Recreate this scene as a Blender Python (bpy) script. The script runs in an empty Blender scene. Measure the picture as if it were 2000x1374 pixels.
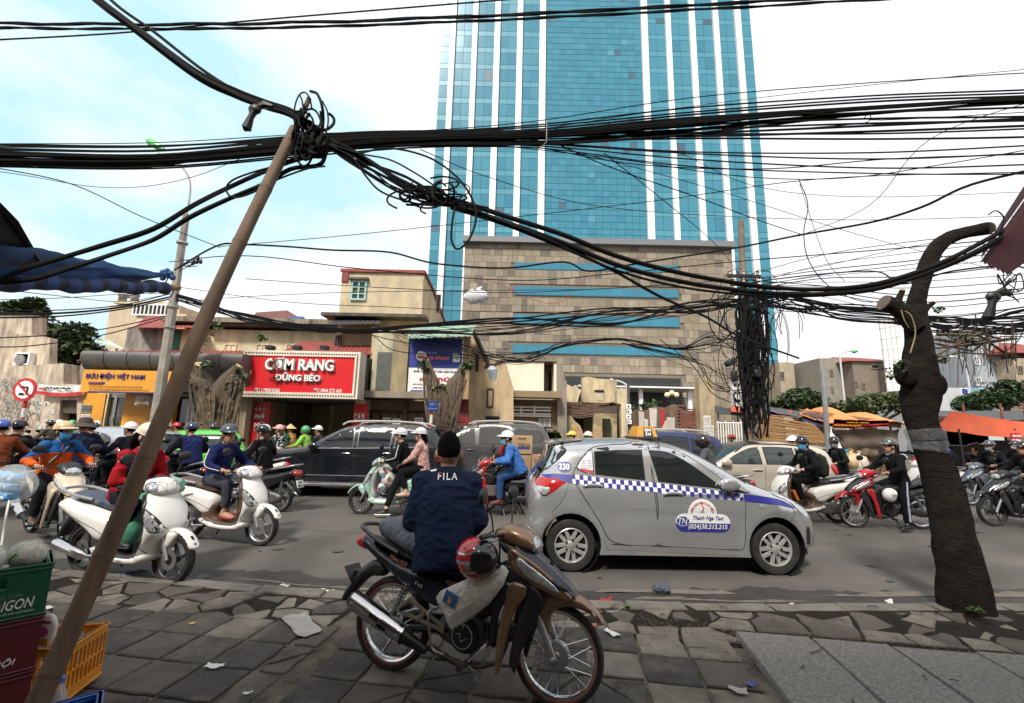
import bpy,math,random
from math import cos,sin,pi
from random import Random
class RNG(Random):u=Random.uniform
import numpy as np
from mathutils import Vector as Ve,Matrix,Euler,Quaternion
from mathutils.geometry import delaunay_2d_cdt
R=math.radians
MR=Matrix.Rotation
MT=Matrix.Translation
NA=np.array
LT="lettering"
rnd=RNG(11)
S=bpy.context.scene
COL=S.collection
ZR=-.05
# --- camera
FPX,CX,CY,EYE=870.0,1000.0,687.0,1.60
TH=math.atan((838.0-CY)/FPX)
RO=R(1.23)
_f=Ve((0,cos(TH),sin(TH)))
_u0=Ve((0,-sin(TH),cos(TH)))
_r0=Ve((1,0,0))
_r=_r0*cos(RO)+_u0*sin(RO)
_u=-_r0*sin(RO)+_u0*cos(RO)
CAMP=Ve((0,0,EYE))
cam=bpy.data.cameras.new('camera')
cam.sensor_width=36.0
cam.lens=36.0*FPX/2000.0
cam.clip_start=.05
cam.clip_end=3000
camo=bpy.data.objects.new('camera',cam)
COL.objects.link(camo)
camo.matrix_world=Matrix(((_r.x,_u.x,-_f.x,0),(_r.y,_u.y,-_f.y,0),(_r.z,_u.z,-_f.z,EYE),(0,0,0,1)))
S.camera=camo
def ray(x,y):
 return _f+_r*((x-CX)/FPX)-_u*((y-CY)/FPX)
def gp(x,y,z=ZR):
 d=ray(x,y)
 return CAMP+d*((z-EYE)/d.z)
def dp(x,y,Y):
 d=ray(x,y)
 return CAMP+d*(Y/d.y)
# --- world, sun, exposure
W=bpy.data.worlds.new('World')
S.world=W
W.use_nodes=True
nt=W.node_tree
nt.nodes.clear()
out=nt.nodes.new('ShaderNodeOutputWorld')
bg=nt.nodes.new('ShaderNodeBackground')
sky=nt.nodes.new('ShaderNodeTexSky')
sky.sky_type='NISHITA'
sky.sun_disc=False
sky.sun_elevation=R(48)
sky.sun_rotation=R(200)
sky.air_density=1.0
sky.dust_density=2.0
tc=nt.nodes.new('ShaderNodeTexCoord')
mp=nt.nodes.new('ShaderNodeMapping')
mp.inputs['Location'].default_value=(.35,.1,.2)
mp.inputs['Scale'].default_value=(1.5,1.5,3.2)
nz=nt.nodes.new('ShaderNodeTexNoise')
nz.inputs['Scale'].default_value=1.25
nz.inputs['Detail'].default_value=7
nz.inputs['Roughness'].default_value=.55
dot=nt.nodes.new('ShaderNodeVectorMath')
dot.operation='DOT_PRODUCT'
dot.inputs[1].default_value=Ve((-.66,.62,.44)).normalized()
mr=nt.nodes.new('ShaderNodeMapRange')
mr.inputs['From Min'].default_value=.70
mr.inputs['From Max'].default_value=1.0
mr.inputs['To Min'].default_value=.30
mr.inputs['To Max'].default_value=-.10
ad=nt.nodes.new('ShaderNodeMath')
ad.operation='ADD'
rp=nt.nodes.new('ShaderNodeValToRGB')
rp.color_ramp.elements[0].position=.40
rp.color_ramp.elements[1].position=.60
mx=nt.nodes.new('ShaderNodeMix')
mx.data_type='RGBA'
CLOUD=10.5
mx.inputs['B'].default_value=(CLOUD,CLOUD*1.0,CLOUD*1.03,1)
vm=nt.nodes.new('ShaderNodeMix')
vm.data_type='RGBA'
vm.inputs['Factor'].default_value=.86
vm.inputs['B'].default_value=(CLOUD*.60,CLOUD*.92,CLOUD*1.0,1)
L=nt.links.new
L(tc.outputs['Generated'],mp.inputs['Vector'])
L(mp.outputs[0],nz.inputs['Vector'])
L(tc.outputs['Generated'],dot.inputs[0])
L(dot.outputs['Value'],mr.inputs['Value'])
L(nz.outputs[0],ad.inputs[0])
L(mr.outputs[0],ad.inputs[1])
L(ad.outputs[0],rp.inputs[0])
L(rp.outputs[0],mx.inputs['Factor'])
L(sky.outputs[0],vm.inputs['A'])
L(vm.outputs['Result'],mx.inputs['A'])
L(mx.outputs['Result'],bg.inputs['Color'])
bg.inputs['Strength'].default_value=.078
L(bg.outputs[0],out.inputs[0])
sl=bpy.data.lights.new('sun','SUN')
sl.energy=3.4
sl.angle=R(9)
sl.color=(1,.95,.87)
so=bpy.data.objects.new('sun',sl)
COL.objects.link(so)
so.rotation_euler=(R(42),0,R(-20))
so.location=(-5,-10,30)
S.view_settings.view_transform='Standard'
S.view_settings.look='None'
S.view_settings.exposure=.50
S.view_settings.gamma=1
S.view_settings.use_curve_mapping=False
S.cycles.max_bounces=6
S.cycles.transparent_max_bounces=10
# --- materials
MATS={}
def hexc(h):
 h=h.lstrip('#')
 c=[int(h[i:i+2],16)/255 for i in(0,2,4)]
 return tuple(x/12.92 if x<=.04045 else((x+.055)/1.055)**2.4 for x in c)
def M(key,col=None,rough=.6,metal=.0,var=.12,scale=6.0,bump=.0,bS=None,dirt=.0,dC=(.12,.10,.08),coat=.0,spec=.5,sK=.0,alpha=1.0,trans=.0,sT=None,dL=.48,dH=.68):
 if key in MATS:
  return MATS[key]
 m=bpy.data.materials.new(key)
 m.use_nodes=True
 n=m.node_tree
 b=n.nodes['Principled BSDF']
 if isinstance(col,str):
  col=hexc(col)
 b.inputs['Roughness'].default_value=rough
 b.inputs['Metallic'].default_value=metal
 b.inputs['Specular IOR Level'].default_value=spec
 if coat:
  b.inputs['Coat Weight'].default_value=coat
  b.inputs['Coat Roughness'].default_value=.06
 if trans:
  b.inputs['Transmission Weight'].default_value=trans
 if alpha<1:
  b.inputs['Alpha'].default_value=alpha
 geo=n.nodes.new('ShaderNodeNewGeometry')
 pos=geo.outputs['Position']
 if sT:
  mpn=n.nodes.new('ShaderNodeMapping')
  mpn.inputs['Scale'].default_value=sT
  n.links.new(pos,mpn.inputs[0])
  pos=mpn.outputs[0]
 last=None
 if var:
  t=n.nodes.new('ShaderNodeTexNoise')
  t.inputs['Scale'].default_value=scale
  t.inputs['Detail'].default_value=5
  t.inputs['Roughness'].default_value=.62
  n.links.new(pos,t.inputs['Vector'])
  r=n.nodes.new('ShaderNodeValToRGB')
  r.color_ramp.elements[0].position=.28
  r.color_ramp.elements[1].position=.72
  r.color_ramp.elements[0].color=tuple(max(0,c*(1-var))for c in col)+(1,)
  r.color_ramp.elements[1].color=tuple(min(1,c*(1+var))for c in col)+(1,)
  n.links.new(t.outputs[0],r.inputs[0])
  last=r.outputs[0]
 else:
  b.inputs['Base Color'].default_value=tuple(col)+(1,)
 if dirt or sK:
  t=n.nodes.new('ShaderNodeTexNoise')
  t.inputs['Scale'].default_value=scale*.45 if not sK else 1.6
  t.inputs['Detail'].default_value=8
  t.inputs['Roughness'].default_value=.7
  if sK:
   mpn=n.nodes.new('ShaderNodeMapping')
   mpn.inputs['Scale'].default_value=(sK*.55,sK*.55,.42)
   n.links.new(geo.outputs['Position'],mpn.inputs[0])
   n.links.new(mpn.outputs[0],t.inputs['Vector'])
  else:
   n.links.new(pos,t.inputs['Vector'])
  r=n.nodes.new('ShaderNodeValToRGB')
  r.color_ramp.elements[0].position=dL
  r.color_ramp.elements[1].position=dH
  r.color_ramp.elements[0].color=(0,0,0,1)
  r.color_ramp.elements[1].color=(dirt or .6,)*3+(1,)
  n.links.new(t.outputs[0],r.inputs[0])
  x=n.nodes.new('ShaderNodeMix')
  x.data_type='RGBA'
  if last:
   n.links.new(last,x.inputs['A'])
  else:
   x.inputs['A'].default_value=tuple(col)+(1,)
  x.inputs['B'].default_value=tuple(dC)+(1,)
  n.links.new(r.outputs[0],x.inputs['Factor'])
  last=x.outputs['Result']
 if last:
  n.links.new(last,b.inputs['Base Color'])
 if bump:
  t=n.nodes.new('ShaderNodeTexNoise')
  t.inputs['Scale'].default_value=bS or scale*3
  t.inputs['Detail'].default_value=6
  t.inputs['Roughness'].default_value=.65
  n.links.new(pos,t.inputs['Vector'])
  bp=n.nodes.new('ShaderNodeBump')
  bp.inputs['Strength'].default_value=min(1,bump)
  bp.inputs['Distance'].default_value=.03 if bump<=1 else .03*bump
  n.links.new(t.outputs[0],bp.inputs['Height'])
  n.links.new(bp.outputs[0],b.inputs['Normal'])
 MATS[key]=m
 return m
def paint(h,flake=False):
 return M('paint_'+h,h,.22 if not flake else .30,.0 if not flake else .55,.05,3,coat=.5,dirt=.35,dC=(.20,.17,.14),dL=.5,dH=.8)
def cloth(h):
 return M('cloth_'+h,h,.88,0,.22,9,bump=.25,bS=38,spec=.2)
def plast(h,rough=.5):
 return M('plastic_%s_%d'%(h,rough*100),h,rough,0,.12,7,dirt=.3,dC=(.16,.14,.12),dL=.52,dH=.8)
def ink(h,key=None):
 return M(key or 'print_'+h,h,.6,0,.05,5)
BK=M('black_plastic',(.012,.012,.013),.45,0,.3,9,dirt=.25,dC=(.08,.07,.06),dL=.55,dH=.85)
RUB=M('tyre_rubber',(.016,.015,.014),.85,0,.35,12,bump=.3,bS=60,dirt=.5,dC=(.09,.075,.06),dL=.5,dH=.8)
CHROME=M('chrome',(.62,.62,.63),.16,1,.06,6,dirt=.3,dC=(.2,.17,.14),dL=.55,dH=.85)
STEEL=M('dull_steel',(.36,.35,.34),.42,.85,.15,10,dirt=.45,dC=(.13,.1,.08))
ALLOY=M('alloy',(.42,.42,.43),.35,.7,.1,8,dirt=.35,dC=(.14,.12,.1))
GLASS=M('dark_glass',(.010,.013,.015),.04,0,.2,2,spec=.55,coat=.15)
LAMP=M('lamp_glass',(.50,.52,.53),.10,.55,.55,38,spec=.9,coat=.7)
LRED=M('red_lamp',(.38,.012,.012),.12,0,.2,18,coat=.7)
LORG=M('amber_lamp',(.62,.2,.03),.15,0,.15,18,coat=.6)
WIRE=M('cable_rubber',(.0045,.0045,.005),.75,0,.2,9,spec=.2)
SKIN=M('skin',(.40,.215,.14),.55,0,.15,14,spec=.35)
SKIN2=M('skin_pale',(.56,.34,.25),.5,0,.1,14,spec=.35)
HAIR=M('hair',(.004,.0035,.003),.9,0,.5,90,bump=1,bS=220,spec=.08)
EYEM=M('eye_dark',(.012,.009,.008),.2,0,0)
# --- mesh helpers
def V3(a):
 return Ve(a)
class MB:
 def __init__(s):
  s.v,s.f,s.m=[],[],[]
 def add(s,vs,fs,mi=0,T=None):
  o=len(s.v)
  if T is not None:
   vs=[T@Ve(p)for p in vs]
  s.v.extend([tuple(p)for p in vs])
  s.f.extend([tuple(i+o for i in f)for f in fs])
  s.m.extend([mi]*len(fs))
  return s
 def box(s,c,d,mi=0,T=None,bev=.0,rot=None):
  x,y,z=d[0]/2,d[1]/2,d[2]/2
  if bev:
   b=min(bev,x*.9,y*.9,z*.9)
   vs,idx=[],{}
   for sx in(-1,1):
    for sy in(-1,1):
     for sz in(-1,1):
      for k in range(3):
       e=[x-b,y-b,z-b]
       e[k]+=b
       idx[(sx,sy,sz,k)]=len(vs)
       vs.append((sx*e[0],sy*e[1],sz*e[2]))
   fs=[]
   for sx in(-1,1):
    for sy in(-1,1):
     for sz in(-1,1):
      t=[idx[(sx,sy,sz,k)]for k in range(3)]
      fs.append(t if sx*sy*sz>0 else t[::-1])
   for k in range(3):
    a,c2=(k+1)%3,(k+2)%3
    for q in(-1,1):
     def g(sa,sc,kk=k):
      t=[0,0,0]
      t[kk],t[a],t[c2]=q,sa,sc
      return idx[(t[0],t[1],t[2],kk)]
     ff=[g(-1,-1),g(1,-1),g(1,1),g(-1,1)]
     fs.append(ff if q>0 else ff[::-1])
    for sa in(-1,1):
     for sc in(-1,1):
      def h(qk,which):
       t=[0,0,0]
       t[k],t[a],t[c2]=qk,sa,sc
       return idx[(t[0],t[1],t[2],which)]
      ff=[h(-1,a),h(1,a),h(1,c2),h(-1,c2)]
      fs.append(ff if sa*sc<0 else ff[::-1])
  else:
   vs=[(-x,-y,-z),(x,-y,-z),(x,y,-z),(-x,y,-z),(-x,-y,z),(x,-y,z),(x,y,z),(-x,y,z)]
   fs=[(0,3,2,1),(4,5,6,7),(0,1,5,4),(1,2,6,5),(2,3,7,6),(3,0,4,7)]
  if rot is not None:
   q=Euler(rot).to_matrix()
   vs=[q@Ve(p)for p in vs]
  vs=[(p[0]+c[0],p[1]+c[1],p[2]+c[2])for p in vs]
  return s.add(vs,fs,mi,T)
 def tube(s,pts,r,n=8,mi=0,T=None,cap=True,closed=False):
  P=[Ve(p)for p in pts]
  k=len(P)
  rr=r if isinstance(r,(list,tuple))else[r]*k
  vs,fs=[],[]
  up=None
  for i in range(k):
   if closed:
    t=P[(i+1)%k]-P[i-1]
   else:
    t=P[min(i+1,k-1)]-P[max(i-1,0)]
   if t.length<1e-9:
    t=Ve((0,0,1))
   t.normalize()
   if up is None:
    a=Ve((0,0,1))if abs(t.z)<.9 else Ve((1,0,0))
    up=(a-t*a.dot(t)).normalized()
   else:
    up=up-t*up.dot(t)
    if up.length<1e-6:
     up=t.orthogonal()
    up.normalize()
   b=t.cross(up)
   for j in range(n):
    w=2*pi*j/n
    vs.append(P[i]+(up*cos(w)+b*sin(w))*rr[i])
  seg=k if closed else k-1
  for i in range(seg):
   for j in range(n):
    a,b2=i*n+j,i*n+(j+1)%n
    c,d=((i+1)%k)*n+(j+1)%n,((i+1)%k)*n+j
    fs.append((a,b2,c,d))
  if cap and not closed:
   fs.append(tuple(range(n))[::-1])
   fs.append(tuple((k-1)*n+j for j in range(n)))
  return s.add(vs,fs,mi,T)
 def lathe(s,prof,n=24,axis='y',c=(0,0,0),mi=0,T=None,arc=None):
  vs,fs=[],[]
  k=len(prof)
  full=arc is None
  steps=n if full else n+1
  for i in range(steps):
   a=(2*pi*i/n)if full else arc[0]+(arc[1]-arc[0])*i/n
   ca,sa=cos(a),sin(a)
   for r,h in prof:
    if axis=='y':
     p=(r*ca,h,r*sa)
    elif axis=='z':
     p=(r*ca,r*sa,h)
    else:
     p=(h,r*ca,r*sa)
    vs.append((p[0]+c[0],p[1]+c[1],p[2]+c[2]))
  for i in range(n):
   for j in range(k-1):
    a,b=i*k+j,i*k+j+1
    c2,d=((i+1)%steps)*k+j+1,((i+1)%steps)*k+j
    fs.append((a,d,c2,b)if axis!='y' else(a,b,c2,d))
  return s.add(vs,fs,mi,T)
 def ell(s,c,r,n=12,m=8,mi=0,T=None,rot=None,z0=-1.0,z1=1.0):
  vs,fs=[],[]
  q=Euler(rot).to_matrix()if rot is not None else None
  a0,a1=math.asin(z0),math.asin(z1)
  for i in range(m+1):
   a=a0+(a1-a0)*i/m
   for j in range(n):
    w=2*pi*j/n
    p=Ve((r[0]*cos(a)*cos(w),r[1]*cos(a)*sin(w),r[2]*sin(a)))
    if q is not None:
     p=q@p
    vs.append((p[0]+c[0],p[1]+c[1],p[2]+c[2]))
  for i in range(m):
   for j in range(n):
    fs.append((i*n+j,i*n+(j+1)%n,(i+1)*n+(j+1)%n,(i+1)*n+j))
  fs.append(tuple(range(n))[::-1])
  fs.append(tuple(m*n+j for j in range(n)))
  return s.add(vs,fs,mi,T)
 def prism(s,poly,y0,y1,mi=0,T=None,plane='xz'):
  n=len(poly)
  if plane=='xz':
   vs=[(p[0],y0,p[1])for p in poly]+[(p[0],y1,p[1])for p in poly]
  elif plane=='xy':
   vs=[(p[0],p[1],y0)for p in poly]+[(p[0],p[1],y1)for p in poly]
  else:
   vs=[(y0,p[0],p[1])for p in poly]+[(y1,p[0],p[1])for p in poly]
  fs=[tuple(range(n)),tuple(range(2*n-1,n-1,-1))]
  fs+=[(i,n+i,n+(i+1)%n,(i+1)%n)for i in range(n)]
  return s.add(vs,fs,mi,T)
 def quad(s,a,b,c,d,mi=0,T=None):
  return s.add([a,b,c,d],[(0,1,2,3)],mi,T)
 def mesh(s,name,mats,sharp=42):
  me=bpy.data.meshes.new(name)
  me.from_pydata(s.v,[],s.f)
  for m in(mats if isinstance(mats,(list,tuple))else[mats]):
   me.materials.append(m)
  if len(me.polygons):
   if len(me.materials)>1:
    me.polygons.foreach_set('material_index',s.m)
   me.polygons.foreach_set('use_smooth',[True]*len(me.polygons))
   me.validate()
   me.update()
   me.set_sharp_from_angle(angle=R(sharp))
  return me
 def bd(s,name,mats,parent=None,sharp=42,fixn=False,**kw):
  me=s.mesh(name,mats,sharp)
  if fixn:
   import bmesh
   bm=bmesh.new()
   bm.from_mesh(me)
   bmesh.ops.recalc_face_normals(bm,faces=bm.faces)
   bm.to_mesh(me)
   bm.free()
  return put(name,me,parent,**kw)
def put(name,me,parent=None,loc=None,rot=None,scale=None,label=None,cat=None,group=None,kind=None):
 o=bpy.data.objects.new(name,me)
 COL.objects.link(o)
 if parent is not None:
  o.parent=parent
 if loc is not None:
  o.location=loc
 if rot is not None:
  o.rotation_euler=rot
 if scale is not None:
  o.scale=scale
 for k,v in(('label',label),('category',cat),('group',group),('kind',kind)):
  if v:
   o[k]=v
 return o
def thing(name,label,cat,loc=(0,0,0),rz=.0,group=None,rot=None):
 return put(name,None,None,loc,rot or(0,0,rz),None,label,cat,group)
def kids(o):
 return[c for c in bpy.data.objects if c.parent==o]
def smo(pts,n=5,closed=True):
 P=[NA(p[:2],float)for p in pts]
 sh=[len(p)>2 and p[2]for p in pts]
 k=len(P)
 res=[]
 for i in range(k if closed else k-1):
  a,b=P[i],P[(i+1)%k]
  j=(i+1)%k
  pa,pb=P[i-1]if(closed or i)else a,P[(i+2)%k]if(closed or i+2<k)else b
  ln=np.linalg.norm(b-a)
  def tang(p,q,l):
   t=q-p
   return t/(np.linalg.norm(t)+1e-9)*l
  ta=(b-a)if sh[i]or(not closed and i==0)else tang(pa,b,ln)
  tb=(b-a)if sh[j]or(not closed and i==k-2)else tang(a,pb,ln)
  for t in range(n):
   u=t/n
   h=(2*u**3-3*u**2+1,u**3-2*u**2+u,-2*u**3+3*u**2,u**3-u**2)
   res.append(h[0]*a+h[1]*ta+h[2]*b+h[3]*tb)
 if not closed:
  res.append(P[-1])
 return NA(res)
def sm3(pts,n=8):
 P=[NA(p,float)for p in pts]
 if len(P)<3:
  return[P[0]+(P[1]-P[0])*i/n for i in range(n+1)]
 res=[]
 for i in range(len(P)-1):
  a,b=P[i],P[i+1]
  pa=P[i-1]if i else 2*a-b
  pb=P[i+2]if i+2<len(P)else 2*b-a
  for t in range(n):
   u=t/n
   res.append(.5*((2*a)+(b-pa)*u+(2*pa-5*a+4*b-pb)*u*u+(3*a-pa-3*b+pb)*u**3))
 res.append(P[-1])
 return res
def dist_poly(Q,A,closed=True):
 Q=np.asarray(Q,float)
 a=np.asarray(A,float)
 b=np.roll(a,-1,0)if closed else a[1:]
 if not closed:
  a=a[:-1]
 ab=b-a
 l2=(ab**2).sum(1)+1e-12
 d=Q[:,None,:]-a[None]
 t=np.clip((d*ab[None]).sum(2)/l2[None],0,1)
 e=d-t[...,None]*ab[None]
 return np.sqrt((e**2).sum(2)).min(1)
def inside(Q,A):
 Q=np.asarray(Q,float)
 a=np.asarray(A,float)
 b=np.roll(a,-1,0)
 x,z=Q[:,0][:,None],Q[:,1][:,None]
 c=(a[None,:,1]>z)!=(b[None,:,1]>z)
 dz=b[:,1]-a[:,1]
 dz=np.where(abs(dz)<1e-12,1e-12,dz)
 xi=a[None,:,0]+(z-a[None,:,1])*((b[:,0]-a[:,0])/dz)[None]
 return((c&(x<xi)).sum(1)%2)==1
def resamp(A,h):
 A=np.asarray(A,float)
 res=[]
 for i in range(len(A)):
  a,b=A[i],A[(i+1)%len(A)]
  k=max(1,int(np.linalg.norm(b-a)/h+.5))
  for t in range(k):
   res.append(a+(b-a)*t/k)
 return NA(res)
def sheet(outl,h,rings=(),holes=()):
 A=resamp(outl,h)
 area=.5*np.sum(A[:,0]*np.roll(A[:,1],-1)-np.roll(A[:,0],-1)*A[:,1])
 if area<0:
  A=A[::-1]
 pts=[A]
 E=[(i,(i+1)%len(A))for i in range(len(A))]
 off=len(A)
 for ho in holes:
  B=resamp(ho,h)
  pts.append(B)
  E+=[(off+i,off+(i+1)%len(B))for i in range(len(B))]
  off+=len(B)
 t=np.roll(A,-1,0)-np.roll(A,1,0)
 t/=np.linalg.norm(t,axis=1)[:,None]+1e-9
 nin=np.stack([-t[:,1],t[:,0]],1)
 last=0
 for rg in rings:
  q=A+nin*rg
  ok=inside(q,A)&(dist_poly(q,A)>rg*.93)
  pts.append(q[ok])
  last=rg
 lo,hi=A.min(0),A.max(0)
 gx=np.arange(lo[0]+h*.5,hi[0],h)
 gz=np.arange(lo[1]+h*.5,hi[1],h)
 if len(gx)and len(gz):
  G=NA([(x+(h*.5 if j%2 else 0),z)for j,z in enumerate(gz)for x in gx])
  ok=inside(G,A)&(dist_poly(G,A)>max(last+h*.45,h*.5))
  for ho in holes:
   ok&=~inside(G,ho)
  pts.append(G[ok])
 P=np.concatenate(pts)
 r=delaunay_2d_cdt([Ve(p)for p in P],E,[],0,1e-6)
 vs=NA([tuple(p)for p in r[0]])
 tri=NA([tuple(f)for f in r[2]if len(f)==3])
 cen=vs[tri].mean(1)
 ok=inside(cen,A)
 for ho in holes:
  ok&=~inside(cen,ho)
 return vs,tri[ok],A
def gprof(d,r,n):
 t=np.clip(d/r,0,1)
 return(1-(1-t)**n)**(1.0/n)
def puff(mb,outl,w,r=.03,h=.03,n=2.0,y0=.0,mi=0,T=None,wf=None,tw=None):
 vs,tri,A=sheet(outl,h,(r*.04,r*.16,r*.42))
 d=dist_poly(vs,A)
 g=gprof(d,r,n)
 ww=np.full(len(vs),w)if wf is None else NA([wf(x,z)for x,z in vs])
 y=ww*g
 b=d<1e-5
 N=len(vs)
 back=np.arange(N)+N
 back[b]=np.arange(N)[b]
 P=[(vs[i,0],y0-y[i],vs[i,1])for i in range(N)]+[(vs[i,0],y0+y[i],vs[i,1])for i in range(N)]
 if tw:
  P=[tw(p)for p in P]
 F=[tuple(t)for t in tri]+[tuple(back[t][::-1])for t in tri]
 mb.add(P,F,mi,T)
 return mb
def on_puff(mb,base,w,r,n,patch,off=.003,thick=.0,pr=.02,h=.025,sides=(-1,1),wf=None,y0=.0):
 A=resamp(base,.03)
 vs,tri,B_=sheet(patch,h)
 ww=np.full(len(vs),w)if wf is None else NA([wf(x,z)for x,z in vs])
 y=ww*gprof(dist_poly(vs,A),r,n)+off
 if thick:
  y=y+thick*gprof(dist_poly(vs,B_),pr,2)
 for s in sides:
  mb.add([(vs[i,0],y0+s*y[i],vs[i,1])for i in range(len(vs))],[tuple(t)if s<0 else tuple(t[::-1])for t in tri])
 return mb
# --- deferred evaluation (voxel remesh of bodies and clothes, text)
QUEUE=[]
def later(tmp_obj,final,post=None,mats=(),sharp=None):
 QUEUE.append((tmp_obj,final,post,mats,sharp))
def text(s,parent,name=LT,w=None,h=None,mat=None,loc=(0,0,0),rot=(R(90),0,0),ext=.004,bold=.0,shear=.0,post=None,spacing=1.0,label=None,cat=None):
 cu=bpy.data.curves.new('txt','FONT')
 cu.body=s
 cu.size=1
 cu.offset=bold
 cu.shear=shear
 cu.extrude=.05
 cu.space_character=spacing
 cu.align_x='CENTER'
 cu.resolution_u=3
 t=bpy.data.objects.new('txt',cu)
 fin=put(name,bpy.data.meshes.new(name),parent,loc,rot,label=label,cat=cat)
 def fit(me):
  n=len(me.vertices)
  if not n:
   return
  a=np.empty(n*3)
  me.vertices.foreach_get('co',a)
  a=a.reshape(-1,3)
  lo,hi=a.min(0),a.max(0)
  a-=(lo+hi)/2
  sx=w/(hi[0]-lo[0])if w else None
  sy=h/(hi[1]-lo[1])if h else None
  sx=sx or sy
  sy=sy or sx
  a[:,0]*=sx
  a[:,1]*=sy
  a[:,2]*=ext/.05
  if post:
   a=post(a)
  me.vertices.foreach_set('co',a.ravel())
  me.update()
 later(t,fin,fit,(mat,))
 return fin
def flush():
 for t,*_ in QUEUE:
  COL.objects.link(t)
 dg=bpy.context.evaluated_depsgraph_get()
 dg.update()
 for t,fin,post,mats,sharp in QUEUE:
  me=bpy.data.meshes.new_from_object(t.evaluated_get(dg))
  me.materials.clear()
  for m in mats:
   me.materials.append(m)
  if len(me.polygons):
   me.polygons.foreach_set('material_index',[0]*len(me.polygons))if len(mats)<2 else None
   me.polygons.foreach_set('use_smooth',[sharp is not None]*len(me.polygons))
  if post:
   post(me)
  me.update()
  me.name=fin.name
  fin.data=me
 for t,*_ in QUEUE:
  d=t.data
  bpy.data.objects.remove(t)
  if isinstance(d,bpy.types.Mesh):
   bpy.data.meshes.remove(d)
  else:
   bpy.data.curves.remove(d)
 QUEUE.clear()
# --- THE SETTING
def n2(x,y,s=1.0):
 from mathutils import noise as nn
 return nn.noise(Ve((x*s,y*s,3.7)))
PHI=R(8.7)
UX,UY=Ve((cos(PHI),-sin(PHI))),Ve((sin(PHI),cos(PHI)))
def uv(u,v):
 p=UX*u+UY*v
 return(p.x,p.y)
ASPH=M('asphalt',(.125,.114,.102),.9,0,.25,.8,bump=.6,bS=120,dirt=.5,dC=(.078,.07,.063),spec=.25,dL=.42,dH=.7)
EARTH=M('bare_earth',(.055,.046,.038),.95,0,.4,5,bump=.9,bS=60,spec=.1)
mb=MB()
mb.quad((-1500,-300,-.22),(1500,-300,-.22),(1500,2500,-.22),(-1500,2500,-.22))
mb.bd('ground',EARTH,kind='structure')
mb=MB()
xs=np.linspace(-45,45,91)
ys=np.concatenate([np.linspace(4.3,8,16),np.linspace(8.6,34,26)])
for j in range(len(ys)):
 for i in range(len(xs)):
  mb.v.append((xs[i],ys[j],ZR+.006*n2(xs[i],ys[j],.9)))
n=len(xs)
for j in range(len(ys)-1):
 for i in range(n-1):
  mb.f.append((j*n+i,j*n+i+1,(j+1)*n+i+1,(j+1)*n+i))
  mb.m.append(0)
mb.bd('road',ASPH,kind='structure')
KERB=[(-9.5,6.05),(-6.5,5.5),(-5.45,5.24),(-3.23,4.95),(-2.13,4.74),(-1.45,4.66),(.72,4.58),(2.46,4.60),(4.2,4.70),(6.5,4.86),(11,5.1)]
def kY(x):
 for a,b in zip(KERB,KERB[1:]):
  if a[0]<=x<=b[0]:
   return a[1]+(b[1]-a[1])*(x-a[0])/(b[0]-a[0])
 return 5
def blob_sheet(name,x0,x1,ylo,yhi,z,mat,seed,n=90,rough=.12,**kw):
 m=MB()
 for i in range(n+1):
  x=x0+(x1-x0)*i/n
  e=min(1,i/8,(n-i)/8)
  a=ylo(x)+rough*.5*n2(x+seed,1.3,1.7)
  b=yhi(x)+rough*n2(x+seed,8.1,1.1)+rough*.7*n2(x+seed,3.1,4.3)+rough*.35*n2(x,seed,13)
  b=a+max(.004,(b-a)*e)
  for t in(0,.33,.66,1):
   m.v.append((x,a+(b-a)*t,z))
 for i in range(n):
  for k in range(3):
   a=i*4+k
   m.f.append((a,a+4,a+5,a+1))
   m.m.append(0)
 return m.bd(name,mat,kind='structure',**kw)
DARKD=M('wet_dirt',(.042,.037,.034),.62,0,.35,3.5,bump=.5,bS=45,spec=.35)
DUST=M('dry_dust',(.165,.145,.12),.95,0,.25,6,bump=.4,bS=70,spec=.1)
blob_sheet('road_edge_dirt',-7,8,lambda x:kY(x)-.01,lambda x:kY(x)+.50+.14*n2(x,0,.5),ZR+.012,DARKD,2.0,220,.2)
blob_sheet('road_edge_dust',-2.9,.6,lambda x:kY(x)+.20,lambda x:kY(x)+.26,ZR+.016,DUST,5.0,120,.05)
blob_sheet('road_edge_dust',1.2,3.1,lambda x:kY(x)+.16,lambda x:kY(x)+.22,ZR+.016,DUST,9.0,90,.06)
blob_sheet('road_edge_dust',.9,2.4,lambda x:kY(x)+.36,lambda x:kY(x)+.45,ZR+.016,DUST,19.0,90,.07)
blob_sheet('road_edge_dust',3.2,6.2,lambda x:kY(x)+.30,lambda x:kY(x)+.42,ZR+.016,DUST,29.0,90,.08)
OIL=M('oil_stain',(.060,.054,.049),.7,0,.3,6,bump=.4,bS=80)
m=MB()
q=RNG(2)
for i in range(60):
 x=-3.6+i*.085
 y=7.55-.02*i+.015*n2(x*3,0,1)
 m.quad((x,y-.006,ZR+.012),(x+q.u(.04,.08),y-.006,ZR+.012),(x+.075,y+.006,ZR+.012),(x,y+.008,ZR+.012))
m.bd('road_crack',OIL,kind='stuff')
m=MB()
for i in range(46):
 x,y,s_=q.u(-7,9),q.u(5.3,9.5),q.u(.02,.10)
 k=9
 m.add([(x+s_*q.u(.6,1.5)*cos(6.283*j/k),y+s_*q.u(.5,1)*sin(6.283*j/k),ZR+.011)for j in range(k)],[tuple(range(k))])
m.bd('oil_spots',OIL,kind='stuff')
mb=MB()
pts=[(x,y+.02)for x,y in KERB]
m0=[(p[0],p[1],-.016)for p in pts]+[(p[0],-9,-.016)for p in pts]+[(p[0],p[1],-.2)for p in pts]
k=len(pts)
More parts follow.
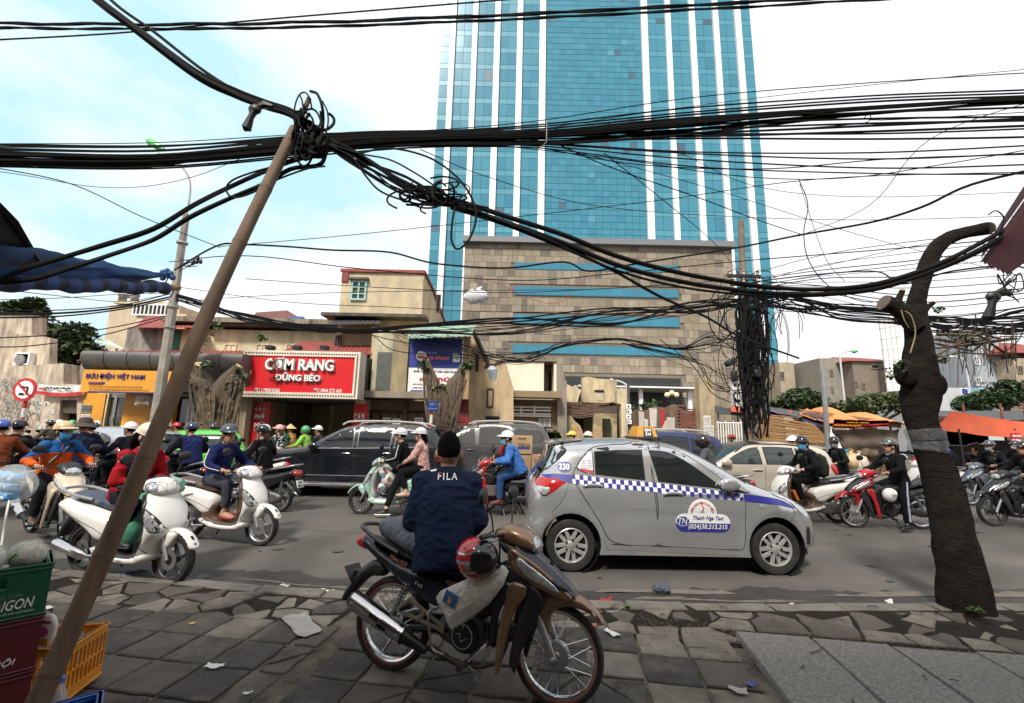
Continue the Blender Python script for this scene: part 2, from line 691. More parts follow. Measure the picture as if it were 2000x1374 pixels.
mb.add(m0,[(i,i+1,k+i+1,k+i)[::-1]for i in range(k-1)]+[(i,2*k+i,2*k+i+1,i+1)[::-1]for i in range(k-1)])
PAV=mb.bd('pavement',M('pavement_mortar',(.22,.19,.15),.95,0,.35,4,bump=1.2,bS=70,spec=.15,dirt=.8,dC=(.06,.05,.042),dL=.44,dH=.6),kind='structure',fixn=True)
TILE=[M('tile_slate',(.085,.076,.069),.82,0,.3,6,bump=.9,bS=90,dirt=.7,dC=(.19,.165,.13),spec=.3,dL=.5,dH=.62),M('tile_brown',(.132,.113,.097),.85,0,.3,5,bump=.9,bS=90,dirt=.7,dC=(.165,.143,.117),spec=.25,dL=.46,dH=.6),M('tile_dusty',(.26,.23,.188),.9,0,.28,5,bump=.9,bS=90,dirt=.7,dC=(.085,.072,.06),spec=.2,dL=.5,dH=.64),M('tile_reddish',(.15,.10,.085),.85,0,.3,6,bump=.5,bS=50,dirt=.5,dC=(.12,.10,.085),spec=.2)]
KST=M('kerb_concrete',(.205,.185,.158),.92,0,.25,5,bump=.8,bS=45,dirt=.6,dC=(.08,.07,.06),spec=.2)
def stone(name,poly,z0,z1,mat,parent,bev=.008,tilt=.0):
 n=len(poly)
 c=Ve((sum(p[0]for p in poly)/n,sum(p[1]for p in poly)/n))
 tx,ty=rnd.u(-tilt,tilt),rnd.u(-tilt,tilt)
 def zz(p,z):
  return z+(p[0]-c.x)*tx+(p[1]-c.y)*ty
 vs=[(p[0],p[1],z0)for p in poly]+[(p[0],p[1],zz(p,z1-bev))for p in poly]
 for p in poly:
  d=Ve(p)-c
  q=c+d*max(.5,1-bev*1.2/max(d.length,.01))
  vs.append((q.x,q.y,zz(q,z1)))
 fs=[(i,(i+1)%n,n+(i+1)%n,n+i)for i in range(n)]
 fs+=[(n+i,n+(i+1)%n,2*n+(i+1)%n,2*n+i)for i in range(n)]
 fs.append(tuple(range(2*n,3*n)))
 return MB().add(vs,fs).bd(name,mat,parent,sharp=25)
def clip(poly,nx,ny,c):
 res=[]
 for i in range(len(poly)):
  a,b=poly[i],poly[(i+1)%len(poly)]
  da,db=nx*a[0]+ny*a[1]-c,nx*b[0]+ny*b[1]-c
  if da<=0:
   res.append(a)
  if(da<0)!=(db<0)and abs(da-db)>1e-12:
   t=da/(da-db)
   res.append((a[0]+(b[0]-a[0])*t,a[1]+(b[1]-a[1])*t))
 return res
def shrink(poly,g):
 n=len(poly)
 c=(sum(p[0]for p in poly)/n,sum(p[1]for p in poly)/n)
 res=list(poly)
 for i in range(n):
  a,b=poly[i],poly[(i+1)%n]
  nx,ny=b[1]-a[1],a[0]-b[0]
  l=math.hypot(nx,ny)
  if l<1e-6:
   continue
  nx,ny=nx/l,ny/l
  if nx*(c[0]-a[0])+ny*(c[1]-a[1])>0:
   nx,ny=-nx,-ny
  res=clip(res,nx,ny,nx*a[0]+ny*a[1]-g)
  if len(res)<3:
   return[]
 return res
def rough_edge(poly,amp=.012,step=.09):
 res=[]
 for i in range(len(poly)):
  a,b=poly[i],poly[(i+1)%len(poly)]
  l=math.hypot(b[0]-a[0],b[1]-a[1])
  k=max(1,min(5,int(l/step)))
  for t in range(k):
   j=amp if t else amp*.4
   res.append((a[0]+(b[0]-a[0])*t/k+rnd.u(-j,j),a[1]+(b[1]-a[1])*t/k+rnd.u(-j,j)))
 return res
def seen(p,z=.0,mx=60):
 d=Ve((p[0],p[1],z))-CAMP
 w=d.dot(_f)
 if w<.2:
  return False
 x,y=CX+FPX*d.dot(_r)/w,CY-FPX*d.dot(_u)/w
 return-mx<x<2000+mx and y<1374+mx
T0=.365
SLAB_U0=1.22
n_tile=0
cells=[]
for iu in range(-20,13):
 for iv in range(3,15):
  u0,v0=iu*T0+.06,iv*T0+.05+(.0 if iu%2 else .0)
  c=uv(u0+T0/2,v0+T0/2)
  if not seen(c,0,110):
   continue
  if u0+T0/2>SLAB_U0-.14 and v0+T0/2<4.36:
   continue
  if c[1]>kY(c[0])-.17:
   continue
  crazy=(u0<-2.05 and v0>3.55+.25*n2(u0,v0,1))or(v0+T0/2>3.95 and u0>-.4)
  if crazy:
   continue
  if-2.02<u0+T0*.5<-1.62 and v0>2.2:
   quad=[uv(u0+.02,v0),uv(u0+T0*.62,v0),uv(u0+T0*.62,v0+T0*.95),uv(u0+.02,v0+T0*.95)]
  else:
   quad=[uv(u0,v0),uv(u0+T0,v0),uv(u0+T0,v0+T0),uv(u0,v0+T0)]
  cells.append((quad,.007+.012*rnd.random()))
for quad,g in cells:
 q=shrink(quad,g)
 if len(q)<3:
  continue
 if rnd.random()<.16:
  c=(sum(p[0]for p in q)/len(q),sum(p[1]for p in q)/len(q))
  a=rnd.u(0,6.28)
  nx,ny=cos(a),sin(a)
  cc=nx*c[0]+ny*c[1]
  parts=[clip(q,nx,ny,cc-.005),clip(q,-nx,-ny,-cc-.005)]
 else:
  parts=[q]
 w=rnd.random()
 cx=sum(p[0]for p in quad)/4
 mat=TILE[0]if w<.56 else TILE[1]if w<.78 else TILE[2]
 if cx>.3 and w>.4:
  mat=TILE[2]if w>.62 else TILE[1]
 for p in parts:
  if len(p)>=3:
   stone('paving_tile',rough_edge(p,.008,.06),-.06,rnd.u(-.006,.003),mat,PAV,.007,.012)
SOIL=M('joint_soil',(.036,.030,.025),.95,0,.4,9,bump=1.2,bS=60,spec=.1)
mb=MB()
p4=[uv(-2.03,3.66),uv(-2.03,4.95),uv(-8,4.95),uv(-8,3.66)]
p4=[(x,min(y,kY(x)-.02))for x,y in p4]
mb.quad(*[(x,y,-.011)for x,y in p4])
xs_=np.linspace(-.6,8,18)
for a,b in zip(xs_,xs_[1:]):
 mb.quad((a,uv(0,4.05)[1]-.15*a,-.010),(b,uv(0,4.05)[1]-.15*b,-.010),(b,kY(b)-.03,-.010),(a,kY(a)-.03,-.010))
mb.bd('soil',SOIL,kind='structure',fixn=True)
seeds=[]
for _ in range(1900):
 x,y=rnd.u(-7,7.2),rnd.u(3.2,6)
 u,v=x*UX.x+y*UX.y,x*UY.x+y*UY.y
 ok=y<kY(x)-.16 and seen((x,y),0,60)
 left=u<-2.02 and v>3.62
 right=u>-.4 and v>4.0 and not(u>SLAB_U0-.14 and v<4.30)
 if ok and(left or right)and all((x-a)**2+(y-b)**2>(.045 if left else .05)*(.25+rnd.random())for a,b in seeds):
  seeds.append((x,y))
for i,(x,y)in enumerate(seeds):
 poly=[(x-.5,y-.35),(x+.5,y-.35),(x+.5,y+.35),(x-.5,y+.35)]
 poly=clip(poly,-.05 if x<1 else .04,1,(-.05 if x<1 else .04)*x+kY(x)-.165)
 if x*UX.x+y*UX.y<-2.0:
  poly=clip(poly,UX.x,UX.y,-2.03)
  poly=clip(poly,-UY.x,-UY.y,-3.64)
 else:
  poly=clip(poly,-UY.x,-UY.y,-(4.02 if x*UX.x+y*UX.y<SLAB_U0-.1 else 4.27))
 for j,(a,b)in enumerate(seeds):
  if j==i or(a-x)**2+(b-y)**2>1.4:
   continue
  nx,ny=a-x,b-y
  poly=clip(poly,nx,ny,nx*(a+x)/2+ny*(b+y)/2)
  if len(poly)<3:
   break
 if len(poly)<3:
  continue
 poly=shrink(poly,rnd.u(.006,.018))
 if len(poly)<3:
  continue
 mat=rnd.choice([TILE[2]]*8+[TILE[1]]*6+[TILE[0]]*2+[TILE[3]]if x<-1 else[TILE[1],TILE[2],TILE[2]])
 stone('paving_flag',rough_edge(poly,.012,.08),-.07,rnd.u(-.014,.006),mat,PAV,.009,.03)
x=-8.2
while x<9:
 l=rnd.u(.55,1.05)
 a,b=(x+.006,kY(x)),(x+l-.006,kY(x+l))
 j=rnd.u(-.012,.012)
 poly=[(a[0],a[1]-.15+j),(b[0],b[1]-.15+j),(b[0],b[1]+j+.03),(a[0],a[1]+j+.03)]
 stone('kerb_stone',rough_edge(poly,.010,.12),-.12,rnd.u(-.008,.006),KST,PAV,.012,.012)
 x+=l
TERR=M('granite_chip_concrete',(.25,.235,.215),.9,0,.45,55,bump=.7,bS=110,dirt=.55,dC=(.11,.10,.09),spec=.25)
u=SLAB_U0
for i in range(5):
 w=(.56,.55,.585,.60,.62)[i]
 v1=4.13+(.02,0,-.01,.03,.0)[i]
 poly=[uv(u+.012,1.6),uv(u+w-.012,1.6),uv(u+w-.012,v1),uv(u+.012,v1)]
 stone('cover_slab',rough_edge(poly,.007,.3),-.06,.045-.005*i,TERR,PAV,.012,.006)
 u+=w
LITT=M('dry_litter',(.16,.105,.055),.9,0,.5,60)
mb=MB()
for _ in range(1500):
 if rnd.random()<.55:
  x=rnd.u(.3,5)
  v=rnd.gauss(4.25,.10)
  p=uv(x,v)
 elif rnd.random()<.5:
  p=uv(SLAB_U0+rnd.choice([-.05,.0,.56,1.11,1.70])+rnd.gauss(0,.03),rnd.u(2.2,4.2))
 else:
  p=(rnd.u(-6,6),0)
  p=(p[0],kY(p[0])+abs(rnd.gauss(.12,.2)))
 z=.012 if p[1]<kY(p[0])else ZR+.03
 s=rnd.u(.004,.016)
 a=rnd.u(0,6.3)
 ca,sa=cos(a)*s,sin(a)*s
 mb.add([(p[0]-ca,p[1]-sa,z),(p[0]+sa*.4,p[1]-ca*.4,z+s*.4),(p[0]+ca,p[1]+sa,z+s*.2),(p[0]-sa*.4,p[1]+ca*.4,z+s*.3)],[(0,1,2,3)])
mb.bd('leaf_litter',LITT,kind='stuff')
FARP=M('far_pavement',(.15,.135,.115),.9,0,.25,2,bump=.4)
mb=MB()
mb.box((-12,19.0,-.02),(66,5.6,.24))
mb.bd('far_pavement',FARP,kind='structure')
# --- BUILDINGS
def wallm(h,key=None,sK=3.0,dirt=.6,dC=(.15,.13,.11),var=.14):
 dirt*=.8
 return M(key or 'wall_'+h,h,.92,0,var,1.4,bump=.4,bS=9,dirt=dirt,sK=sK,dC=dC,spec=.15,dL=.42,dH=.66)
CREAM=wallm('#d3c3a0')
BEIGE=wallm('#c6b490',dirt=.8)
OLDW=wallm('#c9b8a2',dirt=.95,dC=(.085,.072,.062),sK=4)
CONC=wallm('#8f8678',dirt=.7)
DCONC=wallm('#5f5a52',dirt=.7,dC=(.03,.03,.03))
REDT=M('red_roof_sheet',(.24,.045,.035),.75,0,.3,3,bump=.3,dirt=.6,dC=(.10,.05,.04))
GRNT=M('green_roof_sheet',(.22,.32,.25),.7,0,.25,3,dirt=.6,dC=(.14,.12,.09))
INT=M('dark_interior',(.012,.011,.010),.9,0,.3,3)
WOODB=M('brown_boards',(.13,.075,.045),.8,0,.3,6,bump=.4,dirt=.5,dC=(.04,.03,.025),sT=(6,6,.8))
ORNG=M('orange_cladding',(.68,.30,.025),.55,0,.12,2,dirt=.35,sK=3,dC=(.35,.2,.06))
WHITE=M('white_paint',(.76,.75,.72),.7,0,.08,3,dirt=.35,sK=3,dC=(.36,.33,.28))
def rect(x0,y0,x1,y1,Y):
 a,b=dp(x0,y0,Y),dp(x1,y1,Y)
 return min(a.x,b.x),max(a.x,b.x),min(a.z,b.z),max(a.z,b.z)
def pbox(name,parent,px,Y,dep,mat,down=False,pD=.0,bev=.0,**kw):
 x0,x1,z0,z1=rect(*px,Y)
 if down:
  z0=.06
 m=MB()
 m.box(((x0+x1)/2,Y-pD+dep/2,(z0+z1)/2),(x1-x0,dep,z1-z0),bev=bev)
 return m.bd(name,mat,parent,**kw)
def ptext(s,parent,px,Y,mat,pD=.02,bold=.0,shear=.0,ext=.01,name=LT,spacing=1.0):
 x0,x1,z0,z1=rect(*px,Y)
 return text(s,parent,name,x1-x0,z1-z0,mat,((x0+x1)/2,Y-pD,(z0+z1)/2),(R(90),0,0),ext,bold,shear,spacing=spacing)
def scr(parent,px,Y,mat,rows,pD=.012,seed=1,name='small_print',hh=.5):
 q=RNG(seed)
 x0,x1,z0,z1=rect(*px,Y)
 m=MB()
 rh=(z1-z0)/rows
 for i in range(rows):
  x=x0
  while x<x1-.02*(x1-x0):
   w=q.u(.015,.07)*(x1-x0)
   if x+w>x1:
    break
   m.box((x+w/2,Y-pD,z0+(i+.5)*rh),(w,.004,rh*hh))
   x+=w+.014*(x1-x0)
 return m.bd(name,mat,parent,kind='stuff')
def window(parent,px,Y,frame,pane,pD=.04,bars=1,rows=1,fw=None):
 x0,x1,z0,z1=rect(*px,Y)
 w,h=x1-x0,z1-z0
 fw=fw or .09*min(w,h)+.02
 cx,cz=(x0+x1)/2,(z0+z1)/2
 m=MB()
 m.box((cx,Y-pD/2,z0+fw/2),(w,pD,fw))
 m.box((cx,Y-pD/2,z1-fw/2),(w,pD,fw))
 m.box((x0+fw/2,Y-pD/2,cz),(fw,pD-.004,h-2*fw))
 m.box((x1-fw/2,Y-pD/2,cz),(fw,pD-.004,h-2*fw))
 for i in range(bars):
  m.box((x0+w*(i+1)/(bars+1),Y-pD/2,cz),(fw*.8,pD-.008,h-2*fw))
 for i in range(rows-1):
  m.box((cx,Y-pD/2+.006,z0+h*(i+1)/rows),(w-2*fw,pD-.02,fw*.6))
 f=m.bd('window',frame,parent)
 g=MB()
 g.box((cx,Y-.006,cz),(w-fw,.012,h-fw))
 g.bd('pane',pane,f)
 return f
def shell(poly,Y,dep,mat,parent,name='wall'):
 pts=[dp(x,y,Y)for x,y in poly]
 m=MB()
 m.prism([(p.x,p.z)for p in pts],Y,Y+dep)
 return m.bd(name,mat,parent,fixn=True)
def roofsheet(parent,a,b,Ya,Yb,mat,name='roof',ridges=True,th=.04,pitch=.22):
 fl,fr=dp(*a[0],Ya),dp(*a[1],Ya)
 bl,br=dp(*b[0],Yb),dp(*b[1],Yb)
 n=max(6,int((fr-fl).length/pitch*2))if ridges else 2
 m=MB()
 for i in range(n+1):
  t=i/n
  dz=(.035 if i%2 else 0)if ridges else 0
  p,q=fl.lerp(fr,t),bl.lerp(br,t)
  m.v+=[(p.x,p.y,p.z+dz),(q.x,q.y,q.z+dz),(q.x,q.y,q.z+dz-th),(p.x,p.y,p.z+dz-th)]
 for i in range(n):
  a0,b0=i*4,i*4+4
  for k in range(4):
   m.f.append((a0+k,b0+k,b0+(k+1)%4,a0+(k+1)%4))
   m.m.append(0)
 m.f+=[(0,1,2,3),(n*4+3,n*4+2,n*4+1,n*4)]
 m.m+=[0,0]
 return m.bd(name,mat,parent,sharp=20,fixn=True)
def bld(name,label,px,Y,cat='building'):
 p=dp(*px,Y)
 t=thing(name,label,cat,(p.x,Y,0))
 return t
def rp(root):
 inv=MT(root.location).inverted()
 for c in kids(root):
  if not c.get('_rp'):
   c.matrix_parent_inverse=inv
   c['_rp']=1
   del c['_rp']
# --- glass tower with stone podium
YT,YP=70.0,65.0
tower=thing('glass_tower','tall blue glass office tower with white vertical fins on a tan stone podium','tower',(dp(1170,700,YT).x,YT,0))
ZTOP=112.0
MUL=M('tower_mullion',(.045,.14,.18),.5,.3,.1,3)
WFIN=M('white_fin',(.80,.79,.77),.6,0,.04,.4)
BLUE=[M('blue_glass_%d'%i,c,r_,0,.06,.4,spec=.3)for i,(c,r_)in enumerate([((.048,.205,.285),.20),((.054,.222,.302),.22),((.045,.188,.268),.20),((.078,.260,.335),.26),((.058,.110,.150),.35)])]
def tx(px):
 return dp(px,475,YT).x
zt0=dp(1170,474,YT).z-2.0
m=MB()
m.box(((tx(839)+tx(1503))/2,YT+14,ZTOP/2),(tx(1503)-tx(839),27.4,ZTOP))
m.bd('core',MUL,tower)
fins=[(859,870),(906,916.5),(953,965),(1001,1013),(1049,1062),(1266,1279),(1318,1328.5),(1369,1380.5),(1420,1431),(1467,1479)]
for a,b in fins:
 m=MB()
 m.box(((tx(a)+tx(b))/2,YT-.15+.35,ZTOP/2+2),(tx(b)-tx(a),1.1,ZTOP-4))
 m.bd('fin',WFIN,tower)
edges=[839]+[v for f in fins for v in f]+[1503]
bays=[(edges[i],edges[i+1])for i in range(0,len(edges),2)]
unit=[MB().box((0,0,0),(1,1,1)).mesh('pane',b)for b in BLUE]
FLOOR=3.46
panes=[]
q=RNG(5)
for(a,b)in bays:
 x0,x1=tx(a),tx(b)
 cen=b-a>100
 nc=14 if cen else 2 if b-a>30 else 1
 for c in range(nc):
  xa,xb=x0+(x1-x0)*c/nc+.035,x0+(x1-x0)*(c+1)/nc-.035
  z=3.0 if(a<900 or a>1425)else zt0
  z=z if z>zt0-.1 else zt0-FLOOR*int((zt0-z)/FLOOR)
  while z<ZTOP-4:
   if cen:
    segs=[(0,1.05),(1.05,2.25),(2.25,3.46)]
   else:
    segs=[(0,1.05),(1.05,3.46)]
   for s0,s1 in segs:
    w=q.random()
    sp=s1-s0<1.1
    mi=4 if w<.016 else(3 if(sp and not cen)or w>.985 else 0 if w<.45 else 1 if w<.8 else 2)
    if a>1260 and mi in(0,2)and w<.75:
     mi=1
    panes.append((z+s0,xa,xb,z+s0+.035,z+s1-.035,mi))
   z+=FLOOR
panes.sort(key=lambda t:t[0])
for i,(_,xa,xb,za,zb,mi)in enumerate(panes):
 if i<290:
  o=put('pane',unit[mi],tower,((xa+xb)/2,YT+.26,(za+zb)/2),None,(xb-xa,.12,zb-za))
m=MB()
for(_,xa,xb,za,zb,mi)in panes[290:]:
 m.box(((xa+xb)/2,YT+.26,(za+zb)/2),(xb-xa,.12,zb-za),mi)
m.bd('pane_field',BLUE,tower,kind='stuff')
PX0,PX1,PZT=dp(903,600,YP).x,dp(1437,600,YP).x,dp(1170,478,YP).z
m=MB()
m.box(((PX0+PX1)/2,YP+2.6,PZT/2),(PX1-PX0,4.8,PZT))
m.bd('podium',M('podium_joint',(.16,.135,.10),.9,0,.2,2),tower)
m=MB()
m.box(((PX0+PX1)/2,YP+2.2,PZT+.25),(PX1-PX0+.5,6,.9))
m.bd('cornice',M('grey_cornice',(.16,.165,.17),.6,0,.1,2),tower)
STN=[M('podium_stone_%d'%i,c,.8,0,.12,.9,dirt=.25,sK=1.5,dC=(.13,.11,.09))for i,c in enumerate([(.250,.207,.148),(.215,.176,.126),(.172,.143,.106),(.285,.240,.178),(.128,.110,.088),(.232,.200,.15)])]
bands=[rect(1005,512,1325,533,YP),rect(1005,559,1326,583,YP),rect(1003,614,1328,640,YP),rect(1001,672,1330,697,YP)]
ent=rect(1105,735,1335,860,YP)
sts=[]
rh=1.12
z=1.0
row=0
while z<PZT-.15:
 x=PX0
 while x<PX1-.1:
  w=q.choice([.75,.95,1.2,1.2,1.5])
  w=min(w,PX1-x)
  xa,xb,za,zb=x+.02,x+w-.02,z+.02,min(z+rh,PZT-.2)-.02
  hit=any(xb>b[0]+.05 and xa<b[1]-.05 and zb>b[2]+.1 and za<b[3]-.1 for b in bands+[ent])
  if not hit and zb-za>.2:
   t=q.random()
   mi=0 if t<.3 else 1 if t<.5 else 5 if t<.68 else 3 if t<.8 else 2 if t<.92 else 4
   sts.append((xa,xb,za,zb,mi))
  x+=w
 z+=rh
 row+=1
sts.sort(key=lambda t:abs((t[2]+t[3])/2-17))
us=[MB().box((0,0,0),(1,1,1)).mesh('stone_panel',s)for s in STN]
for(xa,xb,za,zb,mi)in sts[:290]:
 put('stone_panel',us[mi],tower,((xa+xb)/2,YP+.15,(za+zb)/2),None,(xb-xa,.16+.02*q.random(),zb-za))
m=MB()
for(xa,xb,za,zb,mi)in sts[290:]:
 m.box(((xa+xb)/2,YP+.15,(za+zb)/2),(xb-xa,.17,zb-za),mi)
m.bd('stone_cladding',STN,tower,kind='stuff')
for b in bands:
 m=MB()
 m.box(((b[0]+b[1])/2,YP+.1,(b[2]+b[3])/2),(b[1]-b[0],.1,b[3]-b[2]))
 f=m.bd('window',MUL,tower)
 k=12
 for i in range(k):
  xa,xb=b[0]+(b[1]-b[0])*i/k+.04,b[0]+(b[1]-b[0])*(i+1)/k-.04
  put('pane',unit[q.choice([0,2,2,2])],f,((xa+xb)/2,YP+.05,(b[2]+b[3])/2),None,(xb-xa,.06,b[3]-b[2]-.2))
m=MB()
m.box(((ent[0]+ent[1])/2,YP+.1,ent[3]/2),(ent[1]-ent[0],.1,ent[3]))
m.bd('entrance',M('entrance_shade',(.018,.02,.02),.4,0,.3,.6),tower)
e2=rect(1130,752,1372,760,58)
m=MB()
m.box(((e2[0]+e2[1])/2,61.5,(e2[2]+e2[3])/2),(e2[1]-e2[0],7,e2[3]-e2[2]))
for i in range(3):
 m.box((e2[0]+2+i*6.5,59.5,e2[2]/2),(.5,.5,e2[2]))
m.bd('entrance_canopy',WFIN,tower)
rp(tower)
# --- far buildings on the right
def farb(name,label,px,Y,wall,wins=(),roof=None,dep=8,wmat=GLASS,fmat=None):
 b=bld(name,label,((px[0]+px[2])/2,800),Y)
 pbox('wall',b,px,Y,dep,wall,down=True)
 for w in wins:
  window(b,w,Y-.02,fmat or CONC,wmat,.12)
 if roof:
  kind,rm,x0,x1,y0,y1=roof
  a,c=dp(x0,y1,Y),dp(x1,y1,Y)
  zt=dp((x0+x1)/2,y0,Y).z
  w=c.x-a.x
  m=MB()
  ex=.4
  lo=[(a.x-ex,Y-ex,a.z),(c.x+ex,Y-ex,a.z),(c.x+ex,Y+dep,a.z),(a.x-ex,Y+dep,a.z)]
  i=.28*w if kind=='hip' else 0
  hi=[(a.x+i,Y+dep*.4,zt),(c.x-i,Y+dep*.4,zt),(c.x-i,Y+dep*.6,zt),(a.x+i,Y+dep*.6,zt)]
  m.add(lo+hi,[(0,1,5,4),(1,2,6,5),(2,3,7,6),(3,0,4,7),(4,5,6,7),(3,2,1,0)])
  m.bd('roof',rm,b,sharp=10)
 rp(b)
 return b
GREYW=wallm('#8d877d',dirt=.5)
TANW=wallm('#a89a84',dirt=.5)
DGRW=wallm('#57534e',dirt=.6,dC=(.05,.05,.05))
BLUW=M('pale_blue_wall',(.34,.37,.40),.85,0,.08,.8,dirt=.4,sK=2,dC=(.2,.2,.2))
farb('tan_house','small tan house block right beside the glass tower, with one dark window',(1521,708,1558,800),62,TANW,[(1522,726,1532,742)])
farb('red_roof_house','narrow house with a red tiled roof between the tan block and the grey blocks',(1562,722,1600,800),66,wallm('#9b8a70'),[(1566,735,1573,752),(1582,735,1587,748)],('hip',REDT,1560,1602,704,724),10)
farb('grey_house','tall grey concrete house with a flat roof beside the street lamp',(1600,700,1662,810),58,GREYW,[(1620,722,1627,735),(1640,714,1646,724),(1622,755,1628,768)])
o=farb('hip_roof_house','wide concrete house with a dark red hip roof and railing behind the chimneys',(1664,706,1765,810),56,wallm('#7d7164'),[(1700,712,1762,722),(1668,745,1676,756),(1682,748,1690,760)],('hip',REDT,1660,1772,685,706),14)
farb('dark_grey_house','dark grey blank walled building behind the tree trunk',(1845,690,1898,800),60,DGRW,[(1870,700,1874,706)],('flat',REDT,1845,1900,684,690))
farb('pale_blue_house','pale blue grey house with two small barred white windows',(1893,640,1972,800),52,BLUW,[(1901,697,1913,713),(1904,737,1917,754)],None,9,GLASS,WHITE)
farb('tan_villa','tan villa with a red roof at the right edge',(1978,700,2060,800),50,TANW,[(1985,715,1998,730)],('hip',REDT,1968,2080,660,690))
b=bld('white_chimneys','cluster of four tall white flue pipes rising behind the leaning trunk',(1752,760),54,'chimney')
for i,x in enumerate((1733,1743,1753,1763)):
 p0,p1=dp(x+9,800,54),dp(x-2,622-i*2,54)
 m=MB()
 m.tube([(p0.x,54,0),(p0.x,54,p1.z)],.26,10)
 for k in range(12):
  m.tube([(p0.x,54,p1.z*k/12),(p0.x,54,p1.z*k/12+.12)],.31,10)
 m.bd('flue_pipe',WHITE,b)
rp(b)
b=bld('white_hall','low white hall with a long plain front behind the market',(1880,780),46)
pbox('wall',b,(1820,757,1965,800),46,8,M('pale_wall',(.46,.47,.48),.8,0,.08,.7,dirt=.3,sK=2,dC=(.3,.3,.3)),down=True)
rp(b)
b=bld('billboard','blue and white company billboard on the white hall',(1915,775),45,'billboard')
pbox('panel',b,(1876,758,1960,790),45,.15,M('billboard_white',(.72,.77,.82),.6,0,.1,1))
pbox('header',b,(1892,759,1958,770),45,.1,M('billboard_blue',(.06,.32,.62),.6,0,.1,1),pD=.06)
ptext('CÔNG TY CP',b,(1896,761,1940,768),45,M('print_yellow',(.8,.62,.05),.6,0,0),.1,.02)
pbox('emblem',b,(1878,760,1890,770),45,.1,M('billboard_navy',(.03,.05,.25),.6,0,0),pD=.06)
for i in range(5):
 pbox('picture',b,(1880+i*15,773,1890+i*15,787),45,.1,ink(('#5a86b0','#9bb4c4','#34648f','#b7c9d3','#4d7f66')[i]),pD=.05)
for i in range(6):
 p=dp(1880+i*15,757,45)
 m=MB().tube([(p.x,45,p.z),(p.x,44.2,p.z+.5),(p.x,43.7,p.z+.35)],.04,5)
 m.box((p.x,43.6,p.z+.3),(.35,.3,.15))
 m.bd('floodlight',STEEL,b)
rp(b)
# --- STREET FRONT ACROSS THE ROAD
def sagline(a,b,sag,n=10):
 a,b=Ve(a),Ve(b)
 return[a.lerp(b,i/n)-Ve((0,0,sag*4*(i/n)*(1-i/n)))for i in range(n+1)]
def crown(name,mat,parent,centres,leaf=.22,count=1800,seed=3,flat=.6):
 q=RNG(seed)
 m=MB()
 for _ in range(count):
  c,r=q.choice(centres)
  d=Ve((q.gauss(0,1),q.gauss(0,1),q.gauss(0,1)))
  d.normalize()
  rr=q.random()**.45*(1+.25*n2(d.x*3+c[0],d.y*3+d.z*2,1))
  p=Ve(c)+Ve((d.x*r*rr,d.y*r*rr,d.z*r*rr*flat))
  s=leaf*q.u(.5,1.25)
  a=Ve((q.gauss(0,1),q.gauss(0,1),q.gauss(0,.5))).normalized()*s
  b=a.cross(Ve((q.gauss(0,.5),q.gauss(0,.5),1))).normalized()*s*.5
  m.add([p-a,p+b,p+a+Ve((0,0,-s*.2)),p-b],[(0,1,2,3)],q.choice([0,0,1,1,2])if isinstance(mat,list)else 0)
 return m.bd(name,mat,parent)
LEAF=[M('leaf_dark',(.022,.045,.014),.6,0,.35,4),M('leaf_mid',(.045,.085,.022),.6,0,.35,4),M('leaf_olive',(.085,.095,.03),.6,0,.35,4)]
LEAFG=[M('leaf_fresh',(.06,.13,.025),.55,0,.3,4),M('leaf_mid',None),M('leaf_dark',None)]
BARK=M('grey_bark',(.115,.088,.062),.95,0,.4,5,bump=1.5,bS=26,sT=(3,3,.6))
PALEWOOD=M('cut_wood',(.55,.40,.22),.8,0,.2,14)
def tree(name,label,base,trunk,r0,limbs,centres,leaf,count,mats=LEAF,seed=1):
 t=thing(name,label,'tree',base)
 b=Ve(base)
 m=MB()
 m.tube([Ve(p)-b for p in trunk],[r0*(1-.5*i/len(trunk))for i in range(len(trunk))],8)
 for l in limbs:
  m.tube([Ve(p)-b for p in l],[r0*.5,r0*.3,r0*.12][:len(l)],6)
 m.bd('trunk',BARK,t)
 crown('crown',mats,t,[(tuple(Ve(c)-b),r)for c,r in centres],leaf,count,seed)
 return t
def dtree(name,label,px,Y,clumps,leaf,count,mats=LEAF,seed=1):
 base=dp(px[0],px[1],Y)
 cs=[]
 for x,y,r in clumps:
  p=dp(x,y,Y)
  cs.append(((p.x,Y+RNG(x*7+y).u(-.8,.8),p.z),r*1.25*Y/FPX))
 top=Ve(cs[0][0])
 b=Ve((base.x,Y,0))
 return tree(name,label,b,[b,b.lerp(Ve((top.x,Y,top.z*.5)),.6),Ve((top.x,Y,top.z*.8))],.22*Y/25,[[b.lerp(top,.55),b.lerp(Ve(c),.85),Ve(c)]for c,r in cs[1:]],cs,leaf,count,mats,seed)
dtree('broadleaf_tree','broad dark green tree behind the stained wall left of the post office',(120,830),23,[(105,665,42),(70,640,35),(150,675,42),(55,610,24),(180,690,28),(120,710,48),(95,600,14),(160,650,25),(40,600,18),(135,690,40),(90,690,40)],.17,9000,LEAF,3)
dtree('roadside_tree','round green tree beside the foot of the glass tower',(1565,800),42,[(1565,780,30),(1545,785,26),(1590,782,26),(1570,768,16),(1600,790,20),(1530,792,16)],.22,5000,LEAF,5)
dtree('roadside_tree','low spreading olive tree above the orange tarpaulins left of the trunk',(1700,800),40,[(1700,790,28),(1665,795,24),(1735,785,26),(1760,790,22),(1640,800,18),(1720,778,16)],.2,5500,[LEAF[2],LEAF[1],LEAF[2]],6)
dtree('roadside_tree','dark green tree above the red tent at the right edge',(1960,800),36,[(1960,778,30),(1925,785,26),(1990,770,34),(1900,792,18),(2030,765,40),(1985,750,14)],.2,6500,[LEAF[0],LEAF[1],LEAF[0]],7)
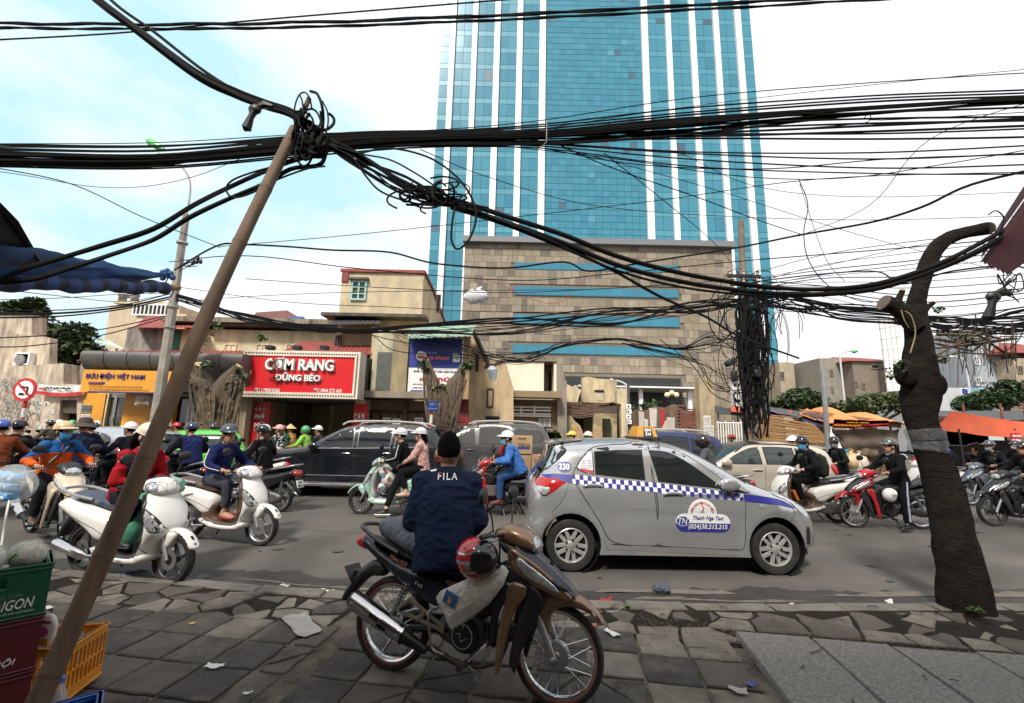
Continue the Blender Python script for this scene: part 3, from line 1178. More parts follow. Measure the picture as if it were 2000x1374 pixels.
# ---- far left: stained old buildings
b=bld('old_townhouse','tall stained old townhouse front at the left edge with an air conditioner',(30,840),17.5)
shell([(-260,612),(62,612),(62,700),(28,700),(28,860),(-260,860)],17.5,.6,OLDW,b)
shell([(28,652),(98,660),(96,716),(28,716)],17.3,.3,OLDW,b)
pbox('ledge',b,(-260,606,66,613),17.5,.7,DCONC,pD=.12)
f=window(b,(42,690,66,715),17.3,WHITE,INT,.22,0)
m=MB()
p=dp(47,704,17.2)
m.lathe([(.02,-.05),(.19,-.05),(.19,.02)],18,'y',(p.x,17.06,p.z))
m.bd('fan_grille',STEEL,f)
rp(b)
b=bld('stained_wall','grey streaked parapet wall with peeling posters below the tree',(70,840),17)
shell([(-260,730),(8,730),(24,716),(124,710),(124,750),(164,752),(164,862),(150,862),(150,782),(118,782),(112,862),(-260,862)],17,1.2,OLDW,b)
pbox('opening',b,(112,782,152,862),17.4,.3,INT)
pbox('shutter',b,(115,783,150,808),17.1,.05,M('rusty_grille',(.10,.075,.06),.8,.2,.4,20,bump=.4))
m=MB()
q=RNG(4)
for i in range(26):
 x,y=q.u(0,62),q.u(745,835)
 p=dp(x,y,16.9)
 r_=q.u(.12,.3)
 m.tube([(p.x+r_*cos(a*.5)*(1-a*.04),16.92,p.z+r_*1.3*sin(a*.5)*(1-a*.04))for a in range(11)],.014,4)
for i in range(12):
 p0,p1=dp(2+i*5.4,740,16.9),dp(2+i*5.4,860,16.9)
 m.tube([(p0.x,16.93,p0.z),(p0.x,16.93,0)],.014,4)
m.bd('iron_gate',M('iron_pale',(.38,.36,.34),.7,.2,.3,10),b)
for i in range(16):
 x,y=q.u(64,108),q.u(775,838)
 pbox('paper_notice',b,(x,y,x+q.u(4,9),y+q.u(5,11)),17,.01,ink(q.choice(['#b8b3ab','#cfcac0','#9fa3a6'])),pD=.012)
rp(b)
b=bld('banner','white cloth post office banner with red edge beside the traffic sign',(118,762),16.8,'banner')
x0,x1,z0,z1=rect(74,750,160,772,16.75)
m=MB()
for i in range(25):
 x=x0+(x1-x0)*i/24
 for t in range(4):
  m.v.append((x,16.75+.03*sin(i*1.1)+.02*sin(i*.4+t),z0+(z1-z0)*t/3-.06*sin(pi*i/24)+(.0 if t else 0)))
for i in range(24):
 for t in range(3):
  m.f.append((i*4+t,i*4+4+t,i*4+5+t,i*4+1+t))
  m.m.append(1 if t==0 else 0)
m.bd('cloth',[M('banner_white',(.70,.69,.67),.8,0,.08,5),M('banner_red',(.5,.04,.04),.8,0,.1,5)],b)
ptext('Hãy để cả nước cả đồng hành',b,(92,755,138,762),16.7,ink('#40434c'),.02,.01)
ptext('QUÀ',b,(77,756,90,763),16.7,ink('#b01c1c'),.02,.02)
rp(b)
# ---- post office
YB=17.0
b=bld('post_office','post office with curved grey canopy and orange fascia sign',(315,850),YB)
x0,x1=dp(158,720,YB-1.5).x,dp(474,720,YB-1.5).x
zt,zb=dp(315,700,YB).z,dp(315,768,YB).z
prof=smo([(YB-1.5,zt),(YB-1.62,zt-.14),(YB-1.5,zt-.5),(YB-1.15,zt-.85),(YB-.9,zb,1),(YB+.2,zb,1),(YB+.2,zt,1)],5)
m=MB()
n=len(prof)
for i in range(9):
 x=x0+(x1-x0)*i/8
 for p in prof:
  m.v.append((x,p[0],p[1]))
for i in range(8):
 for k in range(n):
  m.f.append((i*n+k,i*n+(k+1)%n,(i+1)*n+(k+1)%n,(i+1)*n+k))
  m.m.append(0)
m.f+=[tuple(range(n)),tuple(8*n+k for k in range(n))[::-1]]
m.m+=[0,0]
m.bd('canopy',M('canopy_grey',(.115,.105,.098),.55,.2,.15,2,dirt=.4,sK=3,dC=(.06,.055,.05)),b,fixn=True)
for i in range(1,7):
 x=x0+(x1-x0)*i/7
 m=MB()
 m.tube([(x,p[0]-.005,p[1])for p in prof[:22]],.012,4)
 m.bd('canopy_seam',BK,b)
pbox('sign',b,(164,722,345,770),YB-1.62,.1,ORNG)
pbox('sign_edge',b,(172,764,345,770),YB-1.62,.1,M('violet_edge',(.06,.03,.16),.6,0,.1,2),pD=.02)
VIO=ink('#352a6e','violet_print')
ptext('BƯU ĐIỆN VIỆT NAM',b,(171,727,282,744),YB-1.62,VIO,.03,.012,spacing=1.05)
pbox('tag',b,(174,746,204,751),YB-1.62,.02,VIO,pD=.02)
ptext('CHẤT LƯỢNG DỊCH VỤ',b,(176,747.4,200,750),YB-1.62,ink('#e0902a'),.045,.0)
ptext('BƯU ĐIỆN VIỆT NAM - BƯU ĐIỆN TRUNG TÂM, BƯU ĐIỆN THÀNH PHỐ HÀ NỘI',b,(175,753.5,278,757),YB-1.62,ink('#7a3c12'),.03,.0)
ptext('Số 1, Minh Khai, phường Trương Định, Quận Hai Bà Trưng, TP Hà Nội',b,(175,759,290,763),YB-1.62,ink('#7a3c12',None),.03,.0)
pbox('column',b,(166,768,191,862),YB-.1,.6,ORNG,down=True)
pbox('column',b,(246,768,330,862),YB-.1,.6,ORNG,down=True)
pbox('column',b,(447,754,474,862),YB-.3,.7,wallm('#b4a588',dirt=.7),down=True)
pbox('fascia',b,(330,735,472,768),YB-.5,.4,M('fascia_grey',(.10,.095,.09),.6,0,.2,2))
pbox('door_frame',b,(190,768,197,862),YB-.05,.4,CREAM,down=True)
pbox('back_wall',b,(160,700,474,862),YB+.6,6,CONC,down=True)
f=window(b,(196,769,249,864),YB+.1,STEEL,M('shop_glass',(.06,.062,.045),.08,0,.5,1.2,spec=.8),.06,1)
m=MB()
for x in(219,224):
 p0,p1=dp(x,815,YB),dp(x,834,YB)
 m.tube([(p0.x,YB,p0.z),(p0.x,YB-.08,p0.z-.02),(p1.x,YB-.08,p1.z+.02),(p1.x,YB,p1.z)],.018,6)
m.bd('handle',STEEL,f)
for a,c in((330,372),(372,412),(412,448)):
 window(b,(a,769,c,864),YB+.1,STEEL,M('shop_glass_dark',(.018,.022,.022),.06,0,.5,1.2,spec=.8),.06,0)
pbox('plaque',b,(161,791,178,807),YB-.1,.04,STEEL,pD=.03)
pbox('plaque',b,(161,810,175,823),YB-.1,.03,WHITE,pD=.02)
scr(b,(162,793,177,805),YB-.13,BK,4,.006,3)
scr(b,(162,811,174,822),YB-.12,ink('#4a5a88'),4,.006,4)
pbox('poster',b,(424,795,448,850),YB,.02,M('poster_blue',(.36,.50,.56),.5,0,.1,2),pD=.02)
scr(b,(426,800,446,812),YB,ink('#a83040'),2,.03,5)
scr(b,(426,826,446,846),YB,ink('#28527c'),3,.03,6)
pbox('notice',b,(329,801,342,809),YB-.0,.02,WHITE,pD=.08)
rp(b)
s=bld('post_sign_box','white square light box with orange bird logo on the orange post office wall',(277,782),YB-.5,'sign')
pbox('box',s,(264,772,290,793),YB-.55,.35,WHITE,bev=.03)
m=MB()
x0,x1,z0,z1=rect(270,776,285,787,YB-.56)
w,h=x1-x0,z1-z0
m.prism([(x0,z0+.55*h),(x0+.2*w,z0+.6*h),(x0+.45*w,z0+.25*h),(x1,z1),(x0+.85*w,z0+.45*h),(x0+.5*w,z0),(x0+.3*w,z0+.05*h)],YB-.575,YB-.55)
m.bd('logo',ORNG,s,fixn=True)
ptext('VIETNAM POST',s,(267,788.5,287,791),YB-.55,ink('#6b4a2a'),.01,.0)
rp(s)
b=bld('long_cream_house','long cream house with crumbling concrete parapet behind the post office',(480,700),21.5)
pbox('wall',b,(250,640,735,720),21.5,6,CREAM,down=True)
pbox('parapet',b,(330,622,735,640),21.5,6.5,wallm('#8d8272',dirt=.95,dC=(.03,.028,.026),sK=5),pD=.5)
pbox('stained_end',b,(252,640,322,702),21.5,.3,wallm('#9a948a',dirt=.95,dC=(.04,.04,.04),sK=3),pD=.06)
pbox('shutter',b,(333,646,347,700),21.5,.1,M('green_shutter',(.03,.12,.085),.7,0,.2,5),pD=.05)
roofsheet(b,((262,640),(395,640)),((285,618),(395,618)),20.6,25,REDT)
pbox('attic',b,(400,634,690,640),21.0,5,DCONC,pD=.2)
for x in(502,560,440):
 window(b,(x,672,x+22,688),21.5,CREAM,CREAM,.06,1)
rp(b)
b=bld('red_roof_shed','low shed with a long red metal roof just above the grey canopy',(350,700),18.6)
roofsheet(b,((150,704),(476,703)),((225,686),(480,686)),18.2,21.2,REDT)
pbox('wall',b,(215,700,478,720),18.8,2,CONC,down=True)
rp(b)
b=bld('rooftop_hut','small rooftop hut with rusty red sheet roof beyond the parapet',(530,620),27)
pbox('wall',b,(495,622,580,660),27,3,TANW,down=True)
roofsheet(b,((490,623),(592,626)),((500,611),(560,607)),26.5,30,M('rust_roof',(.13,.04,.03),.8,0,.4,3),ridges=True)
pbox('tarpaulin',b,(565,618,590,630),26.9,.3,M('blue_tarp_far',(.05,.12,.3),.7,0,.2,3))
rp(b)
b=bld('green_awning_roof','pale green metal awning roof peeping over the red shed',(205,690),22)
roofsheet(b,((185,668),(246,684)),((188,660),(215,668)),21.6,24,M('mint_roof',(.38,.5,.42),.6,0,.15,2))
for x in(208,228,242):
 p=dp(x,683,22)
 MB().tube([(p.x,22,p.z+.05),(p.x,22,0)],.05,6).bd('post',STEEL,b)
rp(b)
b=bld('beige_tower_block','plain beige tower block with glazed roof balcony and water tank behind the lamp post',(270,700),36)
pbox('wall',b,(216,596,330,740),36,8,wallm('#c0ae95',dirt=.25),down=True)
pbox('side_wing',b,(268,612,345,740),35.4,4,wallm('#cbb99f',dirt=.2),down=True)
window(b,(262,594,330,618),35.3,WHITE,GLASS,.1,8)
pbox('roof_slab',b,(222,588,334,595),35.8,8.5,CREAM)
rp(b)
t=bld('water_tank','ribbed steel water tank lying on the beige tower block roof',(252,585),37,'tank')
x0,x1,z0,z1=rect(237,571,268,583,37)
m=MB()
for i in range(9):
 m.lathe([(.0,x0+(x1-x0)*i/9),((z1-z0)*.52,x0+(x1-x0)*i/9+.01),((z1-z0)*.55,x0+(x1-x0)*(i+.5)/9),((z1-z0)*.52,x0+(x1-x0)*(i+1)/9),(0,x0+(x1-x0)*(i+1)/9+.001)],14,'x',(0,37,(z0+z1)/2))
m.bd('drum',CHROME,t)
m=MB()
for x in(x0+.2,x1-.2):
 m.box((x,37,z0-.18),(.1,.8,.5))
m.bd('stand',STEEL,t)
rp(t)
# ---- restaurant
YR=16.6
b=bld('restaurant','rice restaurant with a dark open front under a big red sign',(590,850),YR+.6)
pbox('back_wall',b,(472,690,740,870),YR+5.5,.3,INT,down=True)
pbox('side_wall',b,(464,760,500,870),YR+.5,5,wallm('#a89a80',dirt=.85,dC=(.06,.05,.04)),down=True)
pbox('side_wall',b,(694,780,706,870),YR+.5,5,CREAM,down=True)
pbox('lintel',b,(464,690,706,786),YR+.6,5,DCONC)
pbox('inner_wall',b,(520,792,562,870),YR+2.5,.2,wallm('#6a655d',dirt=.3),down=True)
roofsheet(b,((540,692),(728,692)),((585,668),(730,668)),18.2,20.5,REDT)
pbox('red_panel',b,(496,785,520,870),YR+.45,.1,M('sign_red',(.50,.012,.018),.45,0,.06,2),down=True)
pbox('red_panel',b,(692,789,712,870),YR+.45,.1,M('sign_red',None),down=True)
LW=M('letter_white',(.80,.78,.75),.5,0,.03,4)
ptext('PHỞ',b,(499,806,517,819),YR+.45,LW,.03,.02)
ptext('MỬI',b,(499,823,517,836),YR+.45,LW,.03,.02)
ptext('Á Á H',b,(499,794,518,803),YR+.45,LW,.03,.0)
ptext('C Ơ M',b,(693,806,711,822),YR+.45,LW,.03,.03)
rp(b)
s=bld('restaurant_sign','big red light box sign of the rice restaurant with white letters and bulb frame',(590,735),YR-.3,'sign')
x0,x1,z0,z1=rect(478,684,698,780,YR-.6)
cx,cz=(x0+x1)/2,(z0+z1)/2
MB().box((cx,YR-.25,cz),(x1-x0,.6,z1-z0)).bd('box',M('sign_side',(.55,.52,.46),.7,0,.12,2,dirt=.5,sK=3,dC=(.2,.16,.1)),s)
fw=.19
m=MB()
for(c,d)in(((cx,YR-.60,z0+fw/2),(x1-x0,.1,fw)),((cx,YR-.60,z1-fw/2),(x1-x0,.1,fw)),((x0+fw/2,YR-.60,cz),(fw,.094,z1-z0-2*fw)),((x1-fw/2,YR-.60,cz),(fw,.094,z1-z0-2*fw))):
 m.box(c,d)
m.bd('frame',M('sign_frame',(.70,.63,.52),.6,0,.1,3,dirt=.4,dC=(.35,.27,.17)),s)
MB().box((cx,YR-.575,cz),(x1-x0-2*fw,.05,z1-z0-2*fw)).bd('panel',M('sign_face_red',(.60,.010,.016),.4,0,.05,1.5),s)
m=MB()
nb=44
for i in range(nb):
 x=x0+.1+(x1-x0-.2)*i/(nb-1)
 for z in(z0+fw/2,z1-fw/2):
  m.ell((x,YR-.66,z),(.032,.02,.032),6,4)
for i in range(1,19):
 z=z0+.1+(z1-z0-.2)*i/19
 for x in(x0+fw/2,x1-fw/2):
  m.ell((x,YR-.66,z),(.032,.02,.032),6,4)
m.bd('bulbs',M('bulb_brown',(.12,.085,.06),.4,0,.2,9),s,kind='stuff')
YS=YR-.6
for t_,px,ex in(('CƠM RANG',(523,698,653,726),.07),('DŨNG BÉO',(543,728,627,746),.06)):
 ptext(t_,s,(px[0]+1.2,px[1]+1.4,px[2]+1.2,px[3]+1.4),YS,M('letter_grey',(.30,.28,.27),.6,0,.05,4),.015,.022,ext=.02,name='letter_shadow')
 ptext(t_,s,px,YS,LW,.06,.02,ext=ex)
ptext('ĐC: 1 MINH KHAI',s,(499,758,546,767),YS,LW,.02,.012)
ptext('ĐT: 0944 273 418',s,(614,759,667,768),YS,LW,.02,.012)
for x in(525,578,632):
 p=dp(x,682,YS)
 MB().box((p.x,YS+.1,p.z+.06),(.28,.3,.16),bev=.03).bd('floodlight',BK,s)
rp(s)
V=crown('vine',LEAFG,None,[(tuple(dp(531,714,YS-.25)),.20),(tuple(dp(536,704,YS-.2)),.12),(tuple(dp(522,724,YS-.25)),.10),(tuple(dp(534,737,YS-.2)),.12)],.06,70,5)
V['label']='few green leaves hanging over the first letter of the red sign'
V['category']='plant'
V=crown('vine',LEAFG,None,[(tuple(dp(514,661,17)),.2),(tuple(dp(510,655,17)),.15)],.1,60,6)
V['label']='small leafy vine clump on the wires above the red sign'
V['category']='plant'
V=crown('vine',LEAFG,None,[(tuple(dp(405,650,15)),.3),(tuple(dp(392,670,15)),.22),(tuple(dp(425,637,15)),.22),(tuple(dp(385,690,15)),.14)],.1,90,8)
V['label']='thin climbing vine leaves beside the bamboo pole above the post office'
V['category']='plant'
# ---- three storey beige house
b=bld('beige_house','weathered beige concrete house with one green shuttered top window',(760,620),20)
p=[dp(669,531,20),dp(828,531,20),dp(828,622,20),dp(669,622,20)]
X0,X1=p[0].x,p[1].x
zt,zb=p[0].z,p[2].z
m=MB()
m.add([(X0,20,0),(X1,20,0),(X1,20,zt),(X0,20,zt),(X0,28,0),(X1,28,0),(X1,28,zt-.9),(X1,22.5,zt-.1),(X0,28,zt-.9),(X0,22.5,zt-.1)],[(0,1,2,3),(1,5,6,7,2),(4,0,3,9,8),(5,4,8,6),(3,2,7,9),(9,7,6,8)])
m.bd('wall',wallm('#c2b294',dirt=.6,dC=(.20,.175,.14),sK=1.6),b,fixn=True,sharp=10)
m=MB()
m.box(((X0+X1)/2,19.95,zt+.05),(X1-X0+.12,.12,.14))
m.box((X1+.03,21.2,zt+.0),(.12,2.5,.13),rot=(-.04,0,0))
m.box((X1+.03,25.2,zt-.47),(.12,5.6,.13),rot=(-.145,0,0))
m.box((X0+.16,19.97,zt-.25),(.30,.1,.5))
m.bd('roof_edge',REDT,b)
window(b,(688,549,715,588),20,M('mint_frame',(.28,.47,.43),.7,0,.15,6),M('amber_pane',(.07,.055,.03),.25,0,.6,3),.1,1,3)
pbox('lintel',b,(684,544,721,549),20,.3,DCONC,pD=.22)
pbox('slab',b,(640,618,836,628),20,1,DCONC,pD=.75)
pbox('lower_wall',b,(668,628,735,700),19.7,1,wallm('#918068',dirt=.8),down=True)
window(b,(655,655,664,688),19.6,DCONC,INT,.06,1)
roofsheet(b,((640,634),(745,632)),((655,622),(740,624)),18.6,20,M('black_sheet',(.035,.03,.03),.7,0,.4,4))
window(b,(853,576,860,612),21,DCONC,INT,.05,0)
rp(b)
# ---- paint shop
YQ=17.4
b=bld('paint_shop','paint shop with green corrugated canopy and stained columns',(800,850),YQ)
pbox('wall',b,(728,640,908,770),YQ+.8,5,wallm('#b3a181',dirt=.8),down=True)
pbox('column',b,(732,642,766,770),YQ+.3,.5,wallm('#b9b195',dirt=.9,dC=(.16,.19,.15)))
pbox('column',b,(770,642,792,770),YQ+.1,.7,wallm('#9d8f70',dirt=.8))
pbox('recess',b,(738,688,762,766),YQ+.28,.1,M('grey_recess',(.10,.105,.095),.9,0,.3,2))
pbox('column',b,(902,655,914,780),YQ-.2,.4,wallm('#a58d68',dirt=.8))
roofsheet(b,((795,661),(921,656)),((803,640),(930,636)),YQ-1.2,YQ+1,GRNT)
pbox('slab',b,(700,765,872,781),YQ,1,CONC,pD=.5)
pbox('ground_floor',b,(700,781,905,860),YQ+.4,4,wallm('#8f7f66',dirt=.8),down=True)
for i in range(9):
 pbox('board',b,(706+i*18,808,723+i*18,862),YQ+.3,.05,WOODB,down=True)
pbox('beam',b,(704,800,872,808),YQ+.3,.12,M('dark_beam',(.03,.02,.015),.8,0,.3,4))
pbox('post',b,(788,782,793,808),YQ+.2,.12,WOODB)
pbox('red_shelf',b,(878,780,912,862),YQ+.3,.4,M('dark_red_board',(.12,.03,.02),.8,0,.4,4),down=True)
for a,c,h_ in((748,762,0),(767,782,2),(810,826,0)):
 pbox('paper_notice',b,(a,816+h_,c,827+h_),YQ+.28,.01,WHITE,pD=.0)
 scr(b,(a+1,818+h_,c-1,825+h_),YQ+.28,ink('#555a60'),4,.008,a)
pbox('poster',b,(878,790,900,800),YQ+.25,.02,ink('#a8401a'))
rp(b)
s=bld('paint_shop_sign','blue and white paint shop signboard under the green canopy',(850,715),YQ,'sign')
ys=YQ-.35
pbox('board',s,(802,661,901,768),ys,.08,WHITE)
pbox('blue_half',s,(802,661,901,720),ys,.05,M('sign_navy',(.022,.035,.24),.5,0,.08,2),pD=.015)
pbox('blue_strip',s,(802,762,901,768),ys,.05,M('sign_navy',None),pD=.015)
p=dp(823,696,ys)
m=MB().lathe([(0,0),(.20,0),(.20,.02),(0,.02)],24,'y',(p.x,ys-.04,p.z))
m.bd('emblem',LW,s)
m=MB()
for i in range(5):
 m.prism([(p.x-.15+i*.06,p.z-.03),(p.x-.12+i*.06,p.z+.05+.02*(i%2)),(p.x-.09+i*.06,p.z-.03)],ys-.05,ys-.035)
m.box((p.x,ys-.045,p.z-.07),(.3,.01,.05))
m.bd('emblem_mark',ink('#b03020'),s)
ptext('SƠN',s,(830,688.5,852,694),ys,ink('#9fc3e8'),.02,.03)
ptext('ĐẠI BÀNG',s,(830,696,876,705),ys,M('letter_red',(.75,.03,.03),.5,0,0),.04,.02)
ptext('ĐẠI BÀNG',s,(829.6,695.7,876.5,705.4),ys,LW,.02,.06,name='letter_outline')
pbox('label',s,(885,691,898,708),ys,.02,LW,pD=.025)
p=dp(891.5,698,ys)
m=MB()
for a in range(4):
 w=a*pi/2+.4
 m.prism([(p.x+.08*cos(w)+.045*cos(t),p.z+.08*sin(w)+.045*sin(t))for t in(0,1.57,3.14,4.71)],ys-.05,ys-.02)
m.bd('label_mark',ink('#1e6b50'),s)
ptext('CỬA HÀNG VẬT LIỆU XÂY DỰNG',s,(808,723,898,729),ys,ink('#232b52'),.02,.01)
ptext('HOÀN THỦY',s,(820,735,884,746),ys,ink('#b01c1c'),.02,.03)
ptext('CHUYÊN BÁN BUÔN BÁN LẺ CÁC LOẠI',s,(806,749,892,753),ys,ink('#3a3f55'),.02,.0)
ptext('LƯỚI B40, DÂY THÉP GAI, SƠN, XI MĂNG',s,(805,756,894,760),ys,ink('#3a3f55'),.02,.0)
ptext('ĐC: SỐ 1 MINH KHAI - HAI BÀ TRƯNG - HN',s,(806,763.5,880,766.5),ys,LW,.03,.0)
rp(s)
b=bld('bench_parasol','folded red market parasol in front of the paint shop',(890,820),YQ-.9,'parasol')
p=dp(890,806,YQ-1)
m=MB()
nseg=8
for i in range(nseg):
 a0,a1=2*pi*i/nseg,2*pi*(i+1)/nseg
 m.add([(p.x,YQ-1,p.z),(p.x+.75*cos(a0),YQ-1+.75*sin(a0),p.z-.38),(p.x+.72*cos((a0+a1)/2),YQ-1+.72*sin((a0+a1)/2),p.z-.33),(p.x+.75*cos(a1),YQ-1+.75*sin(a1),p.z-.38)],[(0,1,2),(0,2,3)])
m.bd('canopy',M('parasol_red',(.42,.015,.03),.7,0,.1,3),b)
MB().tube([(p.x,YQ-1,p.z+.1),(p.x,YQ-1,.05)],.025,6).bd('pole',STEEL,b)
b['label']='open red parasol in front of the paint shop behind the grey estate car'
rp(b)
# ---- houses at the gap
b=bld('gable_house','narrow cream gable house with peeling wall behind the pruned trunk',(950,840),19)
shell([(908,690),(916,640),(925,648),(948,700),(986,702),(1003,760),(1003,862),(908,862)],19,5,wallm('#c0aa86',dirt=.75),b)
m=MB()
a,c=dp(924,645,18.9),dp(956,716,18.9)
m.tube([(a.x,18.85,a.z),(c.x,18.85,c.z)],.09,4)
m.bd('rafter',M('dark_beam',None),b)
roofsheet(b,((945,716),(986,703)),((940,700),(982,698)),18.9,21,M('dust_roof',(.16,.13,.11),.8,0,.3,4))
window(b,(929,692,935,726),19,M('louver_brown',(.12,.05,.03),.8,0,.3,5),INT,.05,0,7)
window(b,(952,759,963,796),19,M('dark_beam',None),CREAM,.06,0)
window(b,(949,813,975,838),19,M('dark_beam',None),INT,.05,1)
rp(b)
b=bld('cut_open_house','pale house with a torn open upper room and white balcony rail',(1050,850),21)
pbox('wall',b,(1000,780,1090,870),21.2,4,wallm('#a08c6c',dirt=.5),down=True)
pbox('upper_wall',b,(986,706,1062,768),21,4,M('fresh_cream',(.72,.67,.54),.8,0,.06,1.5,dirt=.25,sK=2,dC=(.4,.33,.2)))
pbox('upper_wall',b,(1082,706,1088,768),21,4,M('fresh_cream',None))
pbox('upper_back',b,(1060,708,1084,768),22.5,.2,wallm('#a49c8a',dirt=.3))
pbox('doorway',b,(1072,728,1081,768),22.4,.1,INT,pD=.06)
pbox('roof_slab',b,(984,703,1090,707),21,4.2,CONC,pD=.1)
shell([(1088,704),(1096,712),(1099,740),(1107,745),(1107,862),(1090,862),(1088,780)],20.8,.5,CONC,b)
pbox('balcony',b,(1000,766,1092,780),21,1,wallm('#8f7c60',dirt=.4),pD=.9)
m=MB()
for y in(795,801,808,812):
 p0,p1=dp(1002,y,20.9),dp(1076,y,20.9)
 m.box(((p0.x+p1.x)/2,20.95,p0.z),(p1.x-p0.x,.08,.07))
for x in(1018,1044):
 p0,p1=dp(x,795,20.9),dp(x,812,20.9)
 m.box((p0.x,20.94,(p0.z+p1.z)/2),(.09,.08,p0.z-p1.z+.1))
m.bd('railing',LW,b)
window(b,(1052,817,1075,840),21.2,WHITE,M('curtain',(.5,.5,.5),.9,0,.1,4),.06,1)
rp(b)
RUINP=M('ruin_plaster',(.42,.36,.22),.95,0,.35,1.6,bump=.8,bS=10,dirt=.8,dC=(.16,.10,.06),dL=.42,dH=.6)
RUING=M('ruin_green',(.26,.33,.24),.95,0,.35,1.6,bump=.8,bS=10,dirt=.8,dC=(.20,.13,.07),dL=.42,dH=.6)
RUINO=M('ruin_ochre',(.46,.25,.10),.95,0,.4,3,bump=.6,dirt=.7,dC=(.3,.24,.17),dL=.42,dH=.6)
BRK=M('broken_brick',(.23,.085,.055),.95,0,.4,5,bump=1,bS=30,dirt=.6,dC=(.15,.12,.10))
b=bld('demolished_house','half demolished house with torn walls, sagging dark roof and rubble',(1150,850),22)
shell([(1098,750),(1110,752),(1118,756),(1124,752),(1130,760),(1136,762),(1132,772),(1128,786),(1098,786)],22.4,.3,CREAM,b,'torn_wall')
q=RNG(8)
jag=[(1137,738),(1150,736),(1168,740),(1190,741),(1205,743),(1205,788),(1137,786)]
shell(jag,23.0,.4,BEIGE,b,'upper_wall')
pbox('hole',b,(1161,762,1180,767),23.0,.3,INT,pD=.02)
pbox('hole',b,(1165,770,1178,782),23.0,.3,wallm('#cfc4ac'),pD=.015)
roofsheet(b,((1094,816),(1206,812)),((1098,786),(1206,782)),21.7,24,M('burnt_roof',(.04,.025,.018),.9,0,.5,3),ridges=True)
m=MB()
for i in range(9):
 p0,p1=dp(1096+q.u(0,20),785+i*3.4,21.5),dp(1190+q.u(-30,14),786+i*3.2,21.5)
 m.tube([(p0.x,21.6,p0.z),((p0.x+p1.x)/2,21.6,(p0.z+p1.z)/2-.12),(p1.x,21.6,p1.z)],.025,4)
m.bd('hanging_battens',M('batten',(.15,.09,.055),.9,0,.3,5),b)
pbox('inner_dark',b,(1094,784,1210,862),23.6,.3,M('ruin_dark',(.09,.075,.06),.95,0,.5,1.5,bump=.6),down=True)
shell([(1093,812),(1115,812),(1122,822),(1133,832),(1140,850),(1142,866),(1093,866)],21.4,.25,RUINP,b,'yellow_wall')
shell([(1093,832),(1115,833),(1121,845),(1124,866),(1093,866)],21.38,.1,RUING,b,'green_dado')
shell([(1116,828),(1130,834),(1138,848),(1141,866),(1124,866)],21.36,.1,RUINO,b,'ochre_patch')
shell([(1160,808),(1205,808),(1205,866),(1196,866),(1196,836),(1192,818),(1176,818),(1176,866),(1158,866)],21.4,.25,RUINP,b,'yellow_wall')
shell([(1160,838),(1176,832),(1177,866),(1158,866)],21.36,.1,RUINO,b,'ochre_patch')
pbox('green_back',b,(1140,816,1206,866),22.9,.2,RUING,down=True)
shell([(1205,762),(1212,758),(1224,760),(1226,866),(1214,866),(1213,790),(1205,788)],21.6,.4,CREAM,b,'tall_pier')
rp(b)
b=bld('meter_boxes','stack of white electric meter boxes on a thin post among the ruins',(1228,810),21,'meter box')
p0=dp(1228,752,21)
MB().tube([(p0.x,21.1,p0.z),(p0.x,21.1,0)],.07,8).bd('post',DCONC,b)
for i,y in enumerate((790,800,810,820)):
 pbox('box',b,(1223+(i%2)*2,y,1233+(i%2),y+9),20.9,.2,WHITE,bev=.01)
 pbox('hole',b,(1226,y+3,1229,y+6),20.9,.05,INT,pD=.01)
rp(b)
b=bld('patchy_wall','long broken garden wall with patches of white plaster and a red banner',(1280,850),22)
shell([(1234,806),(1246,800),(1262,803),(1280,794),(1300,797),(1318,790),(1326,792),(1326,866),(1234,866)],22,.3,wallm('#7a6455',dirt=.9,dC=(.05,.04,.03),var=.4),b)
for a,y0,c,y1 in((1247,803,1258,850),(1268,797,1283,835),(1302,815,1316,850),(1285,838,1300,858),(1258,818,1266,850)):
 shell([(a,y0),(c,y0+2),(c-1,y1),(a+2,y1-3)],21.985,.1,wallm('#c3bdb2',dirt=.4),b,'plaster_patch')
pbox('red_banner',b,(1291,800,1298,834),21.95,.02,M('sign_red',None))
shell([(1283,858),(1300,822),(1318,815),(1318,866),(1283,866)],21.93,.05,wallm('#b7b0a4',dirt=.3),b,'leaning_board')
rp(b)
b=bld('brick_wall','broken red brick wall end beside the tall concrete pillar',(1342,850),21.5,'wall')
x0,x1,z0,z1=rect(1324,790,1364,862,21.5)
MB().box(((x0+x1)/2,21.75,z1/2-.15),(x1-x0,.3,z1-.3)).bd('wall',M('mortar_grey',(.16,.13,.11),.95,0,.3,4),b)
bricks=[]
z=z1-.07
row=0
while z>z1-1.9:
 x=x0+(row%2)*.11
 while x<x1-.1:
  if not(row<4 and n2(x,row*.3,2)>.1):
   bricks.append((x+.1,z))
  x+=.225
 z-=.082
 row+=1
ub=MB().box((0,0,0),(.205,.12,.068),bev=.006).mesh('brick',BRK)
for x,z in bricks[:280]:
 put('brick',ub,b,(x,21.57+rnd.u(-.02,.015),z),(rnd.u(-.04,.04),rnd.u(-.03,.03),rnd.u(-.06,.06)))
m=MB()
for x,z in bricks[280:]:
 m.box((x,21.58,z),(.2,.1,.066))
if m.v:
 m.bd('lower_brickwork',BRK,b,kind='stuff')
rp(b)
b=bld('concrete_pillar','tall ochre stained concrete gate pillar with white notices pasted on it',(1382,850),21,'pillar')
shell([(1366,738),(1372,741),(1380,736),(1396,738),(1397,862),(1368,862)],21,.6,wallm('#ab9a7a',dirt=.8),b,'shaft')
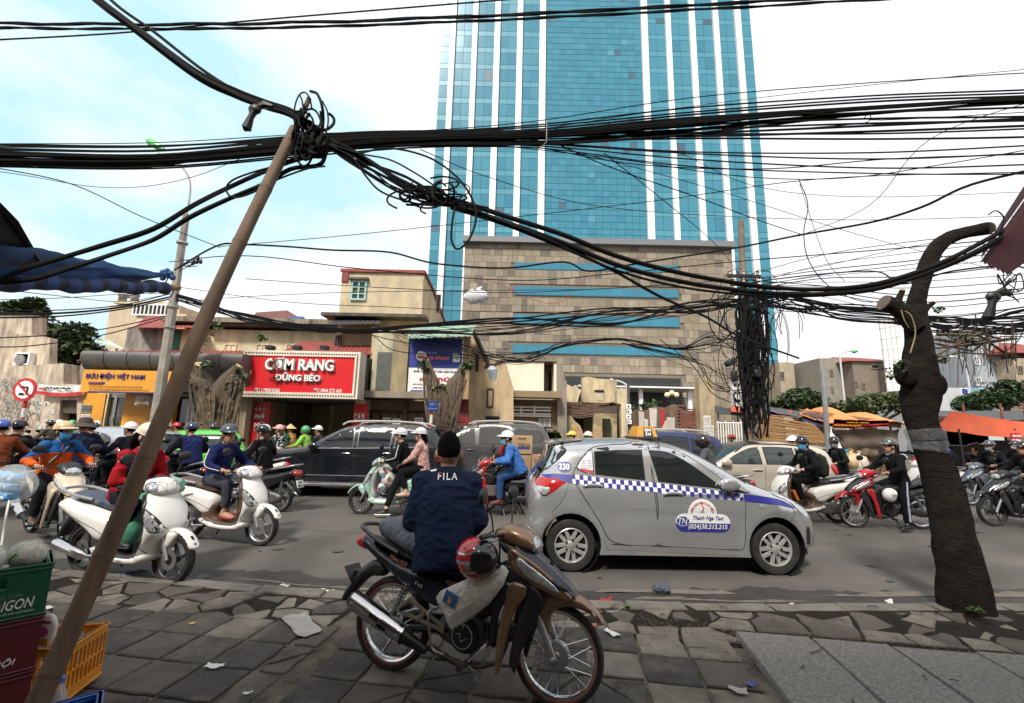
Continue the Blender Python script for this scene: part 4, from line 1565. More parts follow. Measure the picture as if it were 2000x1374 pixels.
for a,y0,c,y1 in((1374,812,1389,830),(1374,831,1395,852),(1376,852,1393,866)):
 pbox('paper_notice',b,(a,y0,c,y1),20.98,.01,WHITE)
 scr(b,(a+1,y0+2,c-1,y1-2),20.98,ink('#6a6a6a'),6,.006,a+y0,hh=.35)
rp(b)
def rubble(name,label,px,Y,wpx,hpx,seed,n=700):
 q=RNG(seed)
 c=dp(px[0],px[1],Y)
 sx,hz=wpx*Y/FPX/2,hpx*Y/FPX
 m=MB()
 for _ in range(n):
  a,r_=q.u(0,6.28),math.sqrt(q.random())
  x,y=r_*cos(a),r_*sin(a)
  h=max(0,(1-r_**1.4))*hz*(1+.2*n2(x*2,y*2,1))
  s=q.u(.06,.22)
  m.box((c.x+x*sx,Y+1.5+y*1.8,.1+h*q.u(.75,1)),(s,s*q.u(.4,.8),s*q.u(.3,.6)),q.choice([0,0,1,1,2,3]),rot=(q.u(-1,1),q.u(-1,1),q.u(0,6)))
 m.lathe([(.01,hz*.93),(.45,hz*.62),(.8,hz*.25),(1.0,.1)],18,'z',(0,0,0),2,MT((c.x,Y+1.5,0))@Matrix.Diagonal((sx,1.8,1,1)))
 o=m.bd(name,[BRK,M('rubble_pink',(.36,.24,.18),.95,0,.3,5,bump=.6),M('rubble_grey',(.30,.26,.21),.95,0,.3,4,bump=.6),M('rubble_pale',(.46,.40,.33),.95,0,.2,5)],kind='stuff')
 return o
rubble('rubble_heap','',(1035,862),17.2,150,62,3,900)
rubble('rubble_heap','',(1205,866),18.0,170,34,4,700)
s=bld('globe_lamp','ornamental lamp with three round cream globes behind the broken wall',(1312,800),26,'lamp')
p=dp(1312,800,26)
zz=dp(1312,776,26).z
MB().tube([(p.x,26,0),(p.x,26,zz-.2)],.06,8).bd('pole',BK,s)
for i,(x,y)in enumerate(((1303,772),(1312,768),(1321,772))):
 g=dp(x,y,26)
 arm=MB().tube([(p.x,26,zz-.3),(g.x,26,g.z-.35),(g.x,26,g.z-.1)],.03,6)
 a=arm.bd('arm',BK,s)
 MB().ell((g.x,26,g.z),(.16,.16,.16),14,10).bd('globe',M('globe_cream',(.80,.66,.42),.35,0,.05,4),a)
rp(s)
for i,(x,y,r_)in enumerate(((1242,800,14),(1258,793,12),(1275,790,16))):
 base=dp(x,y+40,24.5)
 t=thing('garden_palm',('small bushy palm left of the broken garden wall','short palm sprouting above the broken garden wall','taller feathery palm nearest the globe lamp')[i],'plant',(base.x,24.5,.1))
 top=dp(x,y+6,24.5)
 m=MB()
 for k in range(22):
  a,e=rnd.u(0,6.28),rnd.u(.2,1.2)
  L_=r_*24.5/FPX*rnd.u(1,1.6)
  p0=Ve((0,0,top.z-.1))
  d=Ve((cos(a)*cos(e),sin(a)*cos(e),sin(e)))
  pm,p2=p0+d*L_*.6+Ve((0,0,.1)),p0+d*L_+Ve((0,0,-.3*L_))
  for u in range(7):
   f0=p0.lerp(pm,u/6).lerp(pm.lerp(p2,u/6),u/6)
   sd=Ve((-d.y,d.x,.2))*.13
   m.add([f0,f0+sd+d*.1,f0+d*.05],[(0,1,2)],rnd.choice([0,1]))
   m.add([f0,f0-sd+d*.1,f0+d*.05],[(0,2,1)],rnd.choice([0,1]))
 m.bd('fronds',LEAFG[:2],t)
 MB().tube([(0,0,-.05),(0,0,top.z-.1)],.08,6).bd('stem',BARK,t)
# --- MARKET ON THE RIGHT
def drape(name,mat,parent,pts,nu=14,nv=8,sag=.12,th=.02,seed=1,wr=.04):
 a,b_,c,d=[Ve(p)for p in pts]
 m=MB()
 for lay in(0,1):
  for j in range(nv+1):
   for i in range(nu+1):
    u,v=i/nu,j/nv
    p=a.lerp(b_,u).lerp(d.lerp(c,u),v)
    z=-sag*4*u*(1-u)*(1-.3*v)-sag*2*v*(1-v)+wr*n2(u*5+seed,v*4,1)+wr*.5*n2(u*13,v*9+seed,1)
    m.v.append((p.x+wr*.4*n2(u*7,v*3+seed,1),p.y,p.z+z-lay*th))
 n=nu+1
 o=n*(nv+1)
 for j in range(nv):
  for i in range(nu):
   q_=(j*n+i,j*n+i+1,(j+1)*n+i+1,(j+1)*n+i)
   m.f.append(q_)
   m.f.append(tuple(x+o for x in q_)[::-1])
   m.m+=[0,0]
 return m.bd(name,mat,parent,sharp=60)
TARP=M('orange_tarp',(.62,.235,.075),.65,0,.12,2,bump=.2,bS=6,dirt=.25,dC=(.45,.17,.06))
TARPD=M('dark_orange_tarp',(.40,.062,.018),.7,0,.18,1.5,bump=.25,bS=6,dirt=.4,dC=(.18,.04,.02))
NAVYT=M('navy_tarp',(.015,.022,.07),.7,0,.2,3)
DRAPT=M('dirty_sheet',(.20,.155,.12),.9,0,.35,2.5,bump=.5,bS=12,dirt=.6,dC=(.06,.045,.035))
def at(x,y,Y):
 return dp(x,y,Y)
b=bld('market_stall','market stall under a domed pale orange tarpaulin with hanging sheets',(1690,870),19,'stall')
m=MB()
x0,x1=at(1612,825,18).x,at(1775,825,18).x
nx_,ny_=24,10
zl=at(1690,832,18).z
for j in range(ny_+1):
 for i in range(nx_+1):
  u,v=i/nx_,j/ny_
  pk=[1620,1650,1690,1740,1790]
  hump=.85*math.exp(-((u-.28)/.17)**2)+.62*math.exp(-((u-.72)/.2)**2)
  z=zl+.05+hump*sin(pi*min(1,v*1.0+.08))*.9+.05*n2(u*8,v*5,1)
  m.v.append((x0+(x1-x0)*u,17.8+4.0*v,z))
for j in range(ny_):
 for i in range(nx_):
  a=j*(nx_+1)+i
  m.f.append((a,a+1,a+nx_+2,a+nx_+1))
  m.m.append(0)
m.bd('tarpaulin',TARP,b)
drape('side_tarpaulin',TARP,b,[at(1560,808,18.5),at(1622,826,18),at(1640,812,20),at(1575,798,20.5)],sag=.05,seed=3)
drape('navy_tarpaulin',NAVYT,b,[at(1568,826,18.3),at(1640,832,18.1),at(1638,806,18.6),at(1566,804,18.8)],sag=.04,seed=4)
drape('hanging_sheet',DRAPT,b,[at(1578,868,18.6),at(1752,872,18.4),at(1756,836,18.2),at(1570,832,18.4)],24,6,.12,.02,5,.14)
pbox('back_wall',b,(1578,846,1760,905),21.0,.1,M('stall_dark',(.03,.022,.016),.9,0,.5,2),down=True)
pbox('counter',b,(1590,888,1745,920),18.8,1.2,WOODB,down=True)
for x in(1596,1672,1745):
 p=at(x,850,18.4)
 MB().tube([(p.x,18.5,0),(p.x,18.5,at(x,822,18.4).z)],.04,6).bd('post',M('pole_wood',(.24,.15,.09),.85,0,.3,5),b)
m=MB()
q=RNG(12)
for i in range(6):
 p0,p1=at(1560+i*3,800+i*3,18.6),at(1760,826+i*2,18)
 m.tube([p0,p1],.02,4)
m.bd('bamboo_struts',M('pole_wood',None),b)
rp(b)
b=bld('red_banner','red cloth market banner with yellow lettering hung under the orange tarpaulin',(1680,830),17.6,'banner')
ctr=[at(1626,836,17.6),at(1736,832,17.6),at(1736,821,17.6),at(1629,819,17.6)]
drape('cloth',M('banner_cloth_red',(.50,.02,.022),.7,0,.1,3),b,ctr,18,4,.03,.01,6,.02)
YEL=ink('#c9a01e','banner_yellow')
ptext('CHỢ MƠ TẠM - NĂM 2018',b,(1652,824,1696,828),17.55,YEL,.03,.01)
ptext('ĐỊA ĐIỂM BÁN GẠO, MIẾN, HÀNG KHÔ',b,(1628,829,1680,834),17.55,YEL,.03,.01)
rp(b)
BAMB=M('split_bamboo',(.30,.165,.062),.75,0,.3,5,bump=.3,dirt=.4,dC=(.12,.07,.035),sT=(1,1,14))
b=bld('bamboo_fence','sloping fence of split bamboo slats behind the sand coloured hatchback',(1530,850),17.6,'fence')
for i in range(17):
 a,c=at(1484,811+i*3.2,17.6),at(1590+min(20,i*2),830+i*2.2,17.4)
 m=MB()
 mid=a.lerp(c,.5)+Ve((0,-.02,.05*sin(i*1.7)-.03))
 m.tube([a,mid,c],[.032,.036,.030],6)
 m.bd('slat',BAMB,b)
for x in(1488,1530,1575):
 p=at(x,812,17.7)
 MB().tube([(p.x,17.72,0),(p.x,17.72,at(x,812+(x-1484)*.2,17.7).z+.15)],.04,6).bd('post',M('pole_wood',None),b)
rp(b)
b=bld('lean_to_roof','ragged black and orange sheet roof behind the tangled pole',(1520,800),19.5,'roof')
for i in range(4):
 drape('sheet',(BK,TARPD,DRAPT,BK)[i],b,[at(1398+i*30,806-i*2,19.5),at(1500+i*32,812+i*2,19),at(1520+i*30,800+i*3,20.5),at(1396+i*30,794-i,21)],sag=.06,seed=i+20)
for x in(1402,1470,1560,1610):
 p=at(x,806,20)
 MB().tube([(p.x,20,0),(p.x,20,p.z)],.05,6).bd('post',STEEL,b)
rp(b)
b=bld('railing','low white metal railing between the concrete pillar and the tangled pole',(1420,850),19,'railing')
for i in range(10):
 p0=at(1402+i*5,822+(i%3)*3,19)
 MB().tube([(p0.x,19,0),(p0.x,19,p0.z)],.022,5).bd('bar',LW,b)
p0,p1=at(1400,826,19),at(1450,827,19)
MB().tube([p0,p1],.025,5).bd('rail',LW,b)
rp(b)
b=bld('red_tent','dark orange red pitched tent awning at the right edge of the market',(1930,850),15.5,'tent')
A_,B_,C_,D_,E_=at(1826,838,15.6),at(1860,804,15.6),at(2060,852,15.0),at(1850,812,18.5),at(2080,830,18.5)
m=MB()
nu=16
for side in(0,1):
 pa,pb,pc,pd=(A_,C_,at(2080,838,15.6),B_)if side==0 else(B_,at(2080,838,15.6),E_,D_)
 o=len(m.v)
 for j in range(7):
  for i in range(nu+1):
   u,v=i/nu,j/6
   p=Ve(pa).lerp(Ve(pb),u).lerp(Ve(pd).lerp(Ve(pc),u),v)
   m.v.append((p.x,p.y,p.z+.05*n2(u*6,v*4+side,1)-.12*sin(pi*u)*(1-v)))
 for j in range(6):
  for i in range(nu):
   a=o+j*(nu+1)+i
   m.f.append((a,a+1,a+nu+2,a+nu+1))
   m.m.append(0)
m.bd('canopy',TARPD,b)
for x in(1880,1990):
 p=at(x,850,15.3)
 MB().tube([(p.x,15.4,0),(p.x,15.4,at(x,838,15.3).z)],.03,6).bd('pole',BK,b)
drape('white_flap',M('white_sheet',(.74,.73,.71),.8,0,.1,3,bump=.2),b,[at(1838,866,17),at(1935,866,17),at(1925,838,17),at(1836,840,17)],14,5,.05,.02,31,.1)
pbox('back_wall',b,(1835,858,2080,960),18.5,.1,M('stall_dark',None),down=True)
rp(b)
b=bld('long_tarpaulin','long orange tarpaulin roof stretched behind the red tent',(1900,820),19,'tarpaulin')
drape('sheet',TARP,b,[at(1760,828,18.8),at(2080,845,19),at(2080,806,21.5),at(1770,806,21.5)],20,6,.1,.02,41)
drape('sheet',BK,b,[at(1820,812,19.5),at(2080,822,19.5),at(2080,800,21),at(1825,802,21)],16,5,.06,.02,43)
for x in(1775,1873,1945,1990):
 p=at(x,798,20)
 MB().tube([(p.x,19.8,0),(p.x,19.8,p.z+.2)],.045,6).bd('post',M('rust_post',(.18,.06,.04),.8,.2,.3,6),b)
rp(b)
b=bld('red_board','small red painted notice board hanging under the red tent',(1985,850),14.5,'sign')
pbox('board',b,(1974,846,1996,866),14.6,.03,M('sign_red',None))
ptext('SỬA CHỮA',b,(1976,849,1994,854),14.58,LW,.012,.0)
ptext('KHÓA',b,(1976,857,1994,864),14.58,LW,.012,.02)
rp(b)
SACK=[M('clear_sack_%d'%i,c,.45,0,.3,7,bump=.5,bS=18,coat=.2)for i,c in enumerate([(.50,.36,.20),(.58,.50,.40),(.42,.30,.20),(.62,.58,.52)])]
q=RNG(21)
sacks=[(1632,868,.32),(1650,872,.28),(1668,860,.3),(1690,862,.3),(1663,900,.34),(1655,880,.3),(1683,880,.3),(1705,858,.28),(1640,890,.3),(1678,905,.36),(1700,880,.28),(1735,862,.3)]
names=['tan','cream','brown','white']
where=['at the left end of the counter','beside the walker in the blue jacket','low in the middle of the counter','high in the middle of the counter','on the ground by the walker','behind the walker','under the counter edge','near the masked rider','at the counter foot','slumped in front of the counter','right of the counter middle','farthest right on the counter']
for i,(x,y,s)in enumerate(sacks):
 p=at(x,y,18.7 if y<885 else 17.9)
 m=MB()
 mm=MB().ell((0,0,0),(s,s*.8,s*.9),12,8)
 vs=[]
 for v in mm.v:
  k=1+.18*n2(v[0]*5+i,v[1]*5+v[2]*4,1)
  vs.append((v[0]*k,v[1]*k,v[2]*k))
 m.add(vs,mm.f)
 m.tube([(0,0,s*.8),(.02,0,s*1.05),(.06,0,s*1.25)],[.1,.04,.1],8)
 o=m.bd('goods_sack',SACK[i%4])
 o.location=p
 o['label']='%s plastic sack of dry goods %s'%(names[i%4],where[i])
 o['category']='sack'
 o['group']='sacks of goods on the market stall'
V=put('hanging_bag',None)
bpy.data.objects.remove(V)
m=MB()
p=at(1623,840,16.2)
m.tube([(0,0,.1),(.0,0,-.1),(.02,0,-.3),(.02,0,-.62),(.0,0,-.72)],[.01,.03,.14,.26,.1],10)
o=m.bd('hanging_bag',M('thin_white_bag',(.72,.70,.66),.5,0,.15,6,bump=.5,bS=15))
o.location=p
o['label']='white plastic bag hanging from the thin metal market pole'
o['category']='bag'
# --- POLES, TREES, WIRES
POLEC=M('pole_concrete',(.30,.27,.23),.9,0,.25,3,bump=.5,bS=40,dirt=.6,sK=6,dC=(.10,.09,.075))
def pole(name,label,p0,p1,r0,r1,mat,n=10,cat='pole',Y=None):
 t=thing(name,label,cat,(p0[0],p0[1],p0[2]))
 a,c=Ve((0,0,0)),Ve(p1)-Ve(p0)
 m=MB().tube([a,a.lerp(c,.33),a.lerp(c,.66),c],[r0,r0*.67+r1*.33,r0*.33+r1*.67,r1],n)
 m.bd('shaft',mat,t)
 return t
def foot(px,Y,z=.05):
 p=dp(px[0],px[1],Y)
 return Ve((p.x,Y,z))
YL=14.0
top=dp(364,420,YL)
mid=dp(318,730,YL)
k=(top.z-.05)/(top.z-mid.z)
base=top+(mid-top)*k
t=pole('utility_pole','tall grey concrete lamp pole left of the bamboo pole',base,top,.17,.10,POLEC,8)
b0=Ve(base)
arm=[dp(364,425,YL),dp(371,380,YL),dp(370,352,YL),dp(358,330,YL),dp(335,312,YL),dp(310,300,YL)]
m=MB().tube([Ve(p)-b0 for p in sm3(arm,6)],.035,6)
m.bd('lamp_arm',STEEL,t)
h0,h1=dp(320,293,YL),dp(287,274,YL)
m=MB()
d=(h1-h0)
m.tube([h0-b0,h0+d*.3-b0,h0+d*.8-b0,h1-b0],[.06,.12,.13,.05],8)
m.bd('lamp_head',M('green_lamp',(.10,.42,.12),.4,0,.1,5),t)
for y in(475,600,640):
 p=dp(364-(y-420)*.148,y,YL)
 MB().lathe([(.14,-.03),(.17,-.03),(.17,.03),(.14,.03)],10,'z',tuple(p-b0)).bd('clamp',STEEL,t)
m=MB()
q=RNG(3)
for i in range(7):
 a=dp(350,505+i*4,YL-.2)
 e=dp(388+q.u(-6,10),500+q.u(-12,20),YL-.3)
 m.tube([a-b0,a.lerp(e,.5)-b0+Ve((0,0,q.u(-.2,.1))),e-b0],.014,4)
for i in range(5):
 p=dp(384+q.u(-8,10),508+q.u(-8,8),YL-.3)
 m.ell(tuple(p-b0),(.06,.06,.09),6,4)
m.bd('insulators',BK,t,kind='stuff')
YK=13.0
top,low=dp(1447,432,YK),dp(1462,850,YK)
k=(top.z-.05)/(top.z-low.z)
base=top+(low-top)*k
t=pole('utility_pole','brown concrete utility pole wrapped in a huge tangle of black cables',base,top,.16,.085,M('pole_brown',(.19,.145,.11),.92,0,.3,3,bump=.6,bS=40,dirt=.5,dC=(.07,.055,.045)),10)
b0=Ve(base)
for y,w in((540,1.0),(556,.8)):
 c=dp(1453,y,YK-.2)
 MB().box(tuple(c-b0),(w,.08,.09)).bd('crossarm',BK,t)
 for i in(-1,0,1):
  MB().lathe([(.0,0),(.04,0),(.05,.06),(.03,.09),(.05,.12),(.02,.17),(0,.17)],8,'z',tuple(c-b0+Ve((i*w*.42,0,.04)))).bd('insulator',M('porcelain',(.35,.30,.24),.3,0,.1,5),t)
q=RNG(17)
m=MB()
for i in range(95):
 sd=q.u(-1,1)
 y0,y1=q.u(555,640),q.u(690,862)
 pts=[]
 ph,am=q.u(0,6),q.u(3,14)
 dY=q.u(-.45,.25)
 for j in range(9):
  f=j/8
  y=y0+(y1-y0)*f
  env=34-12*abs(f-.5)if sd>0 else 22-8*abs(f-.4)
  x=1447+(y-432)*.036+8+sd*env+am*sin(ph+f*q.u(3,6))
  pts.append(dp(x,y,YK+dY))
 m.tube([Ve(p)-b0 for p in sm3(pts,3)],q.choice([.012,.016,.022,.03]),4)
for i in range(30):
 x,y=1452+q.gauss(8,20),q.u(575,780)
 rr=q.u(12,48)
 a0=q.u(0,6)
 pts=[dp(x+rr*.8*cos(a0+a*.6),y+rr*1.3*sin(a0+a*.6),YK-.35+q.u(-.05,.05))for a in range(q.choice([6,8,10]))]
 m.tube([Ve(p)-b0 for p in sm3(pts,3)],q.choice([.010,.013,.016]),4)
m.bd('cable_tangle',WIRE,t,kind='stuff')
for x,y,w,h in((1427,708,22,11),(1434,735,9,20),(1478,730,12,16)):
 c=dp(x,y,YK-.4)
 s=YK/FPX
 MB().box(tuple(c-b0),(w*s,.2,h*s),bev=.03,rot=(0,-.5 if w>h else 0,0)).bd('splice_box',BK,t)
c=dp(1438,770,YK-.25)
bx=MB().box(tuple(c-b0),(.27,.16,.72),bev=.015).bd('meter_cabinet',WHITE,t)
for i in range(6):
 p=c-b0+Ve((-.06+(i%2)*.1,-.085,.25-(i//2)*.22))
 MB().box(tuple(p),(.05,.02,.07)).bd('window',INT,bx)
p1,p0=dp(1607,724,14.5),dp(1619,900,14.5)
k=(p1.z-ZR)/(p1.z-p0.z)
pole('metal_pole','thin rusty topped grey metal pole in front of the market',p1+(p0-p1)*k,p1,.075,.075,M('galvanised',(.33,.34,.35),.5,.5,.15,4,dirt=.4,sK=6,dC=(.2,.11,.06)),10)
for lab,x,ytop,dx,Y in(('far street lamp with curved arm and green head left of the hip roofed house',1641,700,1,40),('far street lamp curving left in front of the dark grey house',1886,712,-1,40),('small street lamp bending left over the ruins',1224,760,-1,30)):
 p=dp(x,ytop,Y)
 t=thing('street_lamp',lab,'street lamp',(p.x,Y,.05))
 s=Y/FPX
 m=MB().tube(sm3([(0,0,0),(0,0,p.z*.6),(0,0,p.z),(dx*5*s,0,p.z+9*s),(dx*18*s,0,p.z+14*s),(dx*26*s,0,p.z+13*s)],5),.055*Y/40+.02,6)
 m.bd('post',M('lamp_white',(.6,.61,.6),.5,.2,.1,2),t)
 MB().tube([(dx*24*s,0,p.z+13.5*s),(dx*29*s,0,p.z+13*s),(dx*36*s,0,p.z+14*s)],[.08,.2,.08],8).bd('lamp_head',M('green_lamp',None)if dx>0 else M('lamp_white',None),t)
YS_=12.5
c=dp(54,762,YS_)
lo=dp(38,850,YS_)
k=(c.z-ZR)/(c.z-lo.z)
base=c+(lo-c)*k
base.z=.1
t=thing('traffic_sign','round no left turn sign for trucks on a red and white striped post','traffic sign',base)
b0=Ve(base)
n=9
for i in range(n):
 a,e=(c-b0)*(i/n),(c-b0)*((i+1)/n)
 MB().tube([a,e],.045,10).bd('post_band',M('sign_post_red',(.50,.02,.02),.5,0,.08,4)if i%2 else M('sign_post_white',(.72,.70,.68),.5,0,.08,4),t)
r_=22.5*YS_/FPX
cc=c-b0+Ve((0,-.08,0))
d=MB().lathe([(0,0),(r_,0),(r_,.02),(0,.02)],40,'y',tuple(cc)).bd('disc',M('sign_ring_red',(.55,.015,.02),.4,0,.06,3),t)
MB().lathe([(0,0),(r_*.76,0),(r_*.76,.006),(0,.006)],40,'y',tuple(cc+Ve((0,-.008,0)))).bd('face',LW,d)
m=MB()
m.tube([cc+Ve((r_*.28,-.013,-r_*.42)),cc+Ve((r_*.28,-.013,r_*.18))],r_*.075,4)
m.tube([cc+Ve((r_*.30,-.013,r_*.2)),cc+Ve((-r_*.18,-.013,r_*.2))],r_*.075,4)
m.prism([(cc.x-r_*.15,cc.z+r_*.05),(cc.x-r_*.15,cc.z+r_*.37),(cc.x-r_*.42,cc.z+r_*.21)],cc.y-.022,cc.y-.012)
MB.bd(m,'arrow',BK,d)
m=MB()
m.box((cc.x-r_*.2,cc.y-.014,cc.z-r_*.38),(r_*.36,.008,r_*.2))
m.box((cc.x+r_*.04,cc.y-.014,cc.z-r_*.42),(r_*.12,.008,r_*.12))
m.bd('truck_symbol',BK,d)
a=R(-42)
MB().box(tuple(cc+Ve((0,-.02,0))),(r_*1.6,.006,r_*.17),rot=(0,-a,0)).bd('slash',M('sign_ring_red',None),d)
YS_=14.5
c=dp(846,794,YS_)
lo=dp(841,840,YS_)
base=Ve((lo.x,YS_,.1))
t=thing('street_name_sign','small blue street name plate on a red and white post by the paint shop','sign',base)
for i in range(8):
 z0,z1=(c.z-.1)*i/8,(c.z-.1)*(i+1)/8
 MB().tube([(0,0,z0),(0,0,z1)],.05,10).bd('post_band',M('sign_post_red',None)if i%2 else M('sign_post_white',None),t)
x=c.x-base.x
MB().box((x,-.07,c.z-.1),(.34,.03,.31)).bd('plate',M('street_blue',(.02,.07,.30),.45,0,.06,4),t)
text('SỐ 1',t,LT,.2,.08,LW,(x,-.09,c.z-.03),ext=.004)
text('PHỐ MINH KHAI',t,LT,.27,.045,LW,(x,-.09,c.z-.17),ext=.004)
# ---- pruned fig trees with aerial roots
def figtree(label,Y,basepx,h_px,limbs,seed):
 base=foot(basepx,Y,.1)
 t=thing('pruned_fig_tree',label,'tree',base)
 b0=Ve(base)
 s=Y/FPX
 tr=[dp(basepx[0],basepx[1],Y),dp(basepx[0]+h_px[0]*.5,basepx[1]+h_px[1]*.5,Y),dp(basepx[0]+h_px[0],basepx[1]+h_px[1],Y)]
 tr[0]=base
 m=MB().tube([Ve(p)-b0 for p in sm3(tr,5)],[.42-.012*i for i in range(11)],12)
 q=RNG(seed)
 for l in limbs:
  pts=[dp(x,y,Y+dy)-b0 for x,y,dy,w in l]
  rr=[w*s/2 for x,y,dy,w in l]
  P=sm3(pts,4)
  RR=np.interp(np.linspace(0,len(rr)-1,len(P)),range(len(rr)),rr)
  m.tube(P,list(RR),9)
 m.bd('trunk',BARK,t)
 for l in limbs:
  x,y,dy,w=l[-1]
  p,p2=dp(x,y,Y+dy)-b0,dp(l[-2][0],l[-2][1],Y+l[-2][2])-b0
  n=(p-p2).normalized()
  MB().tube([p+n*.002,p+n*.02],w*s/2*.93,10).bd('cut_face',PALEWOOD,t)
 m=MB()
 for i in range(170):
  l=q.choice(limbs)
  j=q.randrange(1,len(l))
  x,y,dy,w=l[j]
  x0=x+q.u(-w,w)*.6
  x1=basepx[0]+(x0-basepx[0])*q.u(.35,.75)+q.u(-6,6)
  y1=basepx[1]-q.u(0,60)
  pts=[dp(x0,y+q.u(0,12),Y+dy-.2),dp(x0*.55+x1*.45+q.u(-4,4),(y+y1)/2,Y-.35+q.u(-.15,.15)),dp(x1,y1,Y-.40)]
  m.tube([p-b0 for p in sm3(pts,4)],q.choice([.015,.025,.04]),4)
 m.bd('aerial_roots',M('root_brown',(.125,.088,.060),.95,0,.5,7,bump=.8),t,kind='stuff')
 crown('leaves',LEAFG,t,[(tuple(dp(l[-1][0]+q.u(-10,10),l[-1][1]+q.u(-6,16),Y-.3)-b0),.3)for l in limbs],.13,90,seed)
 return t
figtree('pruned fig tree with matted aerial roots in front of the post office glass',14.5,(417,850),(4,-60),[[(417,800,0,50),(400,750,0,34),(385,728,0,26),(388,712,-.2,14)],[(420,790,0,46),(438,750,0,30),(455,728,.1,20),(467,716,.1,14)],[(420,800,0,40),(450,770,.2,26),(466,745,.3,18)],[(410,780,0,40),(395,752,-.3,24),(376,742,-.4,16)]],5)
figtree('leaning pruned fig tree with one pale sawn limb in front of the paint shop sign',15.5,(868,855),(6,-70),[[(872,800,0,44),(858,770,0,22),(842,730,0,15),(832,706,0,13)],[(875,800,0,46),(885,760,0,34),(898,735,.1,22),(903,715,.1,10)],[(870,790,0,30),(862,765,-.2,18),(860,752,-.2,12)]],9)
# ---- the dark leaning trunk on the near kerb
YTK=4.62
s=YTK/FPX*.73
def tkp(x,y,dY=.0):
 return dp(x,y,YTK+dY)
base=gp(1892,1205,0)
base=Ve((base.x,YTK+.05,-.02))
TB=M('black_bark',(.026,.020,.016),.95,0,.6,7,bump=2.6,bS=26,sT=(1,1,2.2),dirt=.45,dC=(.060,.048,.038),spec=.12)
trunk=thing('street_tree','dark leaning street tree trunk pruned to a bare crooked limb','tree',base)
b0=Ve(base)
spine=[(1893,1225,128),(1888,1190,108),(1878,1120,97),(1864,1050,88),(1850,980,80),(1832,920,74),(1812,868,69),(1800,820,70),(1796,780,80),(1798,745,84),(1796,715,78),(1794,680,62),(1791,645,54),(1789,615,48),(1791,585,42),(1800,550,41),(1812,515,42),(1826,488,41),(1848,468,38),(1880,456,34),(1908,450,33),(1930,446,34)]
P=sm3([tkp(x,y)for x,y,w in spine],4)
RR=np.interp(np.linspace(0,len(spine)-1,len(P)),range(len(spine)),[w*.5*s for _,_,w in spine])
m=MB().tube([Ve(p)-b0 for p in P],list(RR),22)
nv=[]
for i,v in enumerate(m.v):
 r_=i//22
 ax=Ve(P[min(r_,len(P)-1)])-b0
 d=Ve(v)-ax
 k=1+.13*n2(v[0]*9+v[1]*3,v[2]*5,1)+.05*n2(v[0]*22,v[2]*24+v[1]*20,1)+.05*n2(v[1]*14+5,v[2]*3,1)
 if v[2]<.25:
  k+=.25*(.25-v[2])*(1+n2(math.atan2(d.y,d.x)*2.2,1.0,1))
 nv.append(tuple(ax+d*k))
m.v=nv
m.ell(tuple(tkp(1826,752,-.02)-b0),(.10,.10,.13),12,8)
m.ell(tuple(tkp(1770,730,-.06)-b0),(.11,.10,.15),12,8)
for l in([(1790,640,50),(1768,615,46),(1748,600,42),(1728,592,44)],[(1762,602,26),(1755,588,17),(1762,570,14)],[(1800,610,24),(1812,600,14),(1822,593,11)]):
 m.tube([Ve(p)-b0 for p in sm3([tkp(x,y,-.05)for x,y,w in l],4)],list(np.interp(np.linspace(0,len(l)-1,(len(l)-1)*4+1),range(len(l)),[w*.5*s for x,y,w in l])),12)
m.bd('trunk',TB,trunk,sharp=70)
for(x,y,w),(x2,y2)in(((1727,592,44),(1748,600)),((1762,569,14),(1756,588)),((1823,592,11),(1812,600)),((1931,446,34),(1908,450))):
 p,p2=tkp(x,y,-.05)-b0,tkp(x2,y2,-.05)-b0
 n=(p-p2).normalized()
 MB().tube([p,p+n*.015],w*.48*s,12).bd('cut_face',M('old_cut',(.12,.09,.065),.9,0,.4,20)if w>20 else PALEWOOD,trunk)
FILM=M('clear_film',(.22,.23,.25),.22,0,.6,14,bump=.9,bS=30,coat=.5,alpha=.32,spec=.8)
for yc,tilt in((848,3),(872,0)):
 pts,rr=[],[]
 for i in range(5):
  y=yc-11+i*5.5
  x=np.interp(-y,[-868,-820],[1812,1800])
  pts.append(tkp(x,y)-b0)
  rr.append((37.5+(1.5 if i in(1,3)else 0))*s)
 m=MB().tube(pts,rr,26,cap=False)
 m.v=[tuple(Ve(v)+Ve((0,0,.02*n2(v[0]*9,v[1]*9+yc,1)))+(Ve(v)-pts[i//26]).normalized()*(.010+.012*n2(v[0]*14+v[2]*31,v[1]*14,1)))for i,v in enumerate(m.v)]
 m.bd('plastic_wrap',FILM,trunk)
q=RNG(5)
m=MB()
for i in range(60):
 x,y=q.u(1832,1990),q.u(640,700)
 L_=q.u(8,60)
 m.tube([tkp(x,y-20,.1)-b0,tkp(x+q.u(-5,5),y+L_*.4,.1)-b0,tkp(x+q.u(-8,8),y+L_,.1)-b0],q.choice([.002,.003,.005]),3)
for i in range(9):
 m.tube([tkp(1822+q.u(0,10),650+q.u(0,60),.02)-b0,tkp(1880+q.u(-20,40),660+q.u(-15,30),.1)-b0,tkp(1960+q.u(-40,50),665+q.u(-20,40),.15)-b0],q.choice([.005,.008,.012]),4)
m.bd('hanging_rootlets',M('root_brown',None),trunk,kind='stuff')
SPR_=crown('sprout',LEAFG,trunk,[(tuple(tkp(1748,722,-.1)-b0),.10),(tuple(tkp(1760,712,-.1)-b0),.07),(tuple(tkp(1740,735,-.1)-b0),.05),(tuple(tkp(1842,705,-.1)-b0),.05),(tuple(tkp(1835,605,.1)-b0),.06),(tuple(tkp(1870,660,.1)-b0),.09),(tuple(tkp(1900,668,.1)-b0),.07),(tuple(tkp(1840,625,.1)-b0),.05)],.022,420,4)
SPR_['kind']='stuff'
